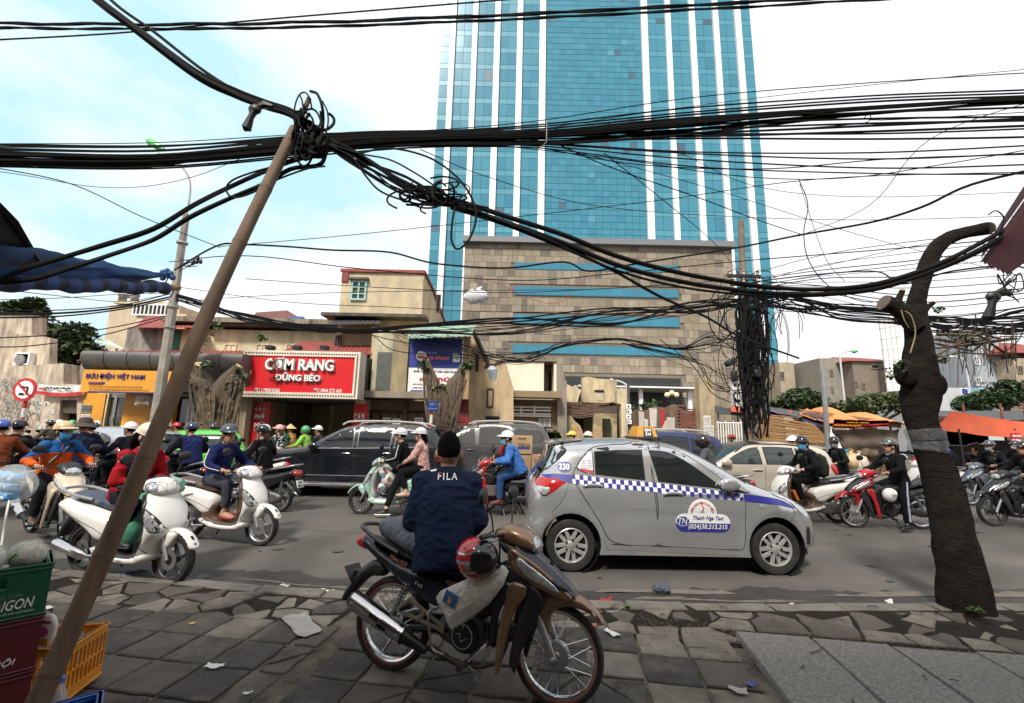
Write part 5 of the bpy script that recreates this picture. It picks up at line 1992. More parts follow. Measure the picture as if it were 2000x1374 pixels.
crown('base_sprout',LEAFG,trunk,[(tuple(tkp(1905,1190,-.28)-b0),.06)],.03,40,4)
m=MB()
m.tube([Ve(p)-b0 for p in sm3([tkp(1768,608,-.16),tkp(1780,618,-.17),tkp(1788,650,-.16),tkp(1778,690,-.15)],5)],.006,5)
m.tube([Ve(p)-b0 for p in sm3([tkp(1760,606,-.16),tkp(1766,625,-.17),tkp(1775,640,-.16)],5)],.005,5)
m.bd('rope',M('pale_rope',(.30,.22,.13),.9,0,.2,9),trunk,kind='stuff')
# ---- bamboo prop
ptop,pbot=dp(574,252,3.0),dp(66,1374,2.1)
dirv=(pbot-ptop)
k=(ptop.z-0)/(ptop.z-pbot.z)
base=ptop+dirv*k
t=thing('bamboo_prop','long leaning brown bamboo pole propping up the cables in the foreground','pole',base)
BAM=M('bamboo_brown',(.165,.105,.062),.55,0,.35,3,bump=.35,bS=60,dirt=.6,dC=(.07,.045,.03),sT=(4,4,.5),spec=.3)
nodes=[(520,0),]
Ltot=(ptop-base).length
ax=(ptop-base)
frac=lambda px,py:0
r0,r1=.042,.038
m=MB()
nd=[]
f_=.02
while f_<.98:
 nd.append(f_)
 f_+=.118
pts,rr=[],[]
for i in range(121):
 f_=i/120
 dn=min(abs(f_-x)for x in nd)
 rr.append((r0+(r1-r0)*f_)*(1+.07*math.exp(-(dn/.004)**2)+.02*math.exp(-(dn/.02)**2)))
 off=Ve((.012*sin(f_*7),.01*cos(f_*5),0))
 pts.append(ax*f_+off)
m.tube(pts,rr,18)
m.bd('culm',BAM,t)
for x in nd[1:]:
 p=ax*x+Ve((.012*sin(x*7),.01*cos(x*5),0))
 d=ax.normalized()*.004
 MB().tube([p-d*1.5,p+d],(r0+(r1-r0)*x)*1.078,18).bd('node_ring',M('bamboo_node',(.10,.065,.04),.7,0,.3,8),t)
a,c=dp(574,262,2.97),dp(604,192,2.97)
MB().tube([a-base,c-base],[.022,.017],8).bd('wooden_peg',M('peg_wood',(.16,.115,.075),.85,0,.3,9),t)
# ---- cables
def run_on(P,pts):
 P=[Ve(p)for p in P]
 if pts[-1][0]>1999:
  d=(P[-1]-P[-3]).normalized()
  P+=[P[-1]+d*4-Ve((0,0,.1)),P[-1]+d*9+Ve((0,0,.3))]
 if pts[0][0]<0 or pts[0][1]<0:
  d=(P[0]-P[2]).normalized()
  P=[P[0]+d*9+Ve((0,0,.3)),P[0]+d*4-Ve((0,0,.1))]+P
 if pts[-1][0]<0:
  d=(P[-1]-P[-3]).normalized()
  P+=[P[-1]+d*3]
 if pts[-1][1]<0:
  P+=[P[-1]+(P[-1]-P[-3]).normalized()*8]
 return P
def cable(pts,r,label,group,n=6,seg=7,sides=6):
 P=run_on(sm3([dp(*p)for p in pts],seg),pts)
 o=MB().tube(P,r,sides).bd('overhead_cable',WIRE)
 o['label']=label
 o['category']='cable'
 o['group']=group
 return o
def bundle(name,label,pts,strands,r,spread,seed=1,group=None,twist=.0,seg=7,sides=6,jit=.0,fan=None):
 q=RNG(seed)
 P=run_on(sm3([dp(*p[:3])for p in pts],seg),pts)
 W_=np.interp(np.linspace(0,len(pts)-1,len(P)),range(len(pts)),[p[3]if len(p)>3 else 1 for p in pts])
 t=thing(name,label,'cables',tuple(P[0]),0,group)
 b0=Ve(P[0])
 for s_ in range(strands):
  a0=2*pi*s_/strands+q.u(-.6,.6)
  rad=spread*(math.sqrt((s_+.5)/strands))
  ph=[q.u(0,6.28)for _ in range(3)]
  pp=[]
  for i,p in enumerate(P):
   f=i/(len(P)-1)
   a=a0+twist*f+.8*sin(ph[0]+f*5)
   d=rad*W_[i]*(1+jit*sin(ph[1]+f*9))
   pp.append(Ve(p)-b0+Ve((0,cos(a)*d*.6,sin(a)*d)))
  MB().tube(pp,r*q.choice([.7,1,1,1.3]),sides).bd('cable',WIRE,t)
 return t
for k,(dy,nm)in enumerate(((0,'upper'),(9,'lower'))):
 bundle('power_line','%s of the two thick twisted power lines crossing the top edge'%nm,[(-150,46+dy,4.2),(0,46+dy,4.2),(300,48+dy,4.2),(600,44+dy,4.2),(1000,29+dy,4.2),(1400,8+dy,4.2),(1800,-15+dy,4.2)],3,.012,.014,3+k,None,60,14,5)
cable([(-100,84,4.3),(0,78,4.3),(230,65,4.3),(500,40,4.3),(800,15,4.3),(1050,-5,4.3)],.0085,'single thin cable crossing under the twisted power lines at the top left','single cables')
bundle('cable_bundle','thick flat main bundle of black cables crossing the whole street view',[(-150,308,5.6,1.1),(0,311,5.6,1.1),(300,314,5.5,1),(600,290,5.3,1),(800,276,5.2,1.1),(1060,268,5.0,1.3),(1300,248,4.8,1.2),(1600,222,4.6,.6),(1850,205,4.4,.45),(2000,196,4.3,.4),(2150,190,4.3,.4)],17,.0115,.100,21,None,2.0,6,5,.3)
ORD=['topmost','second highest','third highest','fourth highest','fifth highest','sixth highest','seventh highest','middle','seventh lowest','sixth lowest','fifth lowest','fourth lowest','third lowest','second lowest','lowest']
q=RNG(31)
Rr=[(143,235,.006),(176,243,.010),(182,247,.010),(188,252,.012),(210,256,.012),(228,262,.012),(236,268,.012),(252,272,.010),(268,276,.012),(285,280,.009),(300,282,.009),(322,286,.009),(340,290,.008),(232,258,.014),(246,264,.014)]
for i,(yr,ym,r_)in enumerate(Rr):
 yl=281+(i*3.1)%42
 pts=[(-120,yl,5.6),(0,yl,5.6),(300,yl+q.u(-2,6),5.5),(600,262+(i*2.7)%30,5.3),(850,254+(i*2.6)%32,5.15),(1060,ym,5.0),(1350,ym*.55+yr*.45+q.u(-3,3)+(12 if i>8 else 0),4.8),(1700,ym*.2+yr*.8+q.u(-3,6)+(10 if i>8 else 0),4.5),(2000,yr,4.3),(2150,yr-8,4.2)]
 rk=sorted(Rr).index((yr,ym,r_))
 cable(pts,r_,ORD[rk]+' cable counted at the right edge among those fanning out of the main bundle','cables fanning out of the main bundle',seg=6,sides=5)
WQ=[('thin sagging wire crossing the top of the tower above the main bundle',[(1000,262,5),(1300,215,4.9),(1650,172,4.7),(2080,128,4.5)],.004),('loose thin wire bellying below the main bundle over the tower fins',[(980,285,5),(1200,310,5),(1450,345,5),(1650,348,4.9),(1850,320,4.8),(2080,280,4.7)],.006),('second loose wire bellying below the main bundle',[(1050,288,5),(1250,322,5),(1500,330,5),(1750,310,4.9),(2080,300,4.7)],.007),('thin wire climbing steeply to the right edge from behind the trunk limb',[(1560,462,8),(1700,400,7),(1820,270,6),(2080,178,5.5)],.006),('slack wire drooping in the right sky under the fan of cables',[(1330,300,5.2),(1480,365,5.4),(1700,385,5.6),(2080,372,5.6)],.004),('long thin wire sloping down across the right sky',[(1100,290,5.2),(1400,372,6),(1700,465,7),(2080,560,8)],.005),('thin wire from the main bundle down to the tangled pole top',[(1180,300,5.2),(1300,395,7),(1400,480,10),(1450,545,12.8)],.007),('thin wire over the gap between tower and trunk',[(1455,540,13),(1600,500,11),(1800,470,9),(2080,445,8)],.009),('wire with a kink above the maroon roof',[(1580,250,4.8),(1690,240,4.7),(1700,222,4.7),(1720,235,4.7),(2080,215,4.5)],.005)]
for lab,pts,r_ in WQ:
 cable(pts,r_,lab,'single cables',seg=7,sides=5)
p=dp(1062,262,4.97)
m=MB()
m.tube([p+Ve((-.02,-.06,.14)),p+Ve((.03,-.07,.14)),p+Ve((.03,-.08,-.16)),p+Ve((0,-.08,-.2))],.006,5)
o=m.bd('wire_hook',STEEL)
o['label']='thin steel hook clipped over the main cable bundle in front of the tower'
o['category']='hook'
bundle('cable_bundle','heavy taped cable running from the top left corner down to the bamboo pole top',[(120,-60,3.0),(200,8,3.0),(250,45,3.0),(380,143,3.0),(460,182,3.0),(520,205,3.0),(575,225,2.98),(625,268,2.97),(660,290,2.97)],9,.0135,.034,41,None,3,6,6)
cable([(160,-60,3.02),(225,8,3.02),(300,62,3.02),(400,140,3.02),(480,188,3.0),(540,212,3.0),(610,255,2.98),(650,290,2.98)],.012,'loose cable beside the heavy taped cable at the upper left','single cables')
bundle('cable_bundle','sagging bundle from the bamboo top down to the knot of coiled wires',[(575,222,2.98,.8),(620,262,2.98,1),(660,290,2.98,1.2),(720,320,2.99,2.2),(790,360,3.0,2.4),(850,386,3.0,1.5),(885,396,3.0,.7),(940,412,3.0,.7)],18,.0085,.034,43,None,2,6,5,.5)
for i,(dy,r_)in enumerate(((-3,.019),(9,.019),(15,.010))):
 cable([(880,392+dy,3.0),(940,410+dy,3.0),(1000,430+dy,3.02),(1100,462+dy+i*4,3.1),(1200,502+dy+i*5,3.2),(1300,530+dy+i*5,3.3),(1400,550+dy+i*3,3.4),(1520,566+dy-i,3.5),(1620,568+dy-i*3,3.5),(1720,556+dy-i*3,3.5),(1830,520+dy-i*3,3.5),(1930,470+dy,3.5),(2080,385+dy,3.5)],r_,('thickest upper cable sagging from the wire knot across to the right edge','thick lower cable sagging from the wire knot across to the right edge','thinner third cable sagging below the two thick ones')[i],'heavy sagging cables',sides=8)
cable([(885,398,3.0),(1000,440,3.0),(1100,482,3.1),(1200,530,3.3),(1290,580,3.6),(1380,620,4.2),(1450,660,5),(1560,700,6)],.013,'cable dropping from the wire knot towards the tangled pole','single cables')
m=MB()
q=RNG(6)
for i in range(14):
 x,y=602+q.u(-26,22),245+q.u(-28,40)
 rx,ry=q.u(8,32),q.u(16,58)
 a0,na=q.u(0,6.28),q.choice([6,8,9,11])
 m.tube(sm3([dp(x+rx*cos(a0+.6*j)*(1-.02*j),y+ry*sin(a0+.6*j),2.93+q.u(-.05,.06))for j in range(na)],4),q.choice([.006,.008,.011]),5)
for i in range(15):
 x,y=850+q.u(-70,40),378+q.u(-22,16)
 rx,ry=q.u(8,46),q.u(5,22)
 a0,na=q.u(0,6.28),q.choice([5,7,9])
 m.tube(sm3([dp(x+rx*cos(a0+.7*j),y+ry*sin(a0+.7*j),2.95+q.u(-.06,.05))for j in range(na)],4),q.choice([.005,.007,.009]),5)
o=m.bd('wire_coils',WIRE,kind='stuff')
for lab,pts,r_ in(('big loop of brown wire hanging from the knot in front of the tower',[(700,300,2.95),(760,290,2.95),(830,305,2.95),(880,335,2.95),(915,375,2.95),(930,420,2.95),(918,465,2.95),(895,487,2.95),(882,470,2.95),(884,430,2.95),(890,400,2.95)],.008),('loose wire drooping in a belly below the coil bundle',[(655,290,2.96),(690,310,2.95),(715,345,2.95),(745,375,2.95),(800,395,2.95),(850,402,2.95),(900,398,2.95),(955,406,2.95)],.007),('loose wire arching above the coil bundle',[(640,280,2.96),(700,300,2.95),(760,312,2.95),(810,338,2.95),(850,365,2.95),(880,392,2.95)],.0065),('short cut wire end hanging below the wire knot',[(890,398,2.94),(850,398,2.94),(825,402,2.94),(822,412,2.94),(832,418,2.94)],.006)):
 cable(pts,r_,lab,'loose wires at the knot',sides=6)
for lab,x,y,s_ in(('black rag knotted on the heavy cable left of the bamboo top',498,214,1.0),('black rag tied on a wire at the right below the maroon roof',1940,580,1.0)):
 t=thing('rag',lab,'rag',dp(x,y,2.95))
 m=MB()
 m.ell((0,0,0),(.05,.03,.04),8,6)
 m.tube([(.0,0,0),(-.02,0,-.06),(-.05,.01,-.15),(-.065,.01,-.17)],[.03,.022,.036,.008],6)
 m.tube([(.02,0,.02),(.07,0,.04),(.13,0,.03)],[.02,.03,.012],6)
 m.bd('cloth',BK,t)
for i,pts in enumerate(([(640,262,2.95),(635,300,2.95),(600,305,2.98),(540,325,3.0),(450,365,3.0),(380,400,2.95),(300,447,2.9),(200,480,2.8),(120,505,2.7),(40,530,2.6),(-60,580,2.5)],[(640,290,2.95),(625,322,2.95),(570,330,2.98),(520,358,3.0),(440,392,3.0),(370,425,2.95),(300,468,2.9),(210,500,2.8),(130,525,2.7),(60,545,2.6),(-60,555,2.5)])):
 bundle('cable_bundle',('upper','lower')[i]+' of two heavy cables sloping from the bamboo top down to the blue awning',pts,4,.011,.012,50+i,'heavy cables sloping to the awning',4,6,6)
cable([(635,325,2.94),(600,330,2.94),(540,352,2.96),(490,378,2.97),(455,386,2.97),(442,370,2.97),(455,352,2.97),(500,335,2.97),(560,320,2.97)],.007,'thin looped wire around the two heavy sloping cables','loose wires at the knot')
FARW=[([(340,528,13),(420,482,10),(470,478,10),(560,482,10),(650,489,10),(760,493,10),(850,515,10),(985,524,10),(1100,512,10),(1150,530,10),(1240,516,10),(1430,486,10),(1560,460,9),(1700,435,8),(1800,405,7),(1900,360,6.5),(2080,318,6)],.022,'knotty black cable crossing the street in front of the stone podium'),([(330,512,13),(480,500,10),(700,525,10),(1000,548,10),(1200,535,10),(1430,512,10),(1700,490,9),(2050,460,8)],.012,'green grey thin cable just below the knotty cable'),([(-40,322,7),(140,360,8),(280,425,9),(430,484,10)],.010,'thin straight wire sloping from the left edge to the lamp pole'),([(-40,330,7),(60,345,8),(180,365,9),(280,365,9),(380,345,9),(470,310,9)],.007,'very thin slack wire in the sky at the left'),([(430,482,10),(700,458,10),(1000,425,10),(1300,390,9),(1600,350,8),(2050,335,7)],.009,'thin wire rising from the bamboo across the tower'),([(820,292,6),(950,345,7),(1150,400,8),(1400,422,9),(1700,430,9),(2050,420,9)],.007,'thin wire sinking across the lower tower glass'),([(1090,282,5),(1200,330,5.5),(1360,385,6),(1480,430,7),(1570,460,8)],.008,'thin black wire crossing the tower fins to the right'),([(1560,350,7),(1578,400,7),(1570,455,7),(1580,510,7),(1620,560,7),(1690,590,7),(1760,580,7)],.008,'loose wire hanging down in the right sky'),([(1562,360,7.2),(1610,500,7.2),(1650,550,7.2)],.005,'hair thin wire beside the loose hanging wire'),([(480,545,12),(640,556,12),(800,565,11),(1000,572,11),(1250,560,11),(1440,546,12)],.010,'thin cable over the beige house roof'),([(340,560,14),(560,590,13),(760,600,12),(1000,610,12),(1300,605,12),(1450,588,13)],.010,'thin cable crossing the beige house front'),([(340,590,14),(480,580,13),(660,572,12),(900,568,12),(1150,566,12)],.009,'thin cable under the beige house window'),([(-40,614,11),(120,612,12),(240,600,13),(335,580,14)],.03,'thick left cable reaching the lamp pole'),([(-40,622,11),(120,618,12),(240,604,13),(335,584,14)],.022,'second left cable reaching the lamp pole'),([(-40,606,11),(120,606,12),(240,596,13),(335,574,14)],.016,'upper left cable reaching the lamp pole'),([(-40,662,12),(100,655,12),(220,640,13),(330,616,14)],.016,'sagging left cable joining the lamp pole lower down'),([(-40,678,12),(60,676,12),(200,655,13),(320,622,14)],.016,'lowest sagging left cable joining the lamp pole'),([(-40,587,11),(110,583,12),(240,575,13),(335,574,14)],.010,'thin wire under the striped awning roll'),([(20,568,9),(130,580,11),(240,590,13),(320,577,14)],.010,'thin wire curving from the awning to the lamp pole'),]
for pts,r_,lab in FARW:
 cable(pts,r_,lab,'single cables',seg=6,sides=5)
q=RNG(77)
for i in range(13):
 y0=576+q.u(-3,10)
 pts=[(340,y0,14),(410,y0+20+q.u(-3,4),13.6),(500,622+q.u(-6,12),13.2),(620,644+q.u(-7,8),13),(700,648+q.u(-4,5),12.8),(820,648+q.u(-14,10),12.6),(1000,640+q.u(-22,18),12.5),(1200,614+q.u(-14,22),12.6),(1350,596+q.u(-8,20),12.8),(1448,580+q.u(-8,24),12.9)]
 cable(pts,q.choice([.010,.014,.018,.024]),'black cable strung between the lamp pole and the tangled pole','cables strung between the two street poles',seg=5,sides=5)
for i in range(11):
 x0=q.u(700,920)
 pts=[(x0,652+q.u(-4,6),12.8),(x0+60,670+q.u(-6,30),12.8),(1010,700+q.u(-14,14),12.6),(1100,672+q.u(-6,6),12.6),(1205,662+q.u(-3,3),12.6),(1270,673+q.u(-4,4),12.6),(1330,682+q.u(-3,3),12.7),(1390,670+q.u(-25,30),12.8),(1450,640+q.u(-40,60),12.9)]
 cable(pts,q.choice([.008,.012,.014]),'lower slack cable dipping in front of the podium towards the tangled pole','slack cables dipping before the podium',seg=5,sides=5)
for i in range(9):
 pts=[(1210+q.u(-20,120),664+q.u(-4,14),12.6),(1370+q.u(-20,20),690+q.u(0,40),12.7),(1400+q.u(-20,10),740+q.u(-20,30),12.8),(1440,770+q.u(-40,30),12.9)]
 cable(pts,q.choice([.007,.010,.013]),'loose cable looping down to the foot of the tangled pole','loose cables at the tangled pole',seg=5,sides=5)
for i in range(24):
 ym=600+q.u(-6,26)
 pts=[(1455,575+q.u(-12,40),13),(1540,585+q.u(-8,26),12.4),(1640,ym,11.4),(1740,ym+8,10.4),(1850,628+q.u(-12,12)+(i%5)*3,9.4),(2000,622+q.u(-24,36),8.6),(2100,616+q.u(-30,40),8.2)]
 cable(pts,q.choice([.009,.012,.016,.02]),'black cable running from the tangled pole past the trunk to the right edge','cables from the tangled pole to the right edge',seg=5,sides=5)
for i in range(12):
 yr=470+i*14+q.u(-6,6)
 pts=[(1450,545+q.u(-8,30),13),(1600,520+i*5+q.u(-6,6),11.5),(1800,480+i*12+q.u(-6,6),10),(2080,yr-30,8.5)]
 cable(pts,q.choice([.008,.010,.013]),'thin cable rising from the tangled pole to the upper right','thin cables rising to the upper right',seg=6,sides=5)
for i in range(7):
 x,y=1490+q.u(-10,70),640+q.u(-20,60)
 rx,ry=q.u(14,50),q.u(30,80)
 a0=q.u(2.5,4)
 pts=[(x+rx*cos(a0-.55*j),y-ry*sin(a0-.55*j),12.7)for j in range(7)]
 cable(pts,.010,'big slack wire loop right of the tangled pole','slack loops at the tangled pole',seg=5,sides=5)
for i in range(5):
 pts=[(1830,640+i*4,6),(1900,660+q.u(-10,16),6),(1960,640+q.u(-12,20),6),(2060,655+q.u(-20,20),6)]
 cable(pts,.008,'wire tangled in the rootlets right of the trunk','wires tangled right of the trunk',seg=5,sides=5)
cable([(1905,615,5),(1915,668,5),(1948,690,5),(1990,664,5),(2005,610,5)],.006,'round wire loop hanging by the pale blue house','slack loops at the tangled pole')
cable([(1370,600,12),(1450,560,9),(1520,545,7),(1700,530,6),(1760,555,5),(1860,530,5),(1980,520,5),(2050,545,5)],.010,'cable swinging over the trunk stub to the right','single cables')
cable([(900,550,12),(950,548,12),(985,560,12),(1040,585,12),(1090,592,12),(1130,560,12),(1160,520,12)],.007,'thin red wire dangling across the stone podium','single cables')
for o in bpy.data.objects:
 if o.get('label','').startswith('thin red wire'):
  o.data.materials[0]=M('red_wire',(.30,.02,.02),.5,0,.1,5)
t=thing('plastic_bag','crumpled clear white plastic bag caught on the wires above the paint shop','bag',dp(930,580,12.4))
m=MB().ell((0,0,0),(.40,.2,.22),18,12)
m.v=[(v[0]*(1+.35*n2(v[0]*6,v[2]*6+v[1]*3,1))-.05*v[2],v[1],v[2]*(1+.4*n2(v[0]*8+3,v[1]*7,1))+.1*max(0,v[0]))for v in m.v]
m.tube([(.05,0,.12),(.08,0,.26),(.16,0,.30)],[.1,.05,.02],8)
m.bd('film',M('bag_film',(.72,.72,.73),.35,0,.25,6,bump=.8,bS=20,alpha=.8),t,sharp=20)
t=thing('plastic_bag','grey blue rag of plastic caught on the gable house eave','bag',dp(960,728,16.5))
m=MB().tube([(0,0,.25),(.03,0,.1),(.06,0,-.1),(.1,0,-.3)],[.08,.2,.15,.1],9)
m.v=[(v[0]+.05*n2(v[2]*8,v[1]*9,1),v[1],v[2]+.04*n2(v[0]*9,v[1]*4,1))for v in m.v]
m.bd('film',M('bag_grey',(.30,.34,.37),.5,0,.4,6,bump=.6),t,sharp=20)
# --- AWNINGS OF THE NEAR SHOPS
BT=M('blue_tarp',(.018,.085,.25),.6,0,.25,2.5,bump=.35,bS=9,dirt=.4,dC=(.01,.025,.07))
t=thing('shop_awning','blue tarpaulin awning with a striped roll tied to a bamboo rod at the upper left','awning',dp(-100,520,2.2))
b0=Ve(t.location)
pa,pb_=dp(-160,542,2.35),dp(322,563,4.55)
m=MB()
n=64
pts=[(pa.lerp(pb_,i/n)+Ve((0,0,.012*sin(i*.35))))-b0 for i in range(n+1)]
m.tube(pts,[.062+.006*sin(i*.9)for i in range(n+1)],14)
nf=n*14
for f_i in range(nf):
 seg_,side=f_i//14,f_i%14
 m.m[f_i]=((seg_+side*0)//3)%2
m.bd('striped_roll',[M('roll_navy',(.008,.014,.035),.7,0,.2,5),M('roll_blue',(.022,.055,.17),.7,0,.2,5)],t)
e0,e1=dp(300,562,4.45),dp(350,562,4.68)
MB().tube([e0-b0,e1-b0],.033,10).bd('bamboo_rod',M('rod_bamboo',(.30,.18,.09),.6,0,.2,6),t)
c=[dp(-160,536,2.35),dp(336,536,4.62),dp(200,508,3.6),dp(-160,430,2.0)]
drape('tarpaulin',BT,t,[p-b0 for p in c],22,8,.03,.006,3,.035)
c=[dp(-160,566,2.36),dp(250,552,4.2),dp(338,532,4.64),dp(-160,520,2.34)]
drape('tarpaulin_flap',BT,t,[p-b0 for p in c],22,4,.02,.006,9,.02)
m=MB()
for i in range(9):
 p=dp(330+rnd.u(-14,10),535+rnd.u(-8,8),4.6)-b0
 m.ell(tuple(p),(.035,.03,.035),6,4)
m.tube([dp(330,540,4.58)-b0,dp(322,556,4.55)-b0,dp(340,570,4.6)-b0,dp(332,582,4.6)-b0],.007,5)
m.bd('knot',BT,t,kind='stuff')
t=thing('shop_roof','dark corner of a metal shop roof at the left edge','roof',dp(-60,450,2.4))
b0=Ve(t.location)
m=MB()
for i in range(5):
 a,c,d=dp(-200,260+i*2,2.4+i*.03),dp(-5+i*4,398+i*3,2.4+i*.03),dp(80,512,2.7)
 m.add([tuple(p-b0)for p in(dp(-220,300,2.0),dp(0,395,2.5),dp(36,432,2.6),dp(82,512,2.9),dp(-220,500,2.2))],[(0,1,2,3,4)])if i==0 else None
m.add([tuple(p-b0+Ve((0,0,-.03)))for p in(dp(-220,300,2.0),dp(0,395,2.5),dp(36,432,2.6),dp(82,512,2.9),dp(-220,500,2.2))],[(4,3,2,1,0)])
m.bd('sheet',BK,t)
MB().tube([dp(-40,372,2.45)-b0,dp(12,420,2.55)-b0,dp(78,512,2.88)-b0],.012,5).bd('edge',BK,t)
t=thing('shop_roof','maroon corrugated awning corner at the upper right edge','roof',dp(2000,450,3.3))
b0=Ve(t.location)
MAR=M('maroon_sheet',(.045,.008,.010),.6,.1,.2,4,bump=.2)
m=MB()
fl=[dp(2080,250,2.6),dp(1914,512,3.6)]
n=12
o_,e_=[],[]
A0,A1=dp(2090,262,3.2),dp(1915,508,3.6)
B0,B1=dp(2120,420,3.0),dp(1966,532,3.45)
A0,B0=A1+(A0-A1)*2.6,B1+(B0-B1)*2.6
for i in range(n+1):
 u=i/n
 k_=.012 if i%2 else-.012
 p,q_=A0.lerp(B0,u),A1.lerp(B1,u)
 m.v+=[tuple(p-b0+Ve((0,0,k_))),tuple(q_-b0+Ve((0,0,k_))),tuple(q_-b0+Ve((0,0,k_-.015))),tuple(p-b0+Ve((0,0,k_-.015)))]
for i in range(n):
 for k_ in range(4):
  m.f.append((i*4+k_,i*4+4+k_,i*4+4+(k_+1)%4,i*4+(k_+1)%4))
  m.m.append(0)
m.bd('sheet',MAR,t,sharp=20)
m=MB()
m.quad(tuple(A0-b0),tuple(A1-b0),tuple(dp(1920,488,3.62)-b0),tuple(dp(2060,270,3.4)-b0))
m.bd('fascia',MAR,t)
cable([(1930,420,3.4),(1945,412,3.4),(1960,425,3.4),(1955,450,3.4)],.005,'small curl of wire on the maroon awning corner','loose wires at the knot')
m=MB()
for i in range(8):
 p=[dp(1940+rnd.u(0,60),500+rnd.u(30,90),3.4)for _ in range(4)]
 m.tube(sm3(p,4),.005,4)
m.bd('wire_scraps',WIRE,kind='stuff')
t=thing('unseen_shade_shop','unseen shop front with a deep awning behind the camera, added to shade the pavement','building',(0,-3.2,0))
MB().box((0,-3,4.5),(34,6,9)).bd('wall',BEIGE,t)  # unseen building and awning, added and sized to shade the near pavement
m=MB().box((0,1.4,3.35),(26,2.8,.06))
m.bd('awning',BT,t)
for x in(-6,-2,2,6):
 MB().box((x,.03,1.4),(2.6,.06,2.6)).bd('shutter',DGRW,t)
# --- CARS
class Shape:
 def __init__(s,top,bottom_z,axles,ra,w,belt,tumble,r=.14,n=3.4,xf=None,xr=None,kf=.30,kr=.16,cr=None):
  s.top=smo(top,6,closed=False)
  s.axles,s.ra,s.bz=axles,ra,bottom_z
  pts=list(map(tuple,s.top))
  for ax in sorted(axles):
   c=-.02
   a0=math.asin(max(-1,min(1,(bottom_z-ra*.98+.02)/ra)))
   for i in range(15):
    a=pi-a0+(a0-(pi-a0))*i/14
    pts.append((ax+ra*cos(a),ra*.98-.02+ra*sin(a)))
  s.out=NA(pts)
  s.nt=len(s.top)
  s.w,s.belt,s.tumble,s.r,s.n=w,belt,tumble,r,n
  s.x0,s.x1=s.top[:,0].min(),s.top[:,0].max()
  s.xf=xf if xf is not None else s.x1-.75
  s.xr=xr if xr is not None else s.x0+.55
  s.kf,s.kr=kf,kr
  s.cr=cr
 def W(s,x,z):
  w=s.w
  if z>s.belt:
   t=z-s.belt
   w-=s.tumble*t+.10*t*t
  else:
   w-=.035*((s.belt-z)/s.belt)**2
  w+=.012*math.exp(-((z-s.belt*.86)/.07)**2)
  if x>s.xf:
   w-=s.kf*((x-s.xf)/(s.x1-s.xf))**2.2*s.w
  if x<s.xr:
   w-=s.kr*((s.xr-x)/(s.xr-s.x0))**2.2*s.w
  for ax in s.axles:
   d=math.hypot(x-ax,z-s.ra*.96)
   if d<s.ra+.10:
    w+=.016*max(0,1-abs(d-s.ra-.03)/.08)
  return w
 def Y(s,pts):
  pts=np.asarray(pts,float)
  d=dist_poly(pts,s.top,closed=False)
  g=gprof(d,s.r,s.n)
  return NA([s.W(x,z)for x,z in pts])*g
 def body(s,mat,parent,name='body',h=.06):
  vs,tri,A=sheet(s.out,h,(.004,.016,.042,.085))
  d=dist_poly(vs,s.top,closed=False)
  y=s.Y(vs)
  N=len(vs)
  b=d<1e-5
  back=np.arange(N)+N
  back[b]=np.arange(N)[b]
  P=[(vs[i,0],-y[i],vs[i,1])for i in range(N)]+[(vs[i,0],y[i],vs[i,1])for i in range(N)]
  F=[tuple(t)for t in tri]+[tuple(back[t][::-1])for t in tri]
  return MB().add(P,F).bd(name,mat,parent,sharp=50)
 def patch(s,outl,off,mat,parent,name,sides=(-1,),h=.05,thick=.0,puffr=.0,smooth=True,n=5,m=None,mi=0):
  o=smo(outl,n)if smooth else NA([p[:2]for p in outl],float)
  vs,tri,A=sheet(o,h)
  y=s.Y(vs)+off
  if puffr:
   d=dist_poly(vs,A)
   y=y+thick*gprof(d,puffr,2)
  res=[]
  mm=m or MB()
  for sd in sides:
   P=[(vs[i,0],sd*y[i],vs[i,1])for i in range(len(vs))]
   F=[tuple(t)if sd<0 else tuple(t[::-1])for t in tri]
   if m is None:
    mm=MB()
   mm.add(P,F,mi)
   if m is None:
    res.append(mm.bd(name,mat,parent,sharp=60))
  return res
 def strip(s,i0,i1,yf,off,mat,parent,name,t0=.0,t1=1.0,ny=14,nx=10):
  P=s.top[i0:i1+1]
  seg=np.linalg.norm(np.diff(P,axis=0),axis=1)
  cs=np.concatenate([[0],np.cumsum(seg)])
  mm=MB()
  for a in range(nx+1):
   u=cs[-1]*(t0+(t1-t0)*a/nx)
   x,z=np.interp(u,cs,P[:,0]),np.interp(u,cs,P[:,1])
   e=.02*cs[-1]
   xa,za=np.interp(u-e,cs,P[:,0]),np.interp(u-e,cs,P[:,1])
   xb,zb=np.interp(u+e,cs,P[:,0]),np.interp(u+e,cs,P[:,1])
   t=NA([xb-xa,zb-za])
   t/=np.linalg.norm(t)+1e-9
   nout=NA([-t[1],t[0]])
   if nout@(NA([x,z])-NA([(s.x0+s.x1)/2,.5]))<0:
    nout=-nout
   for b in range(ny+1):
    q_=-yf+2*yf*b/ny
    w=s.W(x,z)
    d=s.r*(1-(1-abs(q_)**s.n)**(1/s.n))
    p=NA([x,z])-nout*(d-off)
    mm.v.append((p[0],q_*w,p[1]))
  for a in range(nx):
   for b in range(ny):
    k=a*(ny+1)+b
    mm.f.append((k,k+1,k+ny+2,k+ny+1))
    mm.m.append(0)
  return mm.bd(name,mat,parent,sharp=60,fixn=True)
 def line(s,pts,off,r,mat,parent,name,sides=(-1,),seg=6):
  P=smo(pts,seg,closed=False)
  y=s.Y(P)+off
  for sd in sides:
   MB().tube([(P[i,0],sd*y[i],P[i,1])for i in range(len(P))],r,5).bd(name,mat,parent)
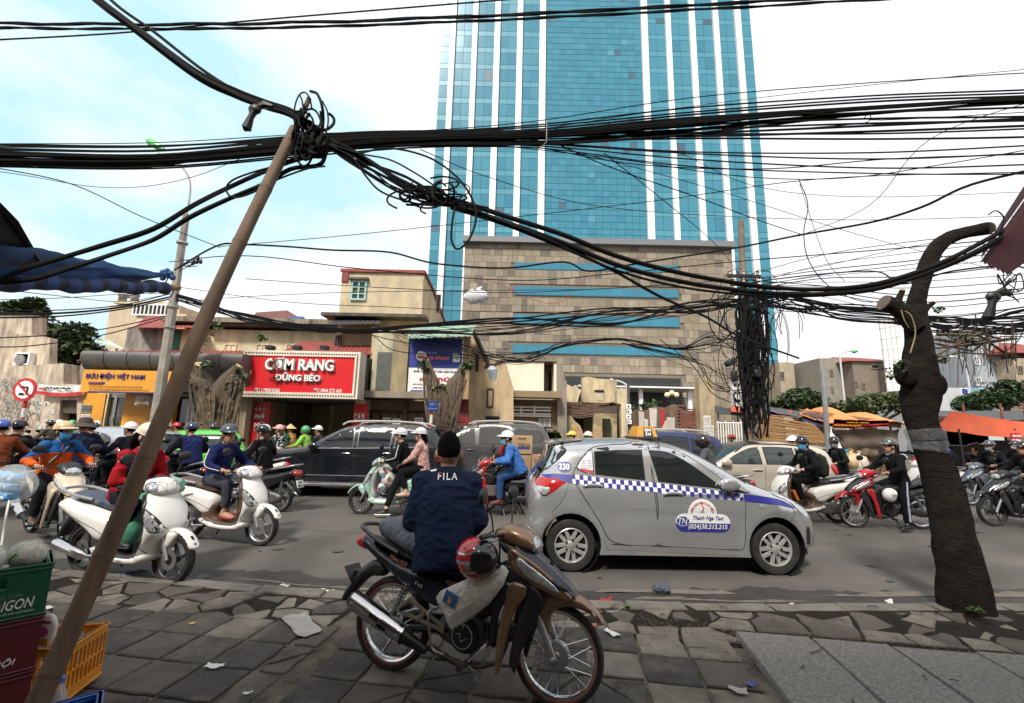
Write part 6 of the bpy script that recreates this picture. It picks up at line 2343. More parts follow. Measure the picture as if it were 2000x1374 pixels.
def car_wheel(parent,c,side,r,wd,spokes,style='y',rim=ALLOY):
 t=MB()
 w=wd/2
 rr=r*.66
 t.lathe([(rr,w*.8),(r*.80,w),(r*.95,w*.9),(r,w*.6),(r,0),(r,-w*.6),(r*.95,-w*.9),(r*.80,-w),(rr,-w*.8),(rr,w*.8)],36,'y')
 wh=t.bd('wheel',RUB,parent,loc=c)
 m=MB()
 s=side
 m.lathe([(rr*1.02,s*w*.84),(rr*.97,s*w*.9),(rr*.93,s*w*.78),(rr*.92,s*w*.3),(rr*.92,-s*w*.8)],32,'y')
 yo=s*w*.72
 for i in range(spokes):
  a=2*pi*i/spokes+.3
  e1,e2=(.20,.52)if style=='y' else(.12,.12)
  da=pi/spokes*.62 if style=='y' else 0
  def pt(rad,ang,y):
   return(rad*cos(ang),y,rad*sin(ang))
  for sg in((-1,1)if style=='y' else(0,)):
   a1=a+sg*da
   w0,w1=.16*rr,.12*rr
   ca,sa=-sin(a),cos(a)
   ca1,sa1=-sin(a1),cos(a1)
   p=[pt(rr*.20,a,yo),pt(rr*.94,a1,yo*.92)]
   q=[]
   for(P_,tx_,tz_,ww)in((p[0],ca,sa,w0),(p[1],ca1,sa1,w1)):
    q+=[(P_[0]-tx_*ww,P_[1]-s*.012,P_[2]-tz_*ww),(P_[0]-tx_*ww*.7,P_[1]+s*.006,P_[2]-tz_*ww*.7),(P_[0]+tx_*ww*.7,P_[1]+s*.006,P_[2]+tz_*ww*.7),(P_[0]+tx_*ww,P_[1]-s*.012,P_[2]+tz_*ww)]
   m.add(q,[(0,1,5,4),(1,2,6,5),(2,3,7,6),(3,0,4,7)]if s<0 else[(4,5,1,0),(5,6,2,1),(6,7,3,2),(7,4,0,3)])
 m.lathe([(0,yo+s*.016),(rr*.2,yo+s*.012),(rr*.3,yo),(rr*.3,yo-s*.02)],20,'y')
 m.bd('rim',rim,wh,fixn=True)
 b=MB()
 for i in range(spokes if spokes<6 else 5):
  a=2*pi*i/5
  b.lathe([(0,yo+s*.022),(.012,yo+s*.02),(.013,yo)],8,'y',(rr*.34*cos(a),0,rr*.34*sin(a)))
 b.bd('bolts',BK,wh,kind='stuff')
 d=MB().lathe([(0,s*w*.25),(rr*.92,s*w*.25)],24,'y').bd('brake_drum',BK,wh)
 return wh
def car_common(t,sh,paintm,wheel_r,wd,spokes,style='y',rim=ALLOY,yin=.02,sides=(-1,1)):
 sh.body(paintm,t)
 for ax in sh.axles:
  for sd in(-1,1):
   yo=sh.W(ax,sh.ra)-.012
   MB().lathe([(sh.ra*.995,sd*(yo)),(sh.ra*.995,sd*(yo-.30)),(0,sd*(yo-.30))],24,'y',(ax,0,sh.ra*.98-.02)).bd('wheel_arch',BK,t)
 m=MB().box(((sh.x0+sh.x1)/2,0,sh.bz+.06),(sh.x1-sh.x0-.45,sh.w*1.5,.12))
 m.bd('underbody',BK,t)
 for ax in sh.axles:
  for sd in(-1,1):
   car_wheel(t,(ax,sd*(sh.W(ax,.3)-wd/2-.012),wheel_r),sd,wheel_r,wd,spokes,style,rim)
def mirror(t,sh,x,z,side,mat):
 y=side*(float(sh.Y([(x,z)])[0])+.09)
 m=MB()
 puff(m,smo([(x-.10,z-.06),(x-.09,z+.05),(x+.02,z+.075),(x+.11,z+.02),(x+.08,z-.06)],4),.055,.05,.03,y0=y)
 o=m.bd('mirror',mat,t)
 MB().box((x+.02,y-side*.07,z-.045),(.05,.1,.03)).bd('stalk',BK,o)
# --- the silver taxi (outline measured in the photo, converted to metres)
def tq(X,Yp):
 return((X-967)/509,(1036+.016*X-Yp)/509)
prof=[(1.60,.19,1),(1.72,.215),(1.795,.27),(1.81,.42),(1.80,.56),(1.745,.69),(1.64,.795),(1.46,.895),(1.22,.975),(1.02,1.045,1),(.72,1.225),(.42,1.385),(.20,1.465),(-.10,1.515),(-.45,1.535),(-.85,1.525),(-1.15,1.50),(-1.36,1.462,1),(-1.42,1.43,1),(-1.49,1.27),(-1.60,1.08),(-1.68,.98),(-1.715,.88),(-1.72,.72),(-1.70,.60),(-1.725,.50),(-1.70,.36),(-1.62,.27,1)]
prof=[((p[0]if p[0]<1.2 else 1.2+(p[0]-1.2)*1.16),)+tuple(p[1:])for p in prof]
TS=Shape(prof,.205,(-1.2125,1.2125),.345,.825,.90,.30,r=.17,n=3.0,xf=.95,xr=-1.0,kf=.34,kr=.20)
r_,f_=gp(1115,1118),gp(1520,1125)
c=(r_+f_)/2
ang=math.atan2(f_.y-r_.y,f_.x-r_.x)
k_sc=(f_-r_).length/2.425
taxi=thing('taxi','silver hatchback taxi with blue and white checker band and yellow roof lamp','car',(c.x-sin(ang)*.78,c.y+cos(ang)*.78,ZR),ang)
taxi.scale=(1.015,)*3
SILV=M('silver_paint',(.50,.51,.525),.17,.65,.04,3,coat=.7,dirt=.18,dC=(.34,.31,.27),dL=.5,dH=.8)
car_common(taxi,TS,SILV,.292,.175,5,'y',M('hubcap_silver',(.50,.50,.49),.32,.5,.08,9,dirt=.35,dC=(.2,.17,.13)))
GAP=M('panel_gap',(.010,.010,.010),.8,0,0)
TRIM=M('window_trim',(.012,.012,.013),.3,0,.1,9)
front_door=[tq(862,300),tq(960,312),tq(1050,340),tq(1250,480),tq(1385,590),tq(1400,640),tq(1396,760),tq(1375,905,),tq(1330,912),tq(870,885),tq(868,700),tq(856,500)]
rear_door=[tq(478,330),tq(560,308),tq(700,300),tq(845,300),tq(850,500),tq(862,700),tq(864,884),tq(640,880),tq(570,850),tq(520,760),tq(390,560),tq(362,490),tq(395,420)]
def grow(poly,k):
 c=np.mean(NA([p[:2]for p in poly]),0)
 return[tuple(c+(NA(p[:2])-c)*k)+tuple(p[2:])for p in poly]
for nm,dr,win,hx in(('front_door',front_door,[tq(850,336,)+(1,),tq(960,345),tq(1030,375),tq(1130,440),tq(1262,545)+(1,),tq(1262,562)+(1,),tq(884,522)+(1,)],(962,592)),('rear_door',rear_door,[tq(502,345)+(1,),tq(640,336),tq(808,334)+(1,),tq(806,515)+(1,),tq(640,498),tq(500,482)+(1,)],(480,548))):
 TS.patch(dr,.0022,GAP,taxi,'door_gap',(-1,),n=4)
 c_=np.mean(NA(dr),0)
 inner=[]
 A_=smo(dr,4)
 t_=np.roll(A_,-1,0)-np.roll(A_,1,0)
 t_/=np.linalg.norm(t_,axis=1)[:,None]+1e-9
 nrm=np.stack([-t_[:,1],t_[:,0]],1)
 if((c_-A_)*nrm).sum()<0:
  nrm=-nrm
 d_=TS.patch([tuple(p)for p in A_+nrm*.0095],.0055,SILV,taxi,nm,(-1,),smooth=False)[0]
 TS.patch(grow(win,1.0),.0085,TRIM,d_,'window_frame',(-1,),n=4)
 w_=smo(win,4)
 cw=w_.mean(0)
 TS.patch([tuple(cw+(p-cw)*.955)for p in w_],.0105,GLASS,d_,'window',(-1,),smooth=False)
 hx_,hz_=tq(*hx)
 TS.patch([(hx_-.125,hz_),(hx_-.06,hz_+.032),(hx_+.05,hz_+.030),(hx_+.125,hz_+.004),(hx_+.06,hz_-.040),(hx_-.06,hz_-.042)],.0045,M('handle_cup',(.16,.155,.15),.35,.6,.1,5),d_,'handle_cup',(-1,),h=.03)
 m=MB()
 puff(m,smo([(hx_-.125,hz_-.004),(hx_-.05,hz_+.028),(hx_+.05,hz_+.028),(hx_+.125,hz_+.004),(hx_+.05,hz_+.000),(hx_-.05,hz_-.004)],4),.018,.02,.02,y0=-float(TS.Y([(hx_,hz_)])[0])-.022)
 m.bd('handle',SILV,d_)
TS.patch([(-1.05,1.1),(-.8,1.38),(0,1.42),(.35,1.30),(.8,1.0),(.6,.98),(-.8,1.05)],.006,GLASS,taxi,'window',(1,),n=4)
TS.patch([tq(384,440),tq(470,338),tq(494,330)+(1,),tq(494,484)+(1,),tq(430,472)],.0055,TRIM,taxi,'quarter_trim',(-1,),n=4)
TS.patch([tq(396,438),tq(466,352),tq(488,352)+(1,),tq(488,474)+(1,),tq(430,464)],.0085,M('price_sticker',(.62,.64,.68),.4,0,.05,4),taxi,'price_sticker',(-1,),n=4)
TS.patch([tq(400,446)+(1,),tq(488,458)+(1,),tq(488,474)+(1,),tq(420,462)+(1,),tq(398,444)+(1,)],.010,ink('#b0222a'),taxi,'sticker_band',(-1,),n=3,h=.02)
def on_taxi(x0,z0,off=.012):
 def f(a):
  P_=np.stack([a[:,0]+x0,a[:,1]+z0],1)
  y=TS.Y(P_)
  b=np.empty_like(a)
  b[:,0]=P_[:,0]
  b[:,1]=-(y+off+a[:,2])
  b[:,2]=P_[:,1]
  return b
 return f
def ttext(s_,Xc,Yc,w,h,mat,off=.008,bold=.0,shear=.0,name=LT,ext=.0012):
 x0,z0=tq(Xc,Yc)
 return text(s_,taxi,name,w/509 if w else None,h/509 if h else None,mat,(0,0,0),(0,0,0),ext,bold,shear,post=on_taxi(x0,z0,off))
TB_=M('taxi_blue',(.028,.030,.22),.35,0,.06,4,coat=.3)
TW_=M('taxi_white',(.74,.74,.73),.35,0,.05,4,coat=.3)
for i,(yy,tx_)in enumerate(((372,'...'),(402,'.8km 10.000'),(416,'30km 11.500'),(430,'31km 9.500'),(444,'HN 38.215.215'))):
 if i:
  ttext(tx_,452-0 if i<3 else 448,yy,58 if i<3 else 70,8,ink('#5a4a8a' if i%2 else '#a03a48'),.0105)
band=[tq(352,480),tq(430,488),tq(620,510),tq(860,528),tq(1100,556),tq(1390,590)]
bot=[tq(362,535),tq(430,540),tq(620,562),tq(860,580),tq(1100,606),tq(1392,630)]
bt,bb=smo(band,8,False),smo(bot,8,False)
TS.patch([tuple(p)for p in bt]+[tuple(p)for p in bb[::-1]],.0062,TW_,taxi,'checker_band',(-1,),smooth=False)
bx=bt[:,0]
N_=42
for row in(0,1):
 m=MB()
 for i in range(N_):
  if(i+row)%2:
   continue
  u0,u1=bx[0]+(bx[-1]-bx[0])*i/N_,bx[0]+(bx[-1]-bx[0])*(i+1)/N_
  pts=[]
  for u,f in((u0,row*.5),(u1,row*.5),(u1,row*.5+.5),(u0,row*.5+.5)):
   zt_,zb_=np.interp(u,bt[:,0],bt[:,1]),np.interp(u,bb[:,0],bb[:,1])
   pts.append((u,zt_+(zb_-zt_)*f))
  y=TS.Y(pts)+.0085
  m.add([(p[0],-y[j],p[1])for j,p in enumerate(pts)],[(3,2,1,0)])
 m.bd('checker_squares',TB_,taxi,kind='stuff')
TS.patch([tq(1394,588)+(1,),tq(1500,602),tq(1640,630),tq(1730,680)+(1,),tq(1600,652),tq(1394,632)+(1,)],.0062,TB_,taxi,'blue_flash',(-1,),n=5)
TS.patch([tq(176,490)+(1,),tq(250,480),tq(348,484)+(1,),tq(360,534)+(1,),tq(250,512),tq(178,498)+(1,)],.0055,TB_,taxi,'blue_flash',(-1,),n=5)
x0,z0=tq(312,437)
TS.patch([(x0+.086*cos(a*.393),z0+.064*sin(a*.393))for a in range(16)],.0055,TB_,taxi,'number_disc',(-1,),n=2,h=.03)
ttext('230',312,437,66,36,TW_,.0085,.03)
ring=[(tq(1134,705)[0]+.172*cos(a),tq(1134,706)[1]+.172*sin(a))for a in np.linspace(0,pi,17)]
TS.patch(ring,.0068,TW_,taxi,'emblem_dome',(-1,),smooth=False,h=.04)
pl=[]
xa,za=tq(972,702)
xb,zb=tq(1302,812)
rc=.10
for cx_,cz_,a0 in((xb-rc,za-rc,0),(xa+rc,za-rc,90),(xa+rc,zb+rc,180),(xb-rc,zb+rc,270)):
 pl+=[(cx_+rc*cos(R(a0+a)),cz_+rc*sin(R(a0+a)))for a in(0,22,45,67,90)]
TS.patch(pl,.0082,TW_,taxi,'emblem_plate',(-1,),smooth=False,h=.05)
zm=tq(1100,758)[1]
TS.patch([(x,min(z,zm))for x,z in pl if z<=zm+.001]+[(xb,zm),][:0]+[],.0100,TB_,taxi,'emblem_base',(-1,),smooth=False,h=.05)
x0,z0=tq(1016,746)
TS.patch([(x0+.080*cos(a*.393),z0+.058*sin(a*.393))for a in range(16)],.0115,TW_,taxi,'monogram_ring',(-1,),n=2,h=.03)
TS.patch([(x0+.074*cos(a*.393),z0+.052*sin(a*.393))for a in range(16)],.0128,TB_,taxi,'monogram_disc',(-1,),n=2,h=.03)
ttext('TN',1016,746,56,36,TW_,.0142,0,.3)
ttext('Thanh Nga Taxi',1170,732,184,30,TB_,.0115,.012,.3)
ttext('(024)38.215.215',1166,782,236,34,TW_,.0125,.012,.25)
ttext('UNION',1134,694,30,6,TB_,.009)
m=MB()
sx,sz=tq(1134,662)
for i,(dx,dz)in enumerate(((-.012,.045),(.004,.03),(-.008,.012),(.012,-.012),(.014,-.034),(-.004,-.05))):
 pass
pts=[(sx-.014,sz+.05),(sx+.006,sz+.034),(sx-.006,sz+.012),(sx+.016,sz-.016),(sx+.012,sz-.038),(sx-.01,sz-.052)]
y=TS.Y(pts)
m.tube([(p[0],-y[i]-.009,p[1])for i,p in enumerate(pts)],[.012,.007,.004,.006,.007,.002],5)
m.bd('map_mark',ink('#b01818'),taxi)
def arc_post(cx_,cz_,rad,mid,span,off):
 def f(a):
  th=mid-a[:,0]/(rad)
  rr_=rad+a[:,1]
  P_=np.stack([cx_+rr_*np.cos(th),cz_+rr_*np.sin(th)],1)
  y=TS.Y(P_)
  b=np.empty_like(a)
  b[:,0],b[:,1],b[:,2]=P_[:,0],-(y+off+a[:,2]),P_[:,1]
  return b
 return f
cx_,cz_=tq(1134,706)
text('LIEN MINH TAXI VIỆT',taxi,LT,pi*.128*.96,.042,ink('#b01818'),(0,0,0),(0,0,0),.0012,.015,0,post=arc_post(cx_,cz_,.128,pi/2,0,.009))
TS.patch([tq(136,512),tq(160,505),tq(240,506),tq(318,522),tq(290,548),tq(215,600),tq(180,608),tq(148,575)],.004,LRED,taxi,'tail_light',(-1,1),thick=.02,puffr=.05,n=4)
TS.patch([tq(142,556),tq(200,556),tq(222,560),tq(205,596),tq(180,602),tq(152,578)],.022,LAMP,taxi,'reverse_light',(-1,),thick=.006,puffr=.03,n=4,h=.03)
TS.patch([tq(1612,598),tq(1660,602),tq(1730,640),tq(1785,680),tq(1795,712),tq(1765,704),tq(1735,676),tq(1690,632)],.006,LAMP,taxi,'headlight',(-1,1),thick=.02,puffr=.05,n=4)
x0,z0=tq(1503,657)
TS.patch([(x0-.04,z0+.012),(x0+.03,z0+.02),(x0+.045,z0-.012),(x0-.03,z0-.02)],.006,LAMP,taxi,'side_repeater',(-1,1),n=3,h=.02)
TS.patch([tq(1812,800),tq(1836,800),tq(1836,890),tq(1810,896)],.004,BK,taxi,'fog_light_recess',(-1,1),n=3,h=.03)
TS.patch([tq(590,884)+(1,),tq(1335,914)+(1,),tq(1338,944)+(1,),tq(560,908)+(1,)],.004,M('sill_silver',(.36,.35,.335),.35,.5,.08,4),taxi,'sill',(-1,),n=3)
TS.line([tq(590,880),tq(870,890),tq(1336,912)],.004,.004,GAP,taxi,'sill_gap')
TS.patch([tq(214,752),tq(226,715),tq(244,722),tq(262,748),tq(240,766),tq(216,810),tq(200,840),tq(202,790)],.003,M('rust_primer',(.22,.185,.145),.8,0,.4,20,dirt=.5,dC=(.12,.09,.06)),taxi,'rust_patch',(-1,),n=4,h=.03)
for pts in([tq(352,490),tq(300,620),tq(238,700)],[tq(1640,640),tq(1720,700),tq(1680,760)],[tq(1620,600),tq(1510,540)]):
 TS.line(pts,.001,.0025,GAP,taxi,'panel_seam')
nt_=TS.nt
i9,i12=9*6,12*6
TS.strip(i9,i12,.90,.004,GLASS,taxi,'windscreen',.05,.93)
TS.strip(18*6,21*6,.88,.004,GLASS,taxi,'rear_window',.02,.86)
TS.patch([tq(150,462),tq(275,318),tq(300,310),tq(332,345),tq(250,420),tq(200,462)],.003,GLASS,taxi,'rear_glass_edge',(-1,),n=4)
m=MB()
puff(m,smo([(-1.44,1.452),(-1.38,1.492),(-1.15,1.51),(-1.0,1.515),(-1.0,1.50),(-1.2,1.47),(-1.40,1.435)],4),.56,.02,.03)
m.bd('spoiler',SILV,taxi)
mirror(taxi,TS,*tq(1306,530),-1,SILV)
mirror(taxi,TS,*tq(1306,530),1,SILV)
TS.patch([tq(1262,548),tq(1340,560),tq(1440,585)+(1,),tq(1372,582),tq(1262,566)],.006,TRIM,taxi,'mirror_base',(-1,),n=4,h=.03)
MB().tube([(-1.22,-.28,1.5),(-1.23,-.28,1.3),(-1.25,-.29,1.44)][:1]+[(-1.24,-.30,1.62)],.004,5).bd('aerial',BK,taxi)
rl=MB()
xr_=-.10
rl.add([(xr_-.15,-.22,1.535),(xr_+.15,-.22,1.535),(xr_+.15,.20,1.535),(xr_-.15,.20,1.535),(xr_-.105,-.16,1.70),(xr_+.105,-.16,1.70),(xr_+.105,.15,1.70),(xr_-.105,.15,1.70)],[(4,5,6,7),(0,1,5,4),(1,2,6,5),(2,3,7,6),(3,0,4,7)])
rlo=rl.bd('roof_lamp',M('roof_lamp_amber',(.58,.27,.035),.4,0,.1,9,dirt=.4,dC=(.25,.13,.04)),taxi,sharp=20)
MB().box((xr_,0,1.535),(.36,.50,.05),bev=.015).bd('lamp_base',BK,rlo)
MB().quad((xr_-.05,-.2165,1.555),(xr_+.085,-.2165,1.555),(xr_+.07,-.172,1.68),(xr_-.035,-.172,1.68)).bd('lamp_plate',BK,rlo)
text('EM',rlo,LT,.080,.042,TW_,(xr_+.018,-.186,1.648),(R(90-20),0,0),.002,.03)
text('DI',rlo,LT,.070,.042,TW_,(xr_+.018,-.206,1.594),(R(90-20),0,0),.002,.03)
MB().tube([(xr_+.02,-.2,1.545),(xr_+.02,-.50,1.530),(xr_+.02,-.60,1.47)],.007,5).bd('strap',BK,rlo)
# --- the other cars
def car(name,label,loc,rz,prof,axles,ra,wr,w,belt,tumble,paintm,wins,scr,bz=.22,spokes=5,style='s',trim=TRIM,rails=None,tail=None,head=None,seams=(),handles=(),chrome=(),rim=ALLOY,lower=None,glass=GLASS,r=.16,pillars=()):
 t=thing(name,label,'car',loc,rz)
 sh=Shape(prof,bz,axles,ra,w,belt,tumble,r=r)
 car_common(t,sh,paintm,wr,.2,spokes,style,rim)
 for w_ in wins:
  A_=smo(w_,4)
  c_=A_.mean(0)
  sh.patch([tuple(p)for p in A_],.004,trim,t,'window_trim',(-1,1),smooth=False,h=.09)
  sh.patch([tuple(c_+(p-c_)*.93)for p in A_],.008,glass,t,'window',(-1,1),smooth=False,h=.09)
 for nm,a,b,yf in scr:
  sh.strip(a*6,b*6,yf,.004,glass,t,nm,.04,.95)
 for sm_ in seams:
  sh.line(sm_,.0,.004,GAP,t,'door_seam',(-1,1))
 for hx,hz in handles:
  m=MB()
  for sd in(-1,1):
   puff(m,smo([(hx-.11,hz),(hx-.04,hz+.022),(hx+.06,hz+.02),(hx+.11,hz),(hx+.04,hz-.012),(hx-.05,hz-.012)],3),.016,.02,.03,y0=sd*(float(sh.Y([(hx,hz)])[0])+.02))
  for sd in(-1,):
   pass
  m.bd('handle',CHROME if chrome else paintm,t,kind='stuff')
 for ch in chrome:
  sh.line(ch,.004,.011,CHROME,t,'chrome_strip',(-1,1))
 if tail:
  sh.patch(tail,.004,LRED,t,'tail_light',(-1,1),thick=.025,puffr=.06,n=4)
 if head:
  sh.patch(head,.004,LAMP,t,'headlight',(-1,1),thick=.025,puffr=.06,n=4)
 if rails:
  for sd in(-1,1):
   P=smo(rails,5,False)
   y=NA([sh.W(x,z-.06)for x,z in P])*.86
   MB().tube([(P[i,0],sd*y[i],P[i,1])for i in range(len(P))],.022,6).bd('roof_rail',M('rail_silver',(.62,.61,.60),.35,.5,.05,4),t)
 if lower:
  sh.patch(lower,.004,BK,t,'lower_cladding',(-1,1),n=4)
 mx=scr[0]
 return t,sh
prof=[(2.05,.26,1),(2.22,.32),(2.28,.55),(2.24,.80),(2.12,.98),(1.80,1.06),(1.25,1.13),(.98,1.18,1),(.55,1.45),(.20,1.62),(-.2,1.69),(-1.0,1.70),(-1.6,1.66),(-2.0,1.58,1),(-2.12,1.42),(-2.26,1.08,1),(-2.30,.95),(-2.30,.55),(-2.24,.34),(-2.1,.28,1)]
wins=[[(.82,1.12,1),(.50,1.36),(.18,1.54),(-.10,1.60,1),(-.12,1.13,1)],[(-.20,1.13,1),(-.18,1.605,1),(-.62,1.62),(-1.02,1.60,1),(-.98,1.15,1)],[(-1.06,1.155,1),(-1.09,1.59,1),(-1.45,1.57),(-1.70,1.50),(-1.62,1.22),(-1.3,1.17)]]
p=gp(870,978)
suv,ssh=car('black_suv','black estate SUV with chrome trim and silver roof rails behind the mint scooter',(p.x-2.35,p.y+.92,ZR),pi+R(1),prof,(-1.38,1.38),.385,.36,.92,1.10,.30,M('black_car_paint',(.010,.011,.016),.14,.1,.1,3,coat=.7,dirt=.25,dC=(.06,.055,.05),dL=.5,dH=.85),wins,[('windscreen',7,10,.9),('rear_window',13,15,.85)],rails=[(.25,1.66),(.12,1.735),(-.8,1.765),(-1.6,1.73),(-1.78,1.66)],tail=[(-2.3,1.05),(-2.1,1.08),(-2.02,.98),(-2.1,.86),(-2.3,.84)],head=[(2.26,.80),(2.1,.95),(1.9,.93),(1.95,.80),(2.15,.72)],seams=([(-.15,1.12),(-.15,.75),(-.13,.38)],[(.86,1.10),(.90,.8),(.86,.40)],[(-.98,1.13),(-1.0,.95),(-1.06,.75)]),handles=((.02,1.0),(-.92,1.02)),chrome=([(.85,1.105),(-.1,1.118),(-1.62,1.165)],[(.92,.50),(0,.50),(-.95,.50)],[(.95,.345),(0,.335),(-.98,.345)]),bz=.30)
m=MB()
puff(m,smo([(-1.95,1.62),(-2.22,1.60),(-2.26,1.56),(-1.95,1.55)],4),.6,.03,.05)
m.bd('spoiler',M('black_car_paint',None),suv)
mirror(suv,ssh,.78,1.16,1,M('black_car_paint',None))
mirror(suv,ssh,.78,1.16,-1,M('black_car_paint',None))
sl_=MB().tube([(.95,.98,.30),(-.95,.98,.30)],.035,6)
sl_.tube([(.95,-.98,.30),(-.95,-.98,.30)],.035,6)
sl_.bd('side_steps',STEEL,suv,kind='stuff')
prof=[(2.1,.3,1),(2.3,.4),(2.34,.75),(2.25,1.0),(1.9,1.08),(1.2,1.15),(1.0,1.2,1),(.5,1.52),(.15,1.70),(-.3,1.79),(-1.2,1.80),(-1.9,1.76),(-2.12,1.68,1),(-2.25,1.4),(-2.34,1.08,1),(-2.36,.9),(-2.36,.55),(-2.25,.38,1)]
wins=[[(.8,1.17,1),(.5,1.42),(.12,1.62),(-.1,1.66,1),(-.12,1.19,1)],[(-.22,1.19,1),(-.2,1.67,1),(-.6,1.69),(-1.02,1.66,1),(-1.0,1.21,1)],[(-1.22,1.24),(-1.2,1.62),(-1.6,1.64),(-1.95,1.58),(-2.0,1.32),(-1.6,1.25)]]
p=gp(1070,940)
gsuv,gsh=car('grey_suv','dark grey seven seat SUV with roof rack behind the black estate SUV',(p.x-2.35,13.6,ZR),pi,prof,(-1.37,1.37),.42,.38,.92,1.14,.26,M('grey_car_paint',(.085,.085,.088),.3,.4,.06,3,coat=.4,dirt=.4,dC=(.14,.12,.10)),wins,[('windscreen',6,9,.9),('rear_window',12,14,.85)],bz=.36,rails=[(.1,1.76),(-.1,1.84),(-1.2,1.87),(-1.8,1.83),(-1.95,1.78)],tail=[(-2.36,1.10),(-2.1,1.14),(-2.0,1.05),(-2.1,.92),(-2.36,.90)],seams=([(-.16,1.16),(-.16,.8),(-.14,.45)],[(-1.05,1.18),(-1.08,.95)]),handles=((.0,1.05),(-.9,1.06)),glass=M('brown_glass',(.035,.030,.022),.08,0,.4,2,spec=.8,coat=.3))
for w_ in([(.45,1.60),(.1,1.71),(-.12,1.74),(-.12,1.69),(.1,1.66)],[(-.2,1.74),(-.6,1.76),(-1.05,1.73),(-1.15,1.62),(-1.05,1.66),(-.6,1.71),(-.2,1.69)]):
 gsh.patch(w_,.03,M('rail_silver',None),gsuv,'rain_visor',(-1,1),n=3)
m=MB()
puff(m,smo([(-2.05,1.74),(-2.36,1.72),(-2.4,1.68),(-2.05,1.66)],4),.62,.03,.05)
m.bd('spoiler',M('grey_car_paint',None),gsuv)
prof=[(1.9,.3,1),(2.05,.42),(2.08,.75),(1.98,.95),(1.6,1.03),(1.1,1.1),(.9,1.14,1),(.45,1.44),(.1,1.60),(-.3,1.67),(-1.1,1.67),(-1.6,1.62),(-1.82,1.54,1),(-1.94,1.3),(-2.04,1.02,1),(-2.08,.85),(-2.06,.5),(-1.95,.36,1)]
wins=[[(.72,1.09,1),(.4,1.34),(.08,1.50),(-.1,1.54,1),(-.12,1.10,1)],[(-.2,1.10,1),(-.18,1.55,1),(-.6,1.56),(-.95,1.53,1),(-.92,1.12,1)],[(-1.0,1.13,1),(-1.02,1.52,1),(-1.35,1.50),(-1.6,1.40),(-1.4,1.18)]]
p=gp(1378,962)
bsuv,bsh=car('blue_suv','navy blue SUV with silver roof rails half hidden beyond the taxi roof',(p.x-2.1,12.0,ZR),pi+R(2),prof,(-1.26,1.26),.39,.35,.90,1.08,.28,M('blue_car_paint',(.022,.030,.105),.22,.3,.06,3,coat=.5),wins,[('windscreen',6,9,.9),('rear_window',12,14,.85)],bz=.34,rails=[(.1,1.64),(-.1,1.70),(-.8,1.725),(-1.4,1.69),(-1.55,1.64)],tail=[(-2.06,1.0),(-1.85,1.04),(-1.8,.92),(-2.06,.8)])
prof=[(1.55,.22,1),(1.72,.28),(1.78,.5),(1.72,.72),(1.5,.86),(1.15,.96),(.95,1.02,1),(.5,1.28),(.15,1.42),(-.25,1.48),(-.8,1.475),(-1.3,1.42),(-1.62,1.36,1),(-1.70,1.26),(-1.76,1.05),(-1.83,.9),(-1.84,.6),(-1.78,.36),(-1.68,.26,1)]
wins=[[(.80,.985,1),(.48,1.19),(.14,1.335),(-.06,1.365,1),(-.08,.99,1)],[(-.17,.99,1),(-.15,1.37,1),(-.5,1.375),(-.82,1.36,1),(-.84,1.0,1)],[(-.88,1.0,1),(-.86,1.355,1),(-1.1,1.30),(-1.36,1.14),(-1.3,1.03)]]
p=gp(1545,976)
SAND=M('sand_paint',(.56,.50,.41),.3,.35,.05,3,coat=.4,dirt=.3,dC=(.28,.23,.17))
ssnd,ksh=car('hatchback','sand coloured hatchback with dark tinted windows behind the taxi bonnet',(p.x-1.78,10.9,ZR),pi+R(-1),prof,(-1.19,1.19),.34,.29,.80,.96,.30,SAND,wins,[('windscreen',6,9,.9),('rear_window',12,14,.85)],tail=[(-1.84,.98),(-1.70,1.05),(-1.58,.98),(-1.66,.82),(-1.84,.72)],seams=([(-.12,.98),(-.12,.6),(-.1,.3)],[(.82,.96),(.86,.6),(.82,.3)],[(-.86,.99),(-.9,.8),(-1.0,.66)]),handles=((.05,.87),(-.78,.88)),glass=M('green_glass',(.028,.038,.036),.06,0,.2,2,spec=.8,coat=.3))
ksh.line([(.8,1.385-.03),(.45,1.25),(.14,1.395),(-.3,1.43),(-.86,1.42),(-1.2,1.34),(-1.42,1.16)][1:],.012,.016,TRIM,ssnd,'rain_visor',(-1,1))
m=MB()
puff(m,smo([(-1.45,1.41),(-1.74,1.385),(-1.78,1.35),(-1.5,1.34)],4),.55,.03,.05)
m.bd('spoiler',SAND,ssnd)
mirror(ssnd,ksh,.74,1.02,1,SAND)
prof=[(1.55,.24,1),(1.80,.3),(1.86,.55),(1.78,.80),(1.45,.95),(1.1,1.03),(.92,1.07,1),(.5,1.32),(.15,1.46),(-.3,1.51),(-.9,1.50),(-1.45,1.42),(-1.62,1.38,1),(-1.80,1.18),(-1.95,.98,1),(-2.0,.88),(-2.02,.6),(-1.95,.38),(-1.85,.28,1)]
wins=[[(.80,1.03,1),(.48,1.23),(.14,1.37),(-.06,1.40,1),(-.08,1.03,1)],[(-.17,1.03,1),(-.15,1.41,1),(-.5,1.41),(-.85,1.39,1),(-.9,1.05,1)],[(-.95,1.06,1),(-.92,1.38,1),(-1.2,1.33),(-1.42,1.2),(-1.3,1.08)]]
p=gp(262,945)
LSIL=M('light_silver_paint',(.46,.47,.49),.28,.5,.05,3,coat=.5,dirt=.3,dC=(.25,.23,.2))
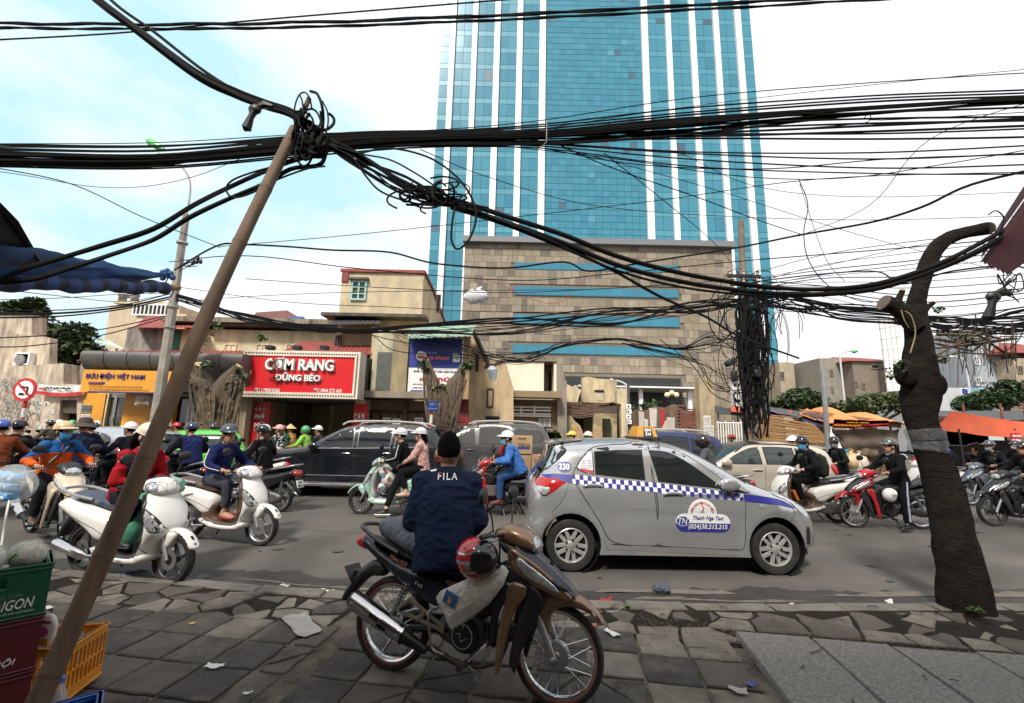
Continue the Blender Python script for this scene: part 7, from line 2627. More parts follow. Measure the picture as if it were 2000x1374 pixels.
yh,yhs=car('hatchback','silver hatchback seen from behind its rear corner behind the bucket hat rider',(-9.6,11.0,ZR),R(159),prof,(-1.23,1.23),.35,.30,.84,1.0,.28,LSIL,wins,[('windscreen',6,9,.9),('rear_window',12,14,.93)],tail=[(-1.98,1.02),(-1.80,1.12),(-1.66,1.06),(-1.74,.9),(-1.98,.84)])
yhs.strip(12*6,14*6,.2,.010,M('green_sticker',(.12,.55,.12),.5,0,0),yh,'window_sticker',.2,.38,4,2)
for o in[o for o in kids(yh)if o.name.startswith('window_sticker')]:
 o.location=(0,.32,0)
text('VINASUN',yh,LT,.5,.06,ink('#888d92'),(-2.03,0,.80),(R(90),0,R(-90)),.003,.02)
MB().tube([(-1.2,-.2,1.5),(-1.55,-.2,1.72)],.006,5).bd('aerial',BK,yh)
m=MB().box((-2.03,0,.64),(.02,.5,.14))
m.bd('number_plate',LW,yh)
prof=[(1.7,.24,1),(1.95,.3),(2.0,.55),(1.92,.78),(1.5,.92),(1.1,1.0),(.92,1.05,1),(.5,1.28),(.15,1.42),(-.3,1.47),(-.9,1.45),(-1.2,1.36),(-1.35,1.28,1),(-1.65,1.06),(-1.75,1.03,1),(-2.05,1.0),(-2.12,.85),(-2.12,.55),(-2.0,.3,1)]
wins=[[(.80,1.0,1),(.48,1.20),(.14,1.33),(-.06,1.36,1),(-.08,1.0,1)],[(-.17,1.0,1),(-.15,1.36,1),(-.5,1.36),(-.85,1.32,1),(-1.0,1.03,1)]]
GRN=M('green_taxi_paint',(.09,.48,.035),.3,0,.05,3,coat=.5,dirt=.25,dC=(.1,.25,.06))
gt,gts=car('green_taxi','bright green saloon taxi with white numbers behind the navy scooter rider',(-8.15,12.2,ZR),R(125),prof,(-1.27,1.27),.35,.30,.84,.98,.28,GRN,wins,[('windscreen',6,9,.9),('rear_window',11,13,.92)],tail=[(-2.1,.95),(-1.9,.99),(-1.75,.94),(-1.85,.82),(-2.1,.78)])
text('699',gt,LT,.5,.16,LW,(-1.55,-.845,.72),(R(90),0,0),.004,.03)
text('MAI LINH',gt,LT,.7,.12,LW,(-2.14,0,.78),(R(90),0,R(-90)),.004,.03)
gts.strip(11*6,13*6,.55,.012,LW,gt,'window_strip',.25,.42,8,2)
# --- MOTORBIKES
RIMD=M('rim_dark',(.06,.06,.062),.4,.7,.1,8,dirt=.4)
ENG=M('engine_grey',(.16,.155,.15),.5,.7,.2,12,dirt=.5,dC=(.07,.06,.05),bump=.2)
SPR=M('spring_steel',(.30,.30,.30),.35,.8,.1,9)
SEATB=M('seat_black',(.018,.018,.019),.6,0,.2,9,bump=.2,bS=90,dirt=.3,dC=(.08,.07,.06))
CHIP=M('belly_black',(.018,.018,.02),.4,0,.3,9,dirt=.4,dC=(.085,.07,.055),dL=.5,dH=.75)
def wheel_bike(parent,x,z,r,tw,kind,rim,red=None,n=None,steer=.0):
 m=MB()
 rr=r-tw*1.15
 m.lathe([(rr,tw*.55),(rr+tw*.35,tw*.95),(r-tw*.28,tw),(r-.004,tw*.55),(r,0),(r-.004,-tw*.55),(r-tw*.28,-tw),(rr+tw*.35,-tw*.95),(rr,-tw*.55),(rr,tw*.55)],44,'y')
 wh=m.bd('wheel',RUB,parent,loc=(x,0,z))
 if steer:
  wh.rotation_euler=(0,0,steer)
 m=MB()
 m.lathe([(rr+.004,tw*.62),(rr-.006,tw*.66),(rr-.016,tw*.5),(rr-.012,0),(rr-.016,-tw*.5),(rr-.006,-tw*.66),(rr+.004,-tw*.62),(rr+.004,tw*.62)],44,'y')
 if kind=='alloy':
  n=n or 5
  for i in range(n):
   a=2*pi*i/n+.2
   ca,sa=cos(a),sin(a)
   p0,p1=(.03*ca,0,.03*sa),((rr-.008)*cos(a+.16),0,(rr-.008)*sin(a+.16))
   pm=(rr*.5*cos(a+.0),0,rr*.5*sin(a+.0))
   m.tube([p0,pm,p1],[.020,.013,.016],5)
  m.lathe([(.0,-.05),(.045,-.05),(.05,0),(.045,.05),(0,.05)],18,'y')
  rm=m.bd('rim',rim,wh)
  d=MB().lathe([(.05,-.052),(.10,-.052),(.10,-.056),(.05,-.056)],24,'y').bd('brake_disc',STEEL,wh)
 elif kind=='fin':
  n=n or 14
  for i in range(n):
   a=2*pi*i/n
   m.tube([(.03*cos(a),.0,.03*sin(a)),((rr-.008)*cos(a),0,(rr-.008)*sin(a))],[.007,.006],4)
  m.lathe([(.0,-.05),(.05,-.05),(.055,0),(.05,.05),(0,.05)],18,'y')
  m.bd('rim',rim,wh)
 else:
  rm=m.bd('rim',rim,wh)
  if red:
   MB().lathe([(rr+.012,tw*.80),(rr+.002,tw*.70),(rr+.010,tw*.64)],44,'y').lathe([(rr+.012,-tw*.80),(rr+.002,-tw*.70),(rr+.010,-tw*.64)],44,'y').bd('rim_tape',red,wh,kind='stuff')
  h=MB()
  h.lathe([(0,-.055),(.018,-.055),(.025,-.045),(.070,-.040),(.078,-.03),(.078,.0),(.060,.006),(.060,.035),(.02,.045),(0,.05)],26,'y')
  h.bd('hub',ALLOY,wh)
  s_=MB()
  k=36 if red else 24
  for i in range(k):
   a=2*pi*i/k
   d=.42*(1 if i%2 else-1)*(1 if(i//2)%2 else .8)
   y=-.036 if(i//2)%2 else .030
   s_.tube([(.072*cos(a+d),y,.072*sin(a+d)),((rr-.008)*cos(a),y*.1,(rr-.008)*sin(a))],.0017 if red else .002,4,cap=False)
  s_.bd('spokes',CHROME,wh,kind='stuff')
 return wh
def arc_outline(cx,cz,R0,R1,a0,a1,n=10,tip0=0,tip1=0):
 o=[(cx+R1*cos(R(a0+(a1-a0)*i/n)),cz+R1*sin(R(a0+(a1-a0)*i/n)))for i in range(n+1)]
 o+=[(cx+R0*cos(R(a1-(a1-a0)*i/n)),cz+R0*sin(R(a1-(a1-a0)*i/n)))for i in range(n+1)]
 return o
def pp(t,name,outl,w,r,mat,n=2.0,y0=.0,h=.035,wf=None,raw=False,tw=None,**kw):
 m=MB()
 puff(m,NA(outl)if raw else smo(outl,4),w,r,h,n,y0,wf=wf,tw=tw)
 return m.bd(name,mat,t,sharp=60,**kw)
def mirrors(t,x,y,z,dz=.22,dy=.10,only=None,ring=BK):
 for s in(-1,1):
  if only and s!=only:
   continue
  m=MB()
  m.tube(sm3([(x,s*y,z),(x-.01,s*(y+dy*.25),z+dz*.5),(x-.03,s*(y+dy),z+dz)],4),.006,6)
  o=m.bd('mirror_stem',BK,t)
  g=MB()
  puff(g,smo([(-.06,-.045),(-.065,.02),(0,.05),(.065,.03),(.06,-.03),(0,-.05)],4),.018,.02,.025)
  mm=g.bd('mirror',ring,o)
  mm.location=(x-.04,s*(y+dy+.015),z+dz+.04)
  mm.rotation_euler=(0,0,R(90-s*8))
  q=MB()
  q.lathe([(0,0),(.045,0)],16,'y')
def handlebar(t,x,z,w=.34,grip=.12,rise=.0,lever=True,back=.05,metal=CHROME):
 m=MB().tube(sm3([(x-back,-w,z+rise),(x,-w*.5,z),(x+.02,0,z-.02),(x,w*.5,z),(x-back,w,z+rise)],5),.011,8)
 hb=m.bd('handlebar',metal,t)
 for s in(-1,1):
  g=MB()
  g.tube([(x-back+.01,s*(w-grip),z+rise),(x-back,s*w,z+rise),(x-back-.002,s*(w+.012),z+rise)],[.017,.018,.012],10)
  g.bd('grip',BK,hb)
  if lever:
   MB().tube(sm3([(x-back+.03,s*(w-grip-.02),z+rise-.01),(x-back+.075,s*(w-grip+.03),z+rise-.015),(x-back+.07,s*(w-.0),z+rise-.02)],4),.0065,6).bd('lever',ALLOY,hb)
 return hb
def shock(t,x0,z0,x1,z1,y,r=.026):
 m=MB()
 a,b=Ve((x0,y,z0)),Ve((x1,y,z1))
 m.tube([a,b],r*.45,8)
 m.tube([a,a.lerp(b,.3)],r*.8,8)
 o=m.bd('shock_absorber',SPR,t)
 d=b-a
 u=d.normalized().orthogonal().normalized()
 v=d.normalized().cross(u)
 pts=[a+d*(.2+.68*i/80)+(u*cos(i*.78)+v*sin(i*.78))*r for i in range(81)]
 MB().tube(pts,.005,5).bd('spring',SPR,o)
def plate(t,x,z,txt=('29-S7','882.34'),rx=12):
 o=MB().box((0,0,0),(.19,.012,.14),bev=.004).bd('number_plate',LW,t,loc=(x,0,z),rot=(R(rx),0,R(-90)))
 text(txt[0],o,LT,.11,.042,BK,(0,-.008,.03),(R(90),0,0),.002,.01)
 text(txt[1],o,LT,.15,.048,BK,(0,-.008,-.032),(R(90),0,0),.002,.01)
def muffler(t,pts,rads,y,mat=CHROME):
 m=MB().tube([(p[0],y,p[1])for p in pts],rads,16)
 return m.bd('exhaust',mat,t)
def scooter(name,label,loc,rz,c1,c2=BK,seat=SEATB,wheel='alloy',rim=ALLOY,group=None,rack=None,lean=.0,txt=None,mir=True,nsp=5,brand=None,tail=True,chromer=False,hl=True,muff=CHROME,slim=1.0,steer=.0):
 t=thing(name,label,'motorbike',loc,0,group,rot=(lean,0,rz))
 wheel_bike(t,.62,.25,.25,.045,wheel,rim,None,nsp,steer)
 wheel_bike(t,-.62,.25,.25,.048,'alloy' if wheel!='spoke' else 'spoke',rim,None,5)
 s=slim
 pp(t,'side_panel',[(-.90,.79),(-.62,.755),(-.30,.70),(-.10,.64),(-.07,.50),(-.14,.38),(-.28,.36),(-.50,.47),(-.80,.60),(-.96,.70)],.165*s,.10,c1,2.4)
 pp(t,'under_panel',[(-.24,.52),(-.05,.56),(-.06,.38),(.02,.30),(-.10,.24),(-.30,.30)],.15*s,.06,c2,2.4)
 pp(t,'floorboard',[(-.22,.36),(.0,.315),(.28,.315),(.38,.36),(.42,.28),(.32,.20),(-.08,.20),(-.24,.27)],.18*s,.035,c2 if c2 is not BK else CHIP,3)
 pp(t,'floor_skirt',[(-.30,.345),(.0,.29),(.28,.285),(.42,.33),(.45,.26),(.32,.205),(-.06,.21),(-.26,.28)],.19*s,.03,c1,3)
 def wf(x,z):
  return(.205 if z<.7 else .205-.22*(z-.7))*s
 pp(t,'front_shield',[(.33,.26),(.385,.52),(.35,.76),(.30,.90),(.36,.93),(.47,.82),(.585,.60),(.575,.50),(.49,.40),(.42,.24)],.2,.09,c1,2.2,wf=wf)
 pp(t,'leg_shield',[(.29,.30),(.34,.52),(.30,.76),(.25,.88),(.30,.90),(.40,.74),(.42,.52),(.38,.30)],.17,.05,c2,2.5,wf=lambda x,z:wf(x,z)*.93)
 SB=smo([(.33,.26),(.385,.52),(.35,.76),(.30,.90),(.36,.93),(.47,.82),(.585,.60),(.575,.50),(.49,.40),(.42,.24)],4)
 for sd in(-1,1):
  m=on_puff(MB(),SB,.2,.09,2.2,smo([(.40,.76),(.50,.71),(.578,.59),(.574,.53),(.50,.57),(.43,.66)],4),.003,sides=(sd,),wf=wf)
  bz=m.bd('lamp_bezel',BK,t)
  on_puff(MB(),SB,.2,.09,2.2,smo([(.415,.742),(.50,.692),(.568,.588),(.565,.545),(.50,.585),(.44,.665)],4),.005,.006,sides=(sd,),wf=wf).bd('turn_signal',LAMP,bz)
  m=on_puff(MB(),SB,.2,.09,2.2,[(.385,.53),(.39,.53),(.445,.33),(.44,.33)],.003,sides=(sd,),wf=wf)
  on_puff(m,SB,.2,.09,2.2,[(.36,.78),(.362,.785),(.40,.745),(.398,.74)],.003,sides=(sd,),wf=wf)
  m.bd('panel_seam',BK,t,)
 PB=smo([(-.90,.79),(-.62,.755),(-.30,.70),(-.10,.64),(-.07,.50),(-.14,.38),(-.28,.36),(-.50,.47),(-.80,.60),(-.96,.70)],4)
 for sd in(-1,1):
  on_puff(MB(),PB,.165*s,.10,2.4,[(-.92,.705),(-.60,.60),(-.30,.52),(-.12,.455),(-.12,.448),(-.30,.513),(-.60,.593),(-.92,.698)],.0025,sides=(sd,)).bd('panel_seam',BK,t)
 pp(t,'head_cowl',[(.14,.985),(.24,1.05),(.34,1.045),(.43,.98),(.45,.90),(.36,.865),(.22,.90)],.165,.09,c1,2.2)
 if hl:
  HCB=smo([(.14,.985),(.24,1.05),(.34,1.045),(.43,.98),(.45,.90),(.36,.865),(.22,.90)],4)
  hz_=on_puff(MB(),HCB,.165,.09,2.2,smo([(.30,1.0),(.38,1.015),(.432,.975),(.450,.90),(.39,.885),(.33,.93)],4),.003).bd('headlight_bezel',BK,t)
  on_puff(MB(),HCB,.165,.09,2.2,smo([(.315,.995),(.38,1.005),(.432,.968),(.450,.907),(.40,.897),(.345,.935)],4),.006,.006).bd('headlight',LAMP,hz_)
 pp(t,'dash',[(.14,.99),(.22,1.055),(.30,1.06),(.26,1.03),(.18,.985)],.12,.03,BK)
 pp(t,'front_fender',arc_outline(.62,.25,.262,.305,22,150,12),.072,.04,c1,2.4,raw=True)
 pp(t,'fender_skirt',[(.49,.47),(.60,.53),(.68,.50),(.63,.40),(.57,.36)],.082,.03,c1,3)
 for sd in(-1,1):
  MB().tube([(.62,sd*.075,.25),(.50,sd*.075,.50)],[.018,.022],8).bd('fork_leg',ALLOY,t)
 pp(t,'seat',[(-.78,.86),(-.52,.835),(-.34,.80),(-.10,.79),(-.03,.73),(-.10,.68),(-.42,.72),(-.70,.775),(-.84,.83)],.142,.055,seat,2.4)
 m=MB()
 m.tube(sm3([(-.46,.13,.79),(-.70,.165,.83),(-.93,.13,.875),(-.975,0,.885),(-.93,-.13,.875),(-.70,-.165,.83),(-.46,-.13,.79)],5),.017,8)
 m.bd('grab_rail',CHROME if chromer else M('rail_grey',(.30,.30,.31),.4,.4,.1,6),t)
 pp(t,'tail_light',[(-.90,.78),(-.99,.76),(-1.01,.69),(-.94,.67),(-.86,.71)],.12,.05,LRED,2.4,h=.03)
 pp(t,'rear_fender',[(-.84,.64),(-.96,.52),(-1.03,.36),(-.99,.35),(-.92,.46),(-.80,.56)],.075,.04,BK,2.6)
 if txt:
  plate(t,-1.015,.53,txt,-16)
 pp(t,'engine',[(-.74,.29),(-.62,.36),(-.34,.40),(-.16,.34),(-.16,.22),(-.34,.17),(-.62,.18)],.06,.04,ENG,2.5,y0=.10)
 pp(t,'engine_block',[(-.45,.42),(-.2,.46),(-.12,.36),(-.18,.22),(-.40,.20)],.10,.05,BK,2.4)
 muffler(t,[(-.22,.24),(-.38,.22),(-.46,.23),(-.86,.315),(-.90,.322)],[.016,.018,.055,.058,.035],-.145,muff)
 shock(t,-.66,.28,-.72,.60,.12)
 MB().tube([(-.14,.10,.22),(-.26,.13,.06)],.011,6).bd('stand',BK,t)
 handlebar(t,.23,.975,.34,.12,.0,metal=BK)
 if mir:
  mirrors(t,.24,.20,1.0)
 if brand:
  for sd in(-1,1):
   text(brand,t,LT,.16,.03,BK if c1 is not BK else LW,(-.52,sd*.168,.63),(R(90),R(-14)*-sd,0 if sd<0 else pi),.002,.01,.2)
 return t
def uB(name,label,loc,rz,c1,c2=BK,c3=None,seat=SEATB,wheel='spoke',rim=CHROME,group=None,lean=.0,txt=None,red=None,mir=True,hero=False,steer=.0,brand=None,nsp=5):
 t=thing(name,label,'motorbike',loc,0,group,rot=(lean,0,rz))
 c3=c3 or c1
 h=.026 if hero else .04
 fx,fz,rx_=.6135,.278,-.6135
 wheel_bike(t,fx,fz,.279,.036,wheel,rim,red,nsp)
 wheel_bike(t,rx_,.285,.287,.041,wheel,rim,red,nsp)
 pp(t,'front_fender',[(.95,.47,1),(.87,.57),(.76,.645),(.62,.672),(.48,.665),(.40,.615),(.44,.53),(.505,.40),(.56,.40),(.575,.52),(.70,.575),(.84,.545)],.068,.045,c1,2.3,h=h)
 for sd in(-1,1):
  MB().tube([(fx,sd*.082,fz),(.50,sd*.082,.50)],[.020,.023],12).bd('fork_leg',ALLOY,t)
  MB().tube([(.50,sd*.082,.50),(.43,sd*.082,.64)],.016,10).bd('fork_tube',CHROME,t)
  MB().lathe([(0,sd*.075),(.026,sd*.075),(.026,sd*.10),(.012,sd*.112),(0,sd*.112)],12,'y',(fx,0,fz)).bd('axle_nut',STEEL,t)
 pp(t,'front_cowl',[(.30,.93),(.36,.945),(.50,.86),(.66,.74),(.755,.635),(.745,.60),(.62,.63),(.50,.665),(.40,.70),(.30,.80)],.15,.10,c2,2.1,h=h,wf=lambda x,z:.155-.16*max(0,x-.42))
 for sd in(-1,1):
  pp(t,'cowl_trim',[(.30,.905),(.38,.88),(.52,.80),(.66,.69),(.72,.625),(.64,.635),(.50,.68),(.38,.74),(.31,.80)],.016,.03,c1,2,h=h,tw=lambda p,sd=sd:(p[0],p[1]+sd*(.135-.19*max(0,p[0]-.40)+(.0 if True else 0)),p[2]))
  pp(t,'side_lamp',[(.36,.855),(.44,.82),(.56,.745),(.64,.675),(.60,.675),(.50,.715),(.41,.765)],.014,.02,LAMP,2,h=.025,tw=lambda p,sd=sd:(p[0],p[1]+sd*(.151-.19*max(0,p[0]-.40)),p[2]))
  pp(t,'leg_shield',[(.36,.71),(.44,.67),(.36,.53),(.315,.36),(.285,.20),(.255,.165,1),(.25,.28),(.26,.42),(.29,.57),(.31,.68)],.020,.03,c1,2,h=h,tw=lambda p,sd=sd:(p[0],p[1]+sd*(.150+.05*max(0,.55-p[2])),p[2]))
  pp(t,'shield_inner',[(.44,.70),(.54,.62),(.50,.50),(.43,.36),(.37,.18,1),(.33,.24),(.37,.45),(.40,.60)],.018,.03,CHIP,2,h=h,tw=lambda p,sd=sd:(p[0],p[1]+sd*(.118+.03*max(0,.55-p[2])),p[2]))
  pp(t,'shield_upper',[(.12,.72),(.28,.80),(.42,.76),(.46,.68),(.36,.62),(.27,.55),(.235,.42),(.22,.30),(.19,.42),(.19,.56)],.020,.035,c2,2,h=h,tw=lambda p,sd=sd:(p[0],p[1]+sd*.128,p[2]))
 pp(t,'center_cover',[(.30,.78),(.20,.70),(.08,.60),(-.06,.52),(-.22,.52),(-.22,.44),(-.02,.40),(.14,.44),(.24,.56),(.36,.74)],.085,.05,CHIP,2.3,h=h)
 pp(t,'side_panel',[(-.90,.87),(-.80,.83),(-.60,.75),(-.36,.695),(-.12,.66),(.06,.60),(.10,.53),(-.02,.47),(-.20,.455),(-.40,.50),(-.62,.62),(-.84,.745),(-.94,.82)],.128,.07,c2,2.3,h=h,wf=lambda x,z:.13-.05*max(0,-x-.55))
 if hero:
  for sd in(-1,1):
   pp(t,'panel_trim',[(-.16,.655),(-.06,.64),(.06,.58),(.10,.53),(.07,.515),(-.04,.585),(-.14,.625)],.010,.015,c3,2,h=.02,y0=sd*.121)
 pp(t,'seat',[(-.82,.865),(-.55,.825),(-.34,.785),(-.14,.775),(.05,.71),(.10,.64),(.0,.645),(-.3,.69),(-.6,.765),(-.80,.83)],.125,.05,seat,2.4,h=h)
 m=MB()
 m.tube(sm3([(-.55,.135,.79),(-.74,.145,.865),(-.90,.11,.93),(-.95,0,.94),(-.90,-.11,.93),(-.74,-.145,.865),(-.55,-.135,.79)],5),.016,8)
 m.bd('grab_rail',M('rail_dark',(.05,.05,.053),.4,.3,.1,6),t)
 pp(t,'tail_light',[(-.88,.855),(-.965,.865),(-.985,.80),(-.92,.765),(-.85,.775)],.085,.05,LRED,2.3,h=.03)
 pp(t,'rear_fender',[(-.74,.70),(-.86,.68),(-.98,.56),(-1.07,.40),(-1.03,.385),(-.94,.49),(-.84,.575),(-.70,.61)],.062,.04,CHIP,2.6,h=h)
 if txt:
  plate(t,-1.03,.60,txt,-22)
 else:
  MB().box((0,0,0),(.012,.17,.13),bev=.003).bd('number_plate',BK,t,loc=(-1.0,0,.585),rot=(0,R(-38),0))
  MB().tube([(-.93,0,.60),(-1.0,0,.585)],.02,6).bd('plate_bracket',BK,t)
 e=MB()
 e.lathe([(0,-.135),(.075,-.135),(.098,-.125),(.105,-.09),(.12,-.08),(.12,.08),(.10,.12),(0,.125)],26,'y',(.0,0,.335))
 en=e.bd('engine',M('engine_black',(.028,.028,.03),.4,.3,.2,9,dirt=.4,dC=(.08,.07,.055)),t)
 m=MB()
 for i in range(7):
  m.box((.155+i*.022,0,.345+i*.004),(.010,.13,.13-.004*i),rot=(0,-.12,0))
 m.tube([(.10,0,.34),(.34,0,.37)],.05,10)
 m.bd('cylinder',ENG,en,kind='stuff')
 m=MB()
 m.lathe([(.068,-.1375),(.076,-.1375),(.076,-.141),(.068,-.141)],28,'y',(.0,0,.335))
 m.bd('clutch_ring',CHROME,en)
 m=MB()
 m.tube(sm3([(-.05,-.14,.34),(-.022,-.141,.35),(0,-.141,.305),(.022,-.141,.325),(.062,-.14,.33)],3),.0035,5)
 m.tube([(0,-.14,.375),(.006,-.14,.41)],.003,5)
 m.bd('emblem',CHROME,en,kind='stuff')
 pp(t,'crankcase',[(-.20,.40),(.02,.47),(.12,.42),(.12,.28),(.02,.22),(-.14,.25),(-.24,.32)],.095,.04,ENG,2.4,h=h)
 pp(t,'chain_case',[(-.12,.36),(-.40,.37),(-.62,.35),(-.70,.285),(-.62,.22),(-.38,.255),(-.14,.27)],.028,.02,CHIP,2.3,y0=.10,h=h)
 MB().tube([(-.12,-.075,.34),(rx_,-.08,.285)],[.026,.02],8).bd('swingarm',BK,t)
 for sd in(-1,1):
  shock(t,-.585,.315,-.44,.64,sd*.115)
 m=MB()
 for a,b in(((-.14,.36),(-.42,.50)),((-.42,.50),(-.52,.42)),((-.52,.42),(-.14,.34)),((-.30,.43),(-.34,.38))):
  m.tube([(a[0],-.125,a[1]),(b[0],-.125,b[1])],.014,6)
 m.bd('step_bracket',M('bracket_alloy',(.28,.25,.20),.5,.6,.15,9,dirt=.5),t)
 MB().tube([(-.43,-.125,.455),(-.43,-.22,.455)],.014,8).bd('rear_peg',BK,t)
 muffler(t,[(.30,.33),(.26,.22),(.12,.165),(-.06,.165),(-.18,.20),(-.26,.225)],[.015,.015,.016,.017,.02,.025],-.10,M('pipe_rust',(.09,.065,.05),.6,.6,.3,14))
 ex=muffler(t,[(-.24,.222),(-.36,.262),(-.42,.285),(-.85,.444),(-.885,.456),(-.885,.455)],[.026,.040,.052,.057,.045,.02],-.165,M('muffler_black',(.02,.02,.021),.4,.4,.2,9))
 m=MB()
 d=Ve((-.5,0,.185)).normalized()
 a0=Ve((-.42,-.165,.285))
 u=d.cross(Ve((0,1,0))).normalized()
 for i in range(13):
  f=i/12
  p=a0+d*(.0+.47*f)
  for k in range(9):
   a=R(-110+220*k/8)
   rad=.063+.002*sin(f*3)
   m.v.append(tuple(p+u*(rad*sin(a))+Ve((0,-1,0))*(rad*cos(a))))
 for i in range(12):
  for k in range(8):
   if i in(3,4,5,6)and k==(4 if i<5 else 3):
    continue
   m.f.append((i*9+k,i*9+k+1,(i+1)*9+k+1,(i+1)*9+k))
   m.m.append(0)
 m.bd('heat_shield',CHROME,ex,fixn=True)
 m=MB()
 for f in(.06,.93):
  p=a0+d*(.47*f)
  m.lathe([(0,-.07),(.010,-.068),(.013,-.058)],10,'y',(p.x,p.y,p.z+.0))
 m.bd('shield_bolts',STEEL,ex,kind='stuff')
 m=MB()
 m.tube(sm3([(-.20,-.13,.47),(-.245,-.165,.45),(-.22,-.175,.33),(-.19,-.17,.24),(-.10,-.18,.225)],4),.009,6)
 m.tube([(-.20,-.13,.475),(-.12,-.15,.53)],.008,6)
 m.bd('kick_lever',STEEL,t)
 m=MB()
 m.tube([(.05,-.26,.20),(.05,.26,.20)],.013,8)
 m.tube([(.05,.05,.2),(.05,.05,.25)],.012,6)
 fp=m.bd('foot_bar',STEEL,t)
 for sd in(-1,1):
  MB().tube([(.05,sd*.17,.20),(.05,sd*.27,.20)],.020,8).bd('foot_peg',RUB,fp)
 MB().tube(sm3([(.0,-.12,.20),(.10,-.15,.16),(.16,-.17,.18),(.18,-.2,.19)],4),.008,6).bd('brake_pedal',STEEL,t)
 MB().tube([(-.02,.10,.22),(-.08,.22,-.0)],.011,6).bd('side_stand',BK,t)
 pp(t,'handlebar_cowl',[(.15,.985),(.24,1.045),(.33,1.05),(.44,.99),(.475,.91),(.42,.875),(.30,.895),(.20,.935)],.125,.07,c3,2.2,h=h)
 pp(t,'cowl_lower',[(.20,.95),(.36,.925),(.43,.885),(.38,.84),(.28,.84),(.21,.88)],.105,.05,CHIP,2.2,h=h)
 pp(t,'headlight',[(.40,1.0),(.455,.975),(.49,.915),(.465,.875),(.42,.885),(.395,.94)],.10,.05,LAMP,2.2,h=.025)
 handlebar(t,.235,.985,.335,.115,.0,back=.06,metal=BK)
 if mir:
  mirrors(t,.20,.19,1.0,.20,.10)
 for sd in(-1,1):
  MB().tube(sm3([(.24,sd*.22,.97),(.30,sd*.24,.93),(.36,sd*.15,.86),(.36,sd*.09,.75)],4),.005,5).bd('brake_cable',BK,t)
 if brand:
  for sd in(-1,1):
   text(brand,t,LT,.12,.022,LW,(.36,sd*.162,.685),(R(90),R(10)*-sd,0 if sd<0 else pi),.002,.01)
 return t
def pos(px,py,z=ZR):
 p=gp(px,py,z)
 return p
def place(front,heading,fx=.62,z=ZR):
 p=gp(front[0],front[1],z)
 return(p.x-cos(R(heading))*fx,p.y-sin(R(heading))*fx,z)
BRZ=M('bronze_paint',(.27,.165,.10),.28,.55,.08,4,coat=.4,dirt=.35,dC=(.15,.115,.08),dL=.48,dH=.75)
NAVYB=M('navy_plastic',(.012,.014,.026),.25,.1,.15,6,coat=.35,dirt=.3,dC=(.07,.06,.05),dL=.5,dH=.8)
RTAPE=M('red_rim_tape',(.42,.06,.03),.5,0,.1,6)
r_,f_=gp(762,1306,0),gp(1083,1380,0)
HB=uB('motorbike','bronze and black underbone motorbike parked on the pavement with the seated man',(0,0,0),0,BRZ,NAVYB,BRZ,red=RTAPE,hero=True,brand='HONDA')
c=(r_+f_)/2
HB.rotation_euler=(R(-5),0,math.atan2(f_.y-r_.y,f_.x-r_.x))
HB.location=(c.x,c.y,0)
HB.scale=(.94,)*3
for o in kids(HB):
 if o.name.startswith('wheel'):
  o.scale=(1.06,1,1.06)
  o.location.z+=.014
HANG=math.atan2(f_.y-r_.y,f_.x-r_.x)
text('110',HB,LT,.06,.022,LW,(-.36,-.130,.60),(R(90),R(20),0),.001,.01)
text('Wave RSX',HB,LT,.16,.034,M('decal_orange',(.36,.14,.08),.4,0,.3,20),(-.55,-.118,.735),(R(90),R(20),0),.001,.012,.2)
MB().tube([(.93,-.02,.58),(.99,-.05,.60),(1.03,-.06,.63)],.004,5).bd('loose_wire',LW,HB)
WHT=M('scooter_white',(.72,.70,.655),.22,0,.05,4,coat=.6,dirt=.3,dC=(.36,.31,.24),dL=.5,dH=.8)
CREAMP=M('scooter_cream',(.58,.49,.36),.3,0,.06,4,coat=.4,dirt=.4,dC=(.25,.19,.12))
BRNP=M('brown_plastic',(.075,.042,.028),.5,0,.15,6,dirt=.3,dC=(.14,.11,.08))
SEATBR=M('seat_brown',(.075,.043,.03),.55,0,.15,8,bump=.2,bS=90)
SEATNV=M('seat_navy',(.030,.042,.075),.5,0,.2,8,bump=.2,bS=90,dirt=.3)
NAVYP=M('navy_gloss',(.012,.016,.035),.2,.1,.1,5,coat=.5,dirt=.25,dC=(.07,.06,.05),dL=.5,dH=.85)
BLKP=M('black_gloss',(.011,.011,.013),.2,.1,.1,5,coat=.5,dirt=.3,dC=(.07,.06,.05),dL=.5,dH=.85)
REDP=M('red_gloss',(.42,.012,.016),.22,0,.08,5,coat=.6,dirt=.2,dC=(.2,.05,.04),dL=.5,dH=.85)
MINT=M('mint_gloss',(.36,.55,.44),.25,0,.05,5,coat=.5,dirt=.25,dC=(.25,.28,.22))
GRYP=M('grey_blue_gloss',(.085,.105,.13),.3,.3,.08,5,coat=.4,dirt=.3)
B={}
a_,b__=gp(330,1142),gp(150,1116)
hl_=math.degrees(math.atan2(a_.y-b__.y,a_.x-b__.x))
B['lead']=scooter('scooter','large white step-through scooter with blue seat parked at the kerb behind the bamboo pole',place((332,1142),hl_),R(hl_),WHT,BK,SEATNV,rim=RIMD,brand='LEAD',muff=CHROME,slim=1.15)
B['vision']=scooter('scooter','white scooter with brown seat and floor ridden by the man in the blue jacket',place((507,1066),-14),R(-14),WHT,BRNP,SEATBR,brand='VISION',nsp=5)
B['cub']=uB('motorbike','cream underbone motorbike loaded with plastic wrapped goods at the left edge',place((128,1062),-28),R(-28),CREAMP,CREAMP,BK,brand=None)
B['mint']=scooter('scooter','mint green scooter with thin finned wheels carrying a couple',place((704,1004),178),R(178),MINT,M('scooter_silver',(.5,.5,.5),.3,.3,.05,4,coat=.4),SEATB,wheel='fin',rim=RIMD,nsp=15)
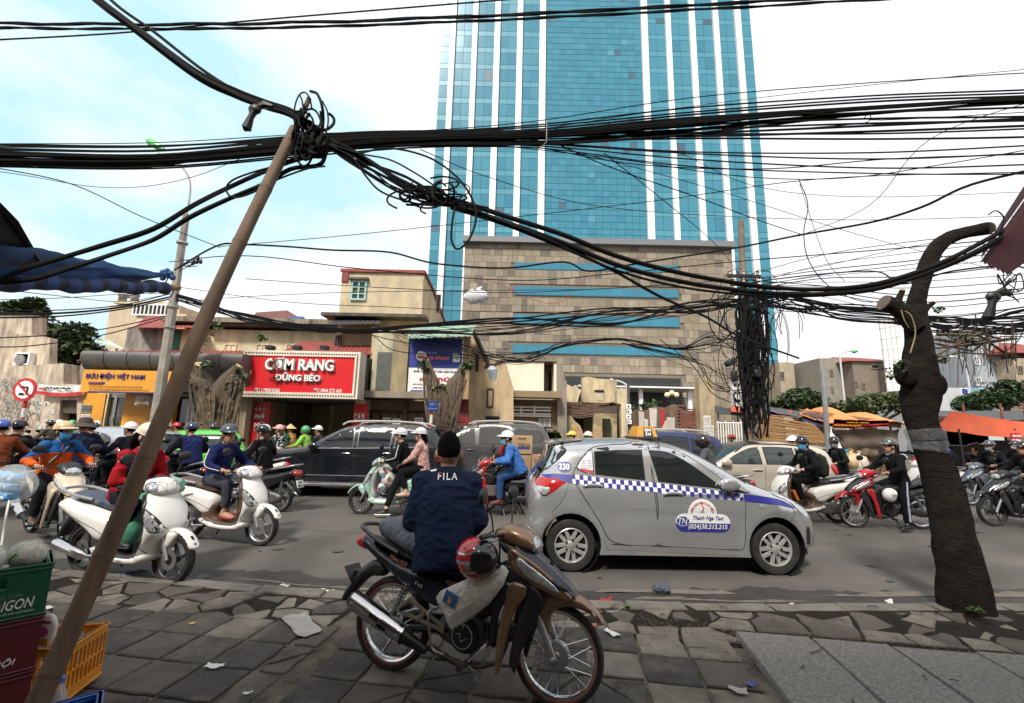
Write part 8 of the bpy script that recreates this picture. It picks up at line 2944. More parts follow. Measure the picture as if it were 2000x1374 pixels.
B['blackrear']=scooter('scooter','black scooter seen from its rear wheel with a white number plate',(gp(545,1000).x+-.62*cos(R(12)),gp(545,1000).y+.62*sin(R(12)),ZR),R(168),BLKP,BK,SEATB,txt=('29-S7','882.34'),nsp=5)
B['navy']=scooter('scooter','navy scooter ridden away by the man in the dark blue jacket',(-6.75,9.55,ZR),R(150),NAVYP,BK,SEATB)
p=gp(916,1004)
B['redblue']=uB('motorbike','red underbone motorbike of the rider in the sky blue hooded jacket',(p.x+.62,p.y,ZR),R(180),REDP,BK,REDP)
B['sun']=uB('motorbike','dark motorbike of the rider in sunglasses and red scarf',(p.x+.55,p.y+1.15,ZR),R(182),BLKP,BK,BK)
p=gp(1640,1022)
B['sh']=scooter('scooter','white scooter with black seat ridden by the woman in a black coat',(p.x-.62,p.y+.05,ZR),R(180),WHT,BRNP,SEATB,chromer=True,rim=ALLOY,slim=1.1)
B['redwhite']=uB('motorbike','red and black motorbike with spoked wheels of the man in striped track trousers',place((1670,1031),180),R(180),REDP,BLKP,REDP,red=None)
B['masked']=scooter('scooter','white scooter half hidden behind the red and black motorbike',(7.85,11.1,ZR),R(182),WHT,BK,SEATB)
B['greywave']=uB('motorbike','grey blue motorbike of the rider in the black puffer jacket',place((1897,987),184),R(184),GRYP,GRYP,GRYP)
B['yam']=uB('motorbike','black motorbike with black alloy wheels at the right edge',place((1942,1028),178),R(178),BLKP,BLKP,BK,wheel='alloy',rim=RIMD,brand='YAMAHA')
B['couple2']=scooter('scooter','white scooter carrying the red raincoat rider and the purple shirt passenger',(11.2,12.2,ZR),R(186),WHT,BK,SEATB)
# --- PEOPLE
from mathutils import noise as nns
from mathutils.bvhtree import BVHTree
def ik(a,c,l1,l2,pole):
 a,c=Ve(a),Ve(c)
 d=c-a
 Ld=d.length
 mxl=(l1+l2)*.995
 if Ld>mxl:
  c=a+d*(mxl/Ld)
  d=c-a
  Ld=mxl
 u=d.normalized()
 x=(l1*l1-l2*l2+Ld*Ld)/(2*Ld)
 h=math.sqrt(max(0,l1*l1-x*x))
 p=Ve(pole)
 p=p-u*p.dot(u)
 if p.length<1e-4:
  p=u.orthogonal()
 return a+u*x+p.normalized()*h,c
def etube(m,pts,ra,rb,side,n=14):
 P=[Ve(p)for p in pts]
 k=len(P)
 vs,fs=[],[]
 sd=Ve(side).normalized()
 for i in range(k):
  t=(P[min(i+1,k-1)]-P[max(i-1,0)]).normalized()
  a=(sd-t*sd.dot(t)).normalized()
  b=t.cross(a)
  for j in range(n):
   w=2*pi*j/n
   vs.append(P[i]+a*(cos(w)*ra[i])+b*(sin(w)*rb[i]))
 for i in range(k-1):
  for j in range(n):
   fs.append((i*n+j,i*n+(j+1)%n,(i+1)*n+(j+1)%n,(i+1)*n+j))
 fs.append(tuple(range(n))[::-1])
 fs.append(tuple((k-1)*n+j for j in range(n)))
 m.add(vs,fs)
def capsule(m,a,b,r0,r1,n=12):
 a,b=Ve(a),Ve(b)
 d=(b-a)
 u=d.normalized()
 pts,rr=[],[]
 for k in(-90,-60,-30,0):
  pts.append(a+u*(r0*sin(R(k))))
  rr.append(max(.001,r0*cos(R(k))))
 for k in(0,30,60,90):
  pts.append(b+u*(r1*sin(R(k))))
  rr.append(max(.001,r1*cos(R(k))))
 m.tube(pts,rr,n)
def remeshed(m,name,mats,parent,voxel,smooth=4,fold=.0,fs=16.0,matfn=None,seed=0):
 me=bpy.data.meshes.new('tmp')
 me.from_pydata(m.v,[],m.f)
 o=bpy.data.objects.new('tmp',me)
 md=o.modifiers.new('r','REMESH')
 md.mode='VOXEL'
 md.voxel_size=voxel
 sm_=o.modifiers.new('s','SMOOTH')
 sm_.iterations=smooth
 sm_.factor=.5
 fin=put(name,bpy.data.meshes.new(name),parent)
 def post(me):
  n=len(me.vertices)
  if fold:
   co=np.empty(n*3)
   me.vertices.foreach_get('co',co)
   co=co.reshape(-1,3)
   nr=np.empty(n*3)
   me.vertices.foreach_get('normal',nr)
   nr=nr.reshape(-1,3)
   g=np.random.default_rng(seed+3)
   q=co*fs*1.25
   wv=np.stack([np.sin(q@g.normal(0,.9,3)+g.random()*6)for _ in range(3)],1)*1.3
   k=np.zeros(n)
   for _ in range(5):
    d=g.normal(0,1,3)*NA([1,1,.75])
    k+=np.sin((q+wv)@d+g.random()*6)
   ridge=1-np.abs(k)/1.6
   co=co+nr*(fold*np.clip(ridge*.8-.3,-.75,.6))[:,None]
   me.vertices.foreach_set('co',co.ravel())
  if matfn:
   for p in me.polygons:
    p.material_index=matfn(p.center)
  me.polygons.foreach_set('use_smooth',[True]*len(me.polygons))
 later(o,fin,post,mats if isinstance(mats,(list,tuple))else(mats,),180)
 return fin
def hand_grip(m,c,side,r=.026):
 c=Ve(c)
 for i in range(4):
  y=side*(-.034+.023*i)
  ln=(.9,1.0,1.0,.8)[i]
  pts=[]
  for k in range(6):
   a=R(150-42*k*ln)
   pts.append(c+Ve((r*cos(a)*1.05,y,r*sin(a)*1.05)))
  m.tube(pts,[.0105,.0105,.010,.0095,.009,.007],7)
 m.ell(tuple(c+Ve((-.030,0,.014))),(.026,.045,.020),10,6)
 m.tube([c+Ve((-.03,-side*.035,.0)),c+Ve((-.012,-side*.052,-.02)),c+Ve((.012,-side*.048,-.026)),c+Ve((.026,-side*.040,-.016))],[.013,.012,.010,.007],7)
def hand_flat(m,c,d,up,side):
 c,d,up=Ve(c),Ve(d).normalized(),Ve(up)
 up=(up-d*up.dot(d)).normalized()
 s_=d.cross(up)*side
 Tm=Matrix((d,s_,up)).transposed().to_4x4()
 Tm.translation=c
 m.ell((.035,0,0),(.05,.040,.016),10,6,0,Tm)
 for i in range(4):
  y=-.030+.020*i
  ln=(.062,.075,.070,.055)[i]
  m.tube([Tm@Ve((.07,y,0)),Tm@Ve((.07+ln*.45,y*1.08,-.002)),Tm@Ve((.07+ln*.8,y*1.1,-.014)),Tm@Ve((.07+ln,y*1.1,-.028))],[.0095,.009,.0085,.006],7)
 m.tube([Tm@Ve((.01,-.036,-.004)),Tm@Ve((.035,-.056,-.010)),Tm@Ve((.06,-.062,-.018)),Tm@Ve((.078,-.058,-.026))],[.013,.012,.010,.007],7)
def shoe(t,name,ankle,direction,mat,sole=None,kind='shoe',z0=.0):
 d=Ve((direction[0],direction[1],0)).normalized()
 s_=Ve((-d.y,d.x,0))
 Tm=Matrix((d,s_,Ve((0,0,1)))).transposed().to_4x4()
 pitch=direction[2]if len(direction)>2 else 0
 Tm=Tm@MR(-pitch,4,'Y')
 Tm.translation=Ve(ankle)+Ve((0,0,-.075))
 m=MB()
 etube(m,[(-.075,0,.04),(-.055,0,.042),(0,0,.048),(.06,0,.040),(.12,0,.030),(.165,0,.026),(.185,0,.024)],[.020,.034,.040,.045,.045,.034,.012],[.022,.038,.050,.040,.030,.022,.010],(0,1,0),12)
 m.v=[(v[0],v[1],max(v[2],.012))for v in m.v]
 m.tube([(-.01,0,.06),(-.015,0,.11)],[.042,.040],12)
 m.v=[tuple(Tm@Ve(v))for v in m.v]
 o=m.bd(name,mat,t)
 b=MB()
 puff(b,smo([(-.085,-.03),(-.085,.03),(0,.034),(.10,.047),(.17,.036),(.195,0),(.17,-.036),(.10,-.047),(0,-.034)],4),.012,.010,.04)
 b.v=[tuple(Tm@Ve((v[0],v[2],.009+v[1])))for v in b.v]
 b.bd('sole',sole or BK,o)
 return o
def headgear(t,T,kind,mats):
 a=mats[0]
 b=mats[1]if len(mats)>1 else BK
 m=MB()
 if kind in('half','cap','half2'):
  m.ell((-.016,0,.048),(.130,.108,.112),22,12,0,T@MR(R(-7),4,'Y'),None,-.12,1)
  o=m.bd('helmet',a,t)
  r_=MB()
  for i in range(25):
   w=2*pi*i/24
  r_.tube([T@MR(R(-7),4,'Y')@Ve((-.016+.131*cos(2*pi*i/24),.109*sin(2*pi*i/24),.036))for i in range(24)],.007,6,closed=True)
  r_.bd('rim',b,o)
  v=MB()
  ext=.085 if kind=='cap' else .055
  n=11
  for i in range(n):
   w=R(-62+124*i/(n-1))
   e=ext*cos(w*1.15)
   for k,(rr_,dz)in enumerate(((0,.006),(.5,.000),(1,-.014-.006))):
    p=Ve((-.012+(.128+e*rr_)*cos(w),(.107+e*rr_*.6)*sin(w),.050+dz))
    T7=T@MR(R(-7),4,'Y')
    v.v.append(tuple(T7@p))
    v.v.append(tuple(T7@(p+Ve((0,0,.006)))))
  for i in range(n-1):
   for k in range(2):
    q0,q1=i*6+k*2,(i+1)*6+k*2
    v.f+=[(q0,q0+2,q1+2,q1),(q0+1,q1+1,q1+3,q0+3)]
    v.m+=[0,0]
   v.f+=[(i*6+4,i*6+5,i*6+11,i*6+10)]
   v.m+=[0]
  v.bd('visor',a if kind!='half2' else b,o,fixn=True)
  s=MB()
  for sd in(-1,1):
   s.tube([T@Ve(p)for p in((.02,sd*.100,.01),(.02,sd*.086,-.06),(.03,sd*.055,-.115),(.035,0,-.135))],.006,5)
  s.bd('chin_strap',BK,o,kind='stuff')
  if len(mats)>2:
   MB().ell((-.016,0,.050),(.1325,.030,.1145),10,10,0,T@MR(R(-7),4,'Y'),None,.1,1).bd('helmet_stripe',mats[2],o)
 elif kind=='open':
  m.ell((-.03,0,.032),(.130,.118,.122),22,12,0,T@MR(R(-22),4,'Y'),None,-.52,1)
  o=m.bd('helmet',a,t)
  s=MB()
  for sd in(-1,1):
   s.tube([T@Ve(p)for p in((.0,sd*.098,-.03),(.02,sd*.07,-.10),(.035,0,-.135))],.007,5)
  s.bd('chin_strap',BK,o,kind='stuff')
  MB().tube([T@Ve((.05*0+.085*cos(w)+.02,.112*sin(w),.05-.02*cos(w)))for w in np.linspace(-1.3,1.3,9)],.010,5).bd('visor',b,o)
 elif kind=='full':
  m.ell((.0,0,.0),(.150,.125,.150),24,14,0,T)
  o=m.bd('helmet',a,t)
  v=MB().ell((.004,0,.02),(.1525,.1275,.075),20,8,0,T)
  v.v=[p for p in v.v]
  v.bd('visor',GLASS,o)
  if len(mats)>2:
   MB().ell((-.006,0,-.01),(.148,.1275,.03),20,6,0,T@MR(R(24),4,'Y')).bd('helmet_stripe',mats[2],o)
 elif kind=='bucket':
  m.lathe([(0,.13),(.05,.128),(.088,.11),(.103,.06),(.108,.02),(.150,-.012),(.185,-.045),(.182,-.048),(.145,-.018),(.104,.01),(.098,.05)],24,'z',(0,0,0),0,T@MT((-.01,0,.03))@MR(R(4),4,'X'))
  o=m.bd('hat',a,t)
 elif kind=='conical':
  m.lathe([(0,.15),(.20,-.02),(.195,-.022),(0,.135)],22,'z',(0,0,0),0,T@MT((-.01,0,.04)))
  o=m.bd('hat',a,t)
 elif kind=='beanie':
  m.ell((-.012,0,.02),(.106,.088,.122),18,10,0,T,None,-.25,1)
  o=m.bd('hat',a,t)
 elif kind=='softcap':
  m.ell((-.012,0,.03),(.108,.090,.105),18,10,0,T,None,-.1,1)
  m.ell((.12,0,.028),(.075,.075,.008),14,6,0,T)
  o=m.bd('hat',a,t)
def pN(label,loc,rz,pelvis=(-.30,0,.865),lean=12,hS=None,feet=None,jK='#20242c',tR='#15161a',shoes='#111111',helm=None,mask=None,skin=SKIN,hair='short',yaw=0,pitch=0,group=None,sc=1.0,voxel=.017,grips=True,knee=None,elbow=None,bulk=1.0,fine=False,jfn=None,jmats=None,hem=.02,glasses=False,sleeve=1.0,barefoot=False,sole=None,twist=0,bare_ankle=False,jfold=.011,hs=1.0,feetdir=None,palm=None,arms=True,legs=True,side=.0,collar=True):
 t=thing('person',label,'person',loc,rz,group)
 P=Ve(pelvis)
 ln=R(lean)
 s=Ve((sin(ln),side,cos(ln))).normalized()
 hz=R(lean*1.35)
 s2=Ve((sin(hz),side*.6,cos(hz))).normalized()
 C1=P+s*.22*sc
 C2=C1+s2*.14*sc
 N=C2+s2*.105*sc
 fwd=Ve((1,0,0))
 lat=Ve((-sin(R(twist)),cos(R(twist)),0))
 Hd=N+Ve((.030+.05*sin(hz),0,.158))*sc
 SH=[N+s2*(-.045*sc)+lat*(sd*.172*sc)for sd in(-1,1)]
 HP=[P+Ve((0,sd*.085*sc,-.02))for sd in(-1,1)]
 T=MT(Hd)@MR(R(yaw),4,'Z')@MR(R(pitch),4,'Y')@Matrix.Scale(sc*hs,4)
 b=MB()
 etube(b,[P-s*.10,P,P+s*.11,C1,C2,N-s2*.02,N+s2*.015],[x*sc for x in(.10,.155,.138,.145,.165,.10,.055)],[x*sc for x in(.09,.115,.10,.105,.105,.07,.055)],lat)
 capsule(b,N-s2*.03,Hd+Ve((-.015,0,-.07))*sc,.058*sc,.052*sc)
 b.ell((-.012,0,.022),(.095,.076,.112),16,12,0,T)
 b.ell((.022,0,-.045),(.070,.060,.082),14,10,0,T)
 b.ell((.055,0,-.095),(.032,.030,.026),10,8,0,T)
 b.tube([T@Ve(p)for p in((.078,0,.02),(.098,0,-.018),(.104,0,-.030),(.085,0,-.036))],[.011,.014,.017,.012],8)
 for sd in(-1,1):
  b.ell((-.012,sd*.083,-.012),(.024,.015,.036),8,6,0,T)
 hS=hS or{}
 EL,HA=[],[]
 if arms:
  for i,sd in enumerate((-1,1)):
   h=Ve(hS.get(sd,(.18,sd*.31,.985)))
   if grips and sd not in(palm or{}):
    w_=h+Ve((-.045,0,.022))
   else:
    w_=h
   pole=(elbow or{}).get(sd,(-.45,sd*.9,-.75))
   e,w_=ik(SH[i],w_,.275*sc,.255*sc,pole)
   EL.append(e)
   HA.append((w_,h))
   capsule(b,SH[i],e,.050*sc,.040*sc)
   capsule(b,e,w_,.040*sc,.027*sc)
 KN,FT=[],[]
 feet=feet or{}
 if legs:
  for i,sd in enumerate((-1,1)):
   f=Ve(feet.get(sd,(.10,sd*.17,.42)))
   k,f=ik(HP[i],f,.405*sc,.395*sc,(knee or{}).get(sd,(.9,sd*.25,.55)))
   KN.append(k)
   FT.append(f)
   capsule(b,HP[i],k,.080*sc,.054*sc)
   capsule(b,k,f,.052*sc,.036*sc)
 remeshed(b,'body',skin,t,min(voxel,.013 if fine else voxel),3)
 if arms:
  for i,sd in enumerate((-1,1)):
   w_,h=HA[i]
   m=MB()
   if grips and sd not in(palm or{}):
    c=w_+Ve((.045,0,-.022))
    hand_grip(m,c,sd)
    m.tube([w_-(w_-EL[i]).normalized()*.03,w_,c+Ve((-.03,0,.014))],[.026,.026,.022],8)
   else:
    d=(palm or{}).get(sd,(w_-EL[i]))
    hand_flat(m,w_,d,(0,0,1),sd)
    m.tube([w_-(w_-EL[i]).normalized()*.03,w_,w_+Ve(d).normalized()*.02],[.026,.026,.022],8)
   m.bd('hand',skin,t)
 jb=MB()
 k=bulk
 etube(jb,[P-s*(.06+hem),P-s*.02,P+s*.11,C1,C2,N-s2*.045,N+s2*(.035 if collar else 0)],[x*sc*k for x in(.180,.182,.172,.172,.186,.125,.074)],[x*sc*k for x in(.142,.142,.130,.128,.126,.090,.074)],lat)
 for i,sd in enumerate((-1,1)):
  if arms:
   w_=HA[i][0]
   e=EL[i]
   capsule(jb,SH[i]-lat*sd*.02,e,.074*sc*k,.060*sc*k)
   q=e+(w_-e)*(.90*sleeve if sleeve<=1 else .95)
   P_=[e,e.lerp(q,.5),q]
   jb.ell(tuple(e),(.059*sc*k,)*3,10,8)
   jb.tube(P_,[.058*sc*k,.051*sc*k,.041*sc*k],12)
  jb.ell(tuple(SH[i]),(.078*sc*k,.072*sc*k,.070*sc*k),12,8)
 jm=jmats or(cloth(jK),)
 JK=remeshed(jb,'jacket',jm,t,voxel,3,jfold,15,jfn,sum(map(ord,label))%97)
 if legs:
  tb=MB()
  etube(tb,[P-s*.12,P-s*.03,P+s*.08],[.13*sc,.170*sc,.158*sc],[.10*sc,.132*sc,.118*sc],lat)
  for i,sd in enumerate((-1,1)):
   capsule(tb,HP[i],KN[i],.098*sc,.072*sc)
   q=KN[i]+(FT[i]-KN[i])*(.80 if bare_ankle else .93)
   tb.tube([KN[i],KN[i].lerp(q,.5),q],[.070*sc,.064*sc,.056*sc],12)
   tb.ell(tuple(KN[i]),(.071*sc,)*3,10,8)
  remeshed(tb,'trousers',cloth(tR)if isinstance(tR,str)else tR,t,voxel,3,.008,18,None,5)
  for i,sd in enumerate((-1,1)):
   fd=(feetdir or{}).get(sd,(1,sd*.12))
   if barefoot:
    shoe(t,'foot',FT[i],fd,skin,cloth('#8a1f28'))
   else:
    shoe(t,'shoe',FT[i],fd,M('shoe_'+shoes,shoes,.5,0,.15,12),sole)
 if hair=='short' or hair=='long':
  m=MB().ell((-.022,0,.024),(.098,.083,.108),16,10,0,T,None,-.55,1)
  if hair=='long':
   m.tube([T@Ve(p)for p in((-.06,0,.0),(-.10,0,-.05),(-.115,0,-.13),(-.10,0,-.20))],[.06,.062,.05,.02],10)
  m.bd('hair',HAIR,t)
 elif hair=='brown':
  m=MB().ell((-.022,0,.02),(.100,.085,.108),16,10,0,T,None,-.6,1)
  m.tube([T@Ve(p)for p in((-.05,0,.0),(-.095,0,-.06),(-.115,0,-.12),(-.13,.0,-.18))],[.07,.066,.05,.03],10)
  m.bd('hair',M('hair_brown',(.055,.022,.012),.6,0,.4,60,bump=.6,bS=160),t)
 for sd in(-1,1):
  MB().ell((.077,sd*.031,.008),(.010,.013,.007),8,6,0,T).bd('eye',EYEM,t)
  MB().tube([T@Ve(p)for p in((.083,sd*.016,.026),(.082,sd*.032,.031),(.071,sd*.05,.026))],.0045,5).bd('eyebrow',HAIR,t)
 if not mask:
  MB().ell((.080,0,-.066),(.010,.022,.007),8,6,0,T).bd('mouth',M('lips',(.26,.09,.075),.5,0,.1,9),t)
 else:
  m=MB()
  nth,nph=13,8
  for i in range(nth):
   th=R(-78+156*i/(nth-1))
   for j in range(nph):
    f=j/(nph-1)
    z=-.112+.094*f
    rr_=.083-.028*(1-f)**2+.026*math.exp(-(th/.35)**2)*sin(pi*min(1,f+.12))+.004*(j%2)
    m.v.append(tuple(T@Ve((.022+rr_*cos(th)*.95,(.068+.012*f)*sin(th)*1.05,z))))
  for i in range(nth-1):
   for j in range(nph-1):
    m.f.append((i*nph+j,(i+1)*nph+j,(i+1)*nph+j+1,i*nph+j+1))
    m.m.append(0)
  for sd in(-1,1):
   m.tube([T@Ve((.05,sd*.073,-.02)),T@Ve((-.005,sd*.084,.0))],.003,4)
  m.bd('face_mask',M('mask_'+mask,mask,.8,0,.08,12),t)
 if glasses:
  m=MB()
  for sd in(-1,1):
   m.ell((.094,sd*.030,.006),(.008,.026,.019),10,6,0,T)
  m.tube([T@Ve((.096,-.06,.012)),T@Ve((.1,0,.012)),T@Ve((.096,.06,.012))],.004,4)
  m.bd('sunglasses',GLASS,t)
 if helm:
  headgear(t,T,helm[0],[paint(x)if isinstance(x,str)else x for x in helm[1:]])
 t['_p']=0
 del t['_p']
 return t,{'T':T,'jacket':JK,'N':N,'SH':SH,'EL':EL,'HA':HA,'KN':KN,'FT':FT,'P':P}
def on(bike):
 return tuple(bike.location),bike.rotation_euler.z
def so_(t,name,pts,mat,r=.010,n=5):
 return MB().tube(sm3(pts,5),r,n).bd(name,mat,t)
SHIN=lambda m,a=0:m
UG={-1:(.19,-.285,.985),1:(.19,.285,.985)}
SG={-1:(.20,-.285,.978),1:(.20,.285,.978)}
UF={-1:(.06,-.21,.30),1:(.06,.21,.30)}
SF={-1:(.10,-.13,.42),1:(.10,.13,.42)}
hl_,hz_=HB.location,HANG
sx=HB.location.x+cos(HANG)*-.20
sy=HB.location.y+sin(HANG)*-.20
hero,hi=pN('man in navy sports jacket seated sideways on the bronze motorbike, back turned',(sx,sy,0),R(97),(.0,0,.815),16,{-1:(.24,-.10,.80),1:(.24,.10,.80)},{1:(.26,.02,.80),-1:(.36,-.16,.30)},jK='#101c34',tR='#5b5f6c',shoes='#2a2622',hair=None,sc=1.0,voxel=.0125,grips=False,knee={1:(.15,1,.25),-1:(1,0,.4)},elbow={-1:(-.35,-.35,-.9),1:(-.35,.35,-.9)},bulk=1.17,hs=1.10,fine=True,hem=.10,jfold=.011,skin=M('skin_tan',(.30,.155,.10),.5,0,.12,14))
m=MB().ell((-.020,0,.036),(.098,.0775,.110),24,16,0,hi['T'],None,-.52,1)
m.v=[tuple(Ve(v)+Ve((rnd.u(-1,1),rnd.u(-1,1),rnd.u(-1,1)))*.0035)for v in m.v]
m.bd('hair',HAIR,hero)
m=MB()
for zz,rr_ in((-.035,.098),(.01,.082),(.05,.075),(.056,.070),(.02,.066)):
 for k in range(22):
  w=2*pi*k/22
  m.v.append(tuple(hi['N']+Ve((.006+(rr_+.004*sin(k*2.1))*cos(w),rr_*1.10*sin(w),zz-.018*cos(w)))))
for j in range(4):
 for k in range(22):
  m.f.append((j*22+k,j*22+(k+1)%22,(j+1)*22+(k+1)%22,(j+1)*22+k))
  m.m.append(0)
m.bd('collar',cloth('#12203a'),hero)
jk=hi['jacket']
def on_back(y0,z0,off=.004,back=True):
 def f(a):
  me=jk.data
  tree=BVHTree.FromPolygons([v.co[:]for v in me.vertices],[tuple(p.vertices)for p in me.polygons])
  b=np.empty_like(a)
  for i,(x,y,z)in enumerate(a):
   o=Ve((-1.2,y0-x,z0+y))
   h=tree.ray_cast(o,Ve((1,0,0)))
   b[i]=((h[0].x if h[0]is not None else-.12)-off-z,y0-x,z0+y)
  return b
 return f
text('FILA',hero,LT,.135,.044,M('logo_white',(.82,.82,.82),.6,0,0),(0,0,0),(0,0,0),.0015,.002,0,post=on_back(.0,1.262),spacing=1.3)
text('–',hero,LT,.026,.007,M('logo_red',(.55,.03,.04),.6,0,0),(0,0,0),(0,0,0),.0015,.02,0,post=on_back(.055,1.2815,.0065))
LD=B['lead']
l_,z_=on(LD)
p_,pi_=pN('woman in red jacket and cream helmet bending over on the white scooter',l_,z_,(-.16,0,.87),14,{-1:(.14,-.05,1.0),1:(.14,.06,1.02)},{-1:(.06,-.16,.43),1:(.06,.16,.43)},jK='#8e0d18',tR='#14161f',shoes='#222222',helm=('half',M('helmet_cream',(.60,.52,.40),.3,0,.06,5,coat=.4),M('helmet_cream',None)),mask='#2f6fa8',hair='long',yaw=10,pitch=28,grips=False,voxel=.014,fine=True,skin=SKIN2)
m=MB()
m.tube(sm3([pi_['SH'][0]+Ve((.05,-.02,-.02)),pi_['SH'][0]+Ve((.06,.01,-.14)),pi_['SH'][0]+Ve((.01,.0,-.28))],4),.026,6)
m.bd('side_panel',cloth('#1b1d22'),p_)
l_,z_=on(B['vision'])
p_,pi_=pN('smiling man in dark blue jacket and black helmet on the white scooter',l_,z_,(-.26,0,.87),10,SG,SF,jK='#141d4a',tR='#3a3d45',shoes='#8a1f28',helm=('half',M('helmet_slate',(.035,.05,.06),.35,0,.08,5,coat=.3),BK),yaw=-18,pitch=8,voxel=.014,fine=True,barefoot=True,bare_ankle=True)
so_(p_,'piping',[pi_['SH'][0]+Ve((.0,-.078,.0)),pi_['EL'][0]+Ve((.02,-.066,0)),pi_['HA'][0][0]+Ve((-.02,-.055,.0))],LW,.004)
l_,z_=on(B['cub'])
mblue,mor=cloth('#1d4f86'),cloth('#d4571a')
zz=1.20
p_,pi_=pN('man in blue and orange jacket with beige helmet and blue mask at the left',l_,z_,(-.24,0,.86),10,UG,UF,jmats=(mblue,mor),jfn=lambda c:1 if c.z<1.165-.30*(abs(c.y)-.17)*(abs(c.y)>.17)else 0,tR='#15171d',shoes='#4a3a30',helm=('cap',M('helmet_beige',(.52,.38,.22),.35,0,.06,5,coat=.3,dirt=.7,dC=(.12,.08,.05),dL=.6,dH=.66),M('helmet_beige',None)),mask='#3a8fc4',yaw=22,pitch=4,voxel=.014,fine=True)
so_(p_,'chest_strap',[pi_['SH'][1]+Ve((.09,-.05,.03)),pi_['P']+Ve((.17,.0,.30)),pi_['P']+Ve((.16,-.1,.16))],BK,.020)
so_(p_,'zip',[pi_['N']+Ve((.09,0,-.03)),pi_['P']+Ve((.165,0,.28)),pi_['P']+Ve((.16,0,.10))],cloth('#d4604a'),.006)
l_,z_=on(B['mint'])
p_,pi_=pN('man in black track jacket and white cap helmet driving the mint scooter',l_,z_,(-.20,0,.865),12,SG,{1:(.06,.36,.085),-1:SF[-1]},jK='#101216',tR='#0d0e11',shoes='#16161a',sole=LW,helm=('cap','c9cbd2',LW),yaw=4,pitch=2,voxel=.014,fine=True,bare_ankle=True,feetdir={1:(1,.1)},skin=SKIN2)
so_(p_,'sleeve_stripe',[pi_['SH'][1]+Ve((.0,.070,.035)),pi_['SH'][1].lerp(pi_['EL'][1],.5)+Ve((.0,.068,.02)),pi_['EL'][1]+Ve((.0,.058,.01)),pi_['EL'][1].lerp(pi_['HA'][1][0],.8)+Ve((0,.05,.01))],LW,.006)
p_,pi_=pN('woman in pale pink sweater and white cap helmet riding pillion on the mint scooter',l_,z_,(-.52,0,.90),6,{1:(-.16,.15,.95),-1:(-.16,-.15,.95)},{1:(-.28,.22,.44),-1:(-.28,-.22,.42)},jK='#c99f97',tR='#0d0e11',shoes='#b99a86',helm=('cap','c9cbd2',LW),hair='long',yaw=2,pitch=4,voxel=.014,fine=True,grips=False,sc=.96,bare_ankle=True,skin=SKIN2,knee={1:(.9,.3,.4),-1:(.9,-.3,.4)})
so_(p_,'bag_strap',[pi_['N']+Ve((-.02,.06,.0)),pi_['SH'][1]+Ve((-.10,-.06,-.08)),pi_['P']+Ve((-.15,-.02,.22))],BK,.004)
l_,z_=on(B['blackrear'])
pN('woman in black dress and black and white helmet on the black scooter, seen from behind',l_,z_,(-.18,0,.86),10,SG,SF,jK='#0b0b0d',tR='#0c0c0e',helm=('half',BLKP,BK,LW),hair='brown',yaw=12,pitch=4,hem=.10,skin=SKIN2,voxel=.016)
l_,z_=on(B['navy'])
pN('broad man in dark blue jacket and navy helmet riding away on the navy scooter',l_,z_,(-.24,0,.87),14,SG,SF,jmats=(cloth('#1a2450'),cloth('#10121a')),jfn=lambda c:1 if abs(c.y)>.19 else 0,tR='#17181d',helm=('half',M('helmet_navy',(.014,.022,.06),.2,0,.06,5,coat=.6),BK),yaw=14,pitch=2,bulk=1.10,voxel=.016,sc=1.03)
l_,z_=on(B['redblue'])
p_,pi_=pN('rider in sky blue hooded jacket and jeans with white cap helmet',l_,z_,(-.36,0,.865),23,UG,{1:(.03,.22,.30),-1:UF[-1]},jK='#3f6fb5',tR='#2b4876',shoes='#5a2620',helm=('cap','d5d7dc',LW),mask='#3fa6b8',yaw=6,pitch=4,voxel=.014,fine=True,bulk=1.14,sc=1.04)
m=MB()
hp=pi_['N']+Ve((-.085,0,-.02))
etube(m,[hp+Ve((.05,0,.055)),hp+Ve((0,0,.03)),hp+Ve((-.045,0,-.05)),hp+Ve((-.03,0,-.12))],[.10,.13,.115,.04],[.06,.07,.055,.02],(0,1,0),12)
m.bd('hood',cloth('#3f6fb5'),p_)
l_,z_=on(B['sun'])
p_,pi_=pN('rider in silver helmet, sunglasses, red scarf and black jacket looking at the camera',l_,z_,(-.24,0,.855),10,UG,UF,jK='#141417',tR='#1c2436',helm=('open',M('helmet_silver',(.42,.42,.42),.25,.5,.06,5,coat=.4),BK),glasses=True,yaw=66,pitch=2,voxel=.015,fine=True)
m=MB().lathe([(.075,-.03),(.092,.0),(.080,.035),(.066,.045)],14,'z',tuple(pi_['N']+Ve((.01,0,.01))))
m.tube([pi_['N']+Ve((.07,.03,-.02)),pi_['N']+Ve((.12,.05,-.14)),pi_['N']+Ve((.12,.05,-.28))],[.03,.03,.02],8)
m.bd('scarf',cloth('#b01222'),p_)
l_,z_=on(B['sh'])
p_,pi_=pN('woman in black coat, black helmet and blue mask on the white scooter',l_,z_,(-.16,0,.865),6,SG,SF,jK='#0d0e10',tR='#0d0e10',helm=('half',BLKP,BK),mask='#3d8fc8',hair='brown',yaw=30,pitch=4,voxel=.015,hem=.08,skin=SKIN2,fine=True)
bp=thing('backpack','dark olive backpack on the back of the woman in the black coat','backpack',l_,z_)
m=MB()
etube(m,[(-.37,0,.86),(-.40,0,.90),(-.41,0,1.05),(-.38,0,1.22),(-.35,0,1.28)],[.10,.15,.16,.14,.06],[.05,.10,.11,.09,.04],(0,1,0),14)
m.bd('pack',cloth('#23261d'),bp)
for sd in(-1,1):
 MB().tube(sm3([(-.28,sd*.12,1.25),(-.10,sd*.13,1.30),(-.03,sd*.13,1.15),(-.12,sd*.15,1.0)],4),.014,6).bd('strap',BK,bp)
l_,z_=on(B['redwhite'])
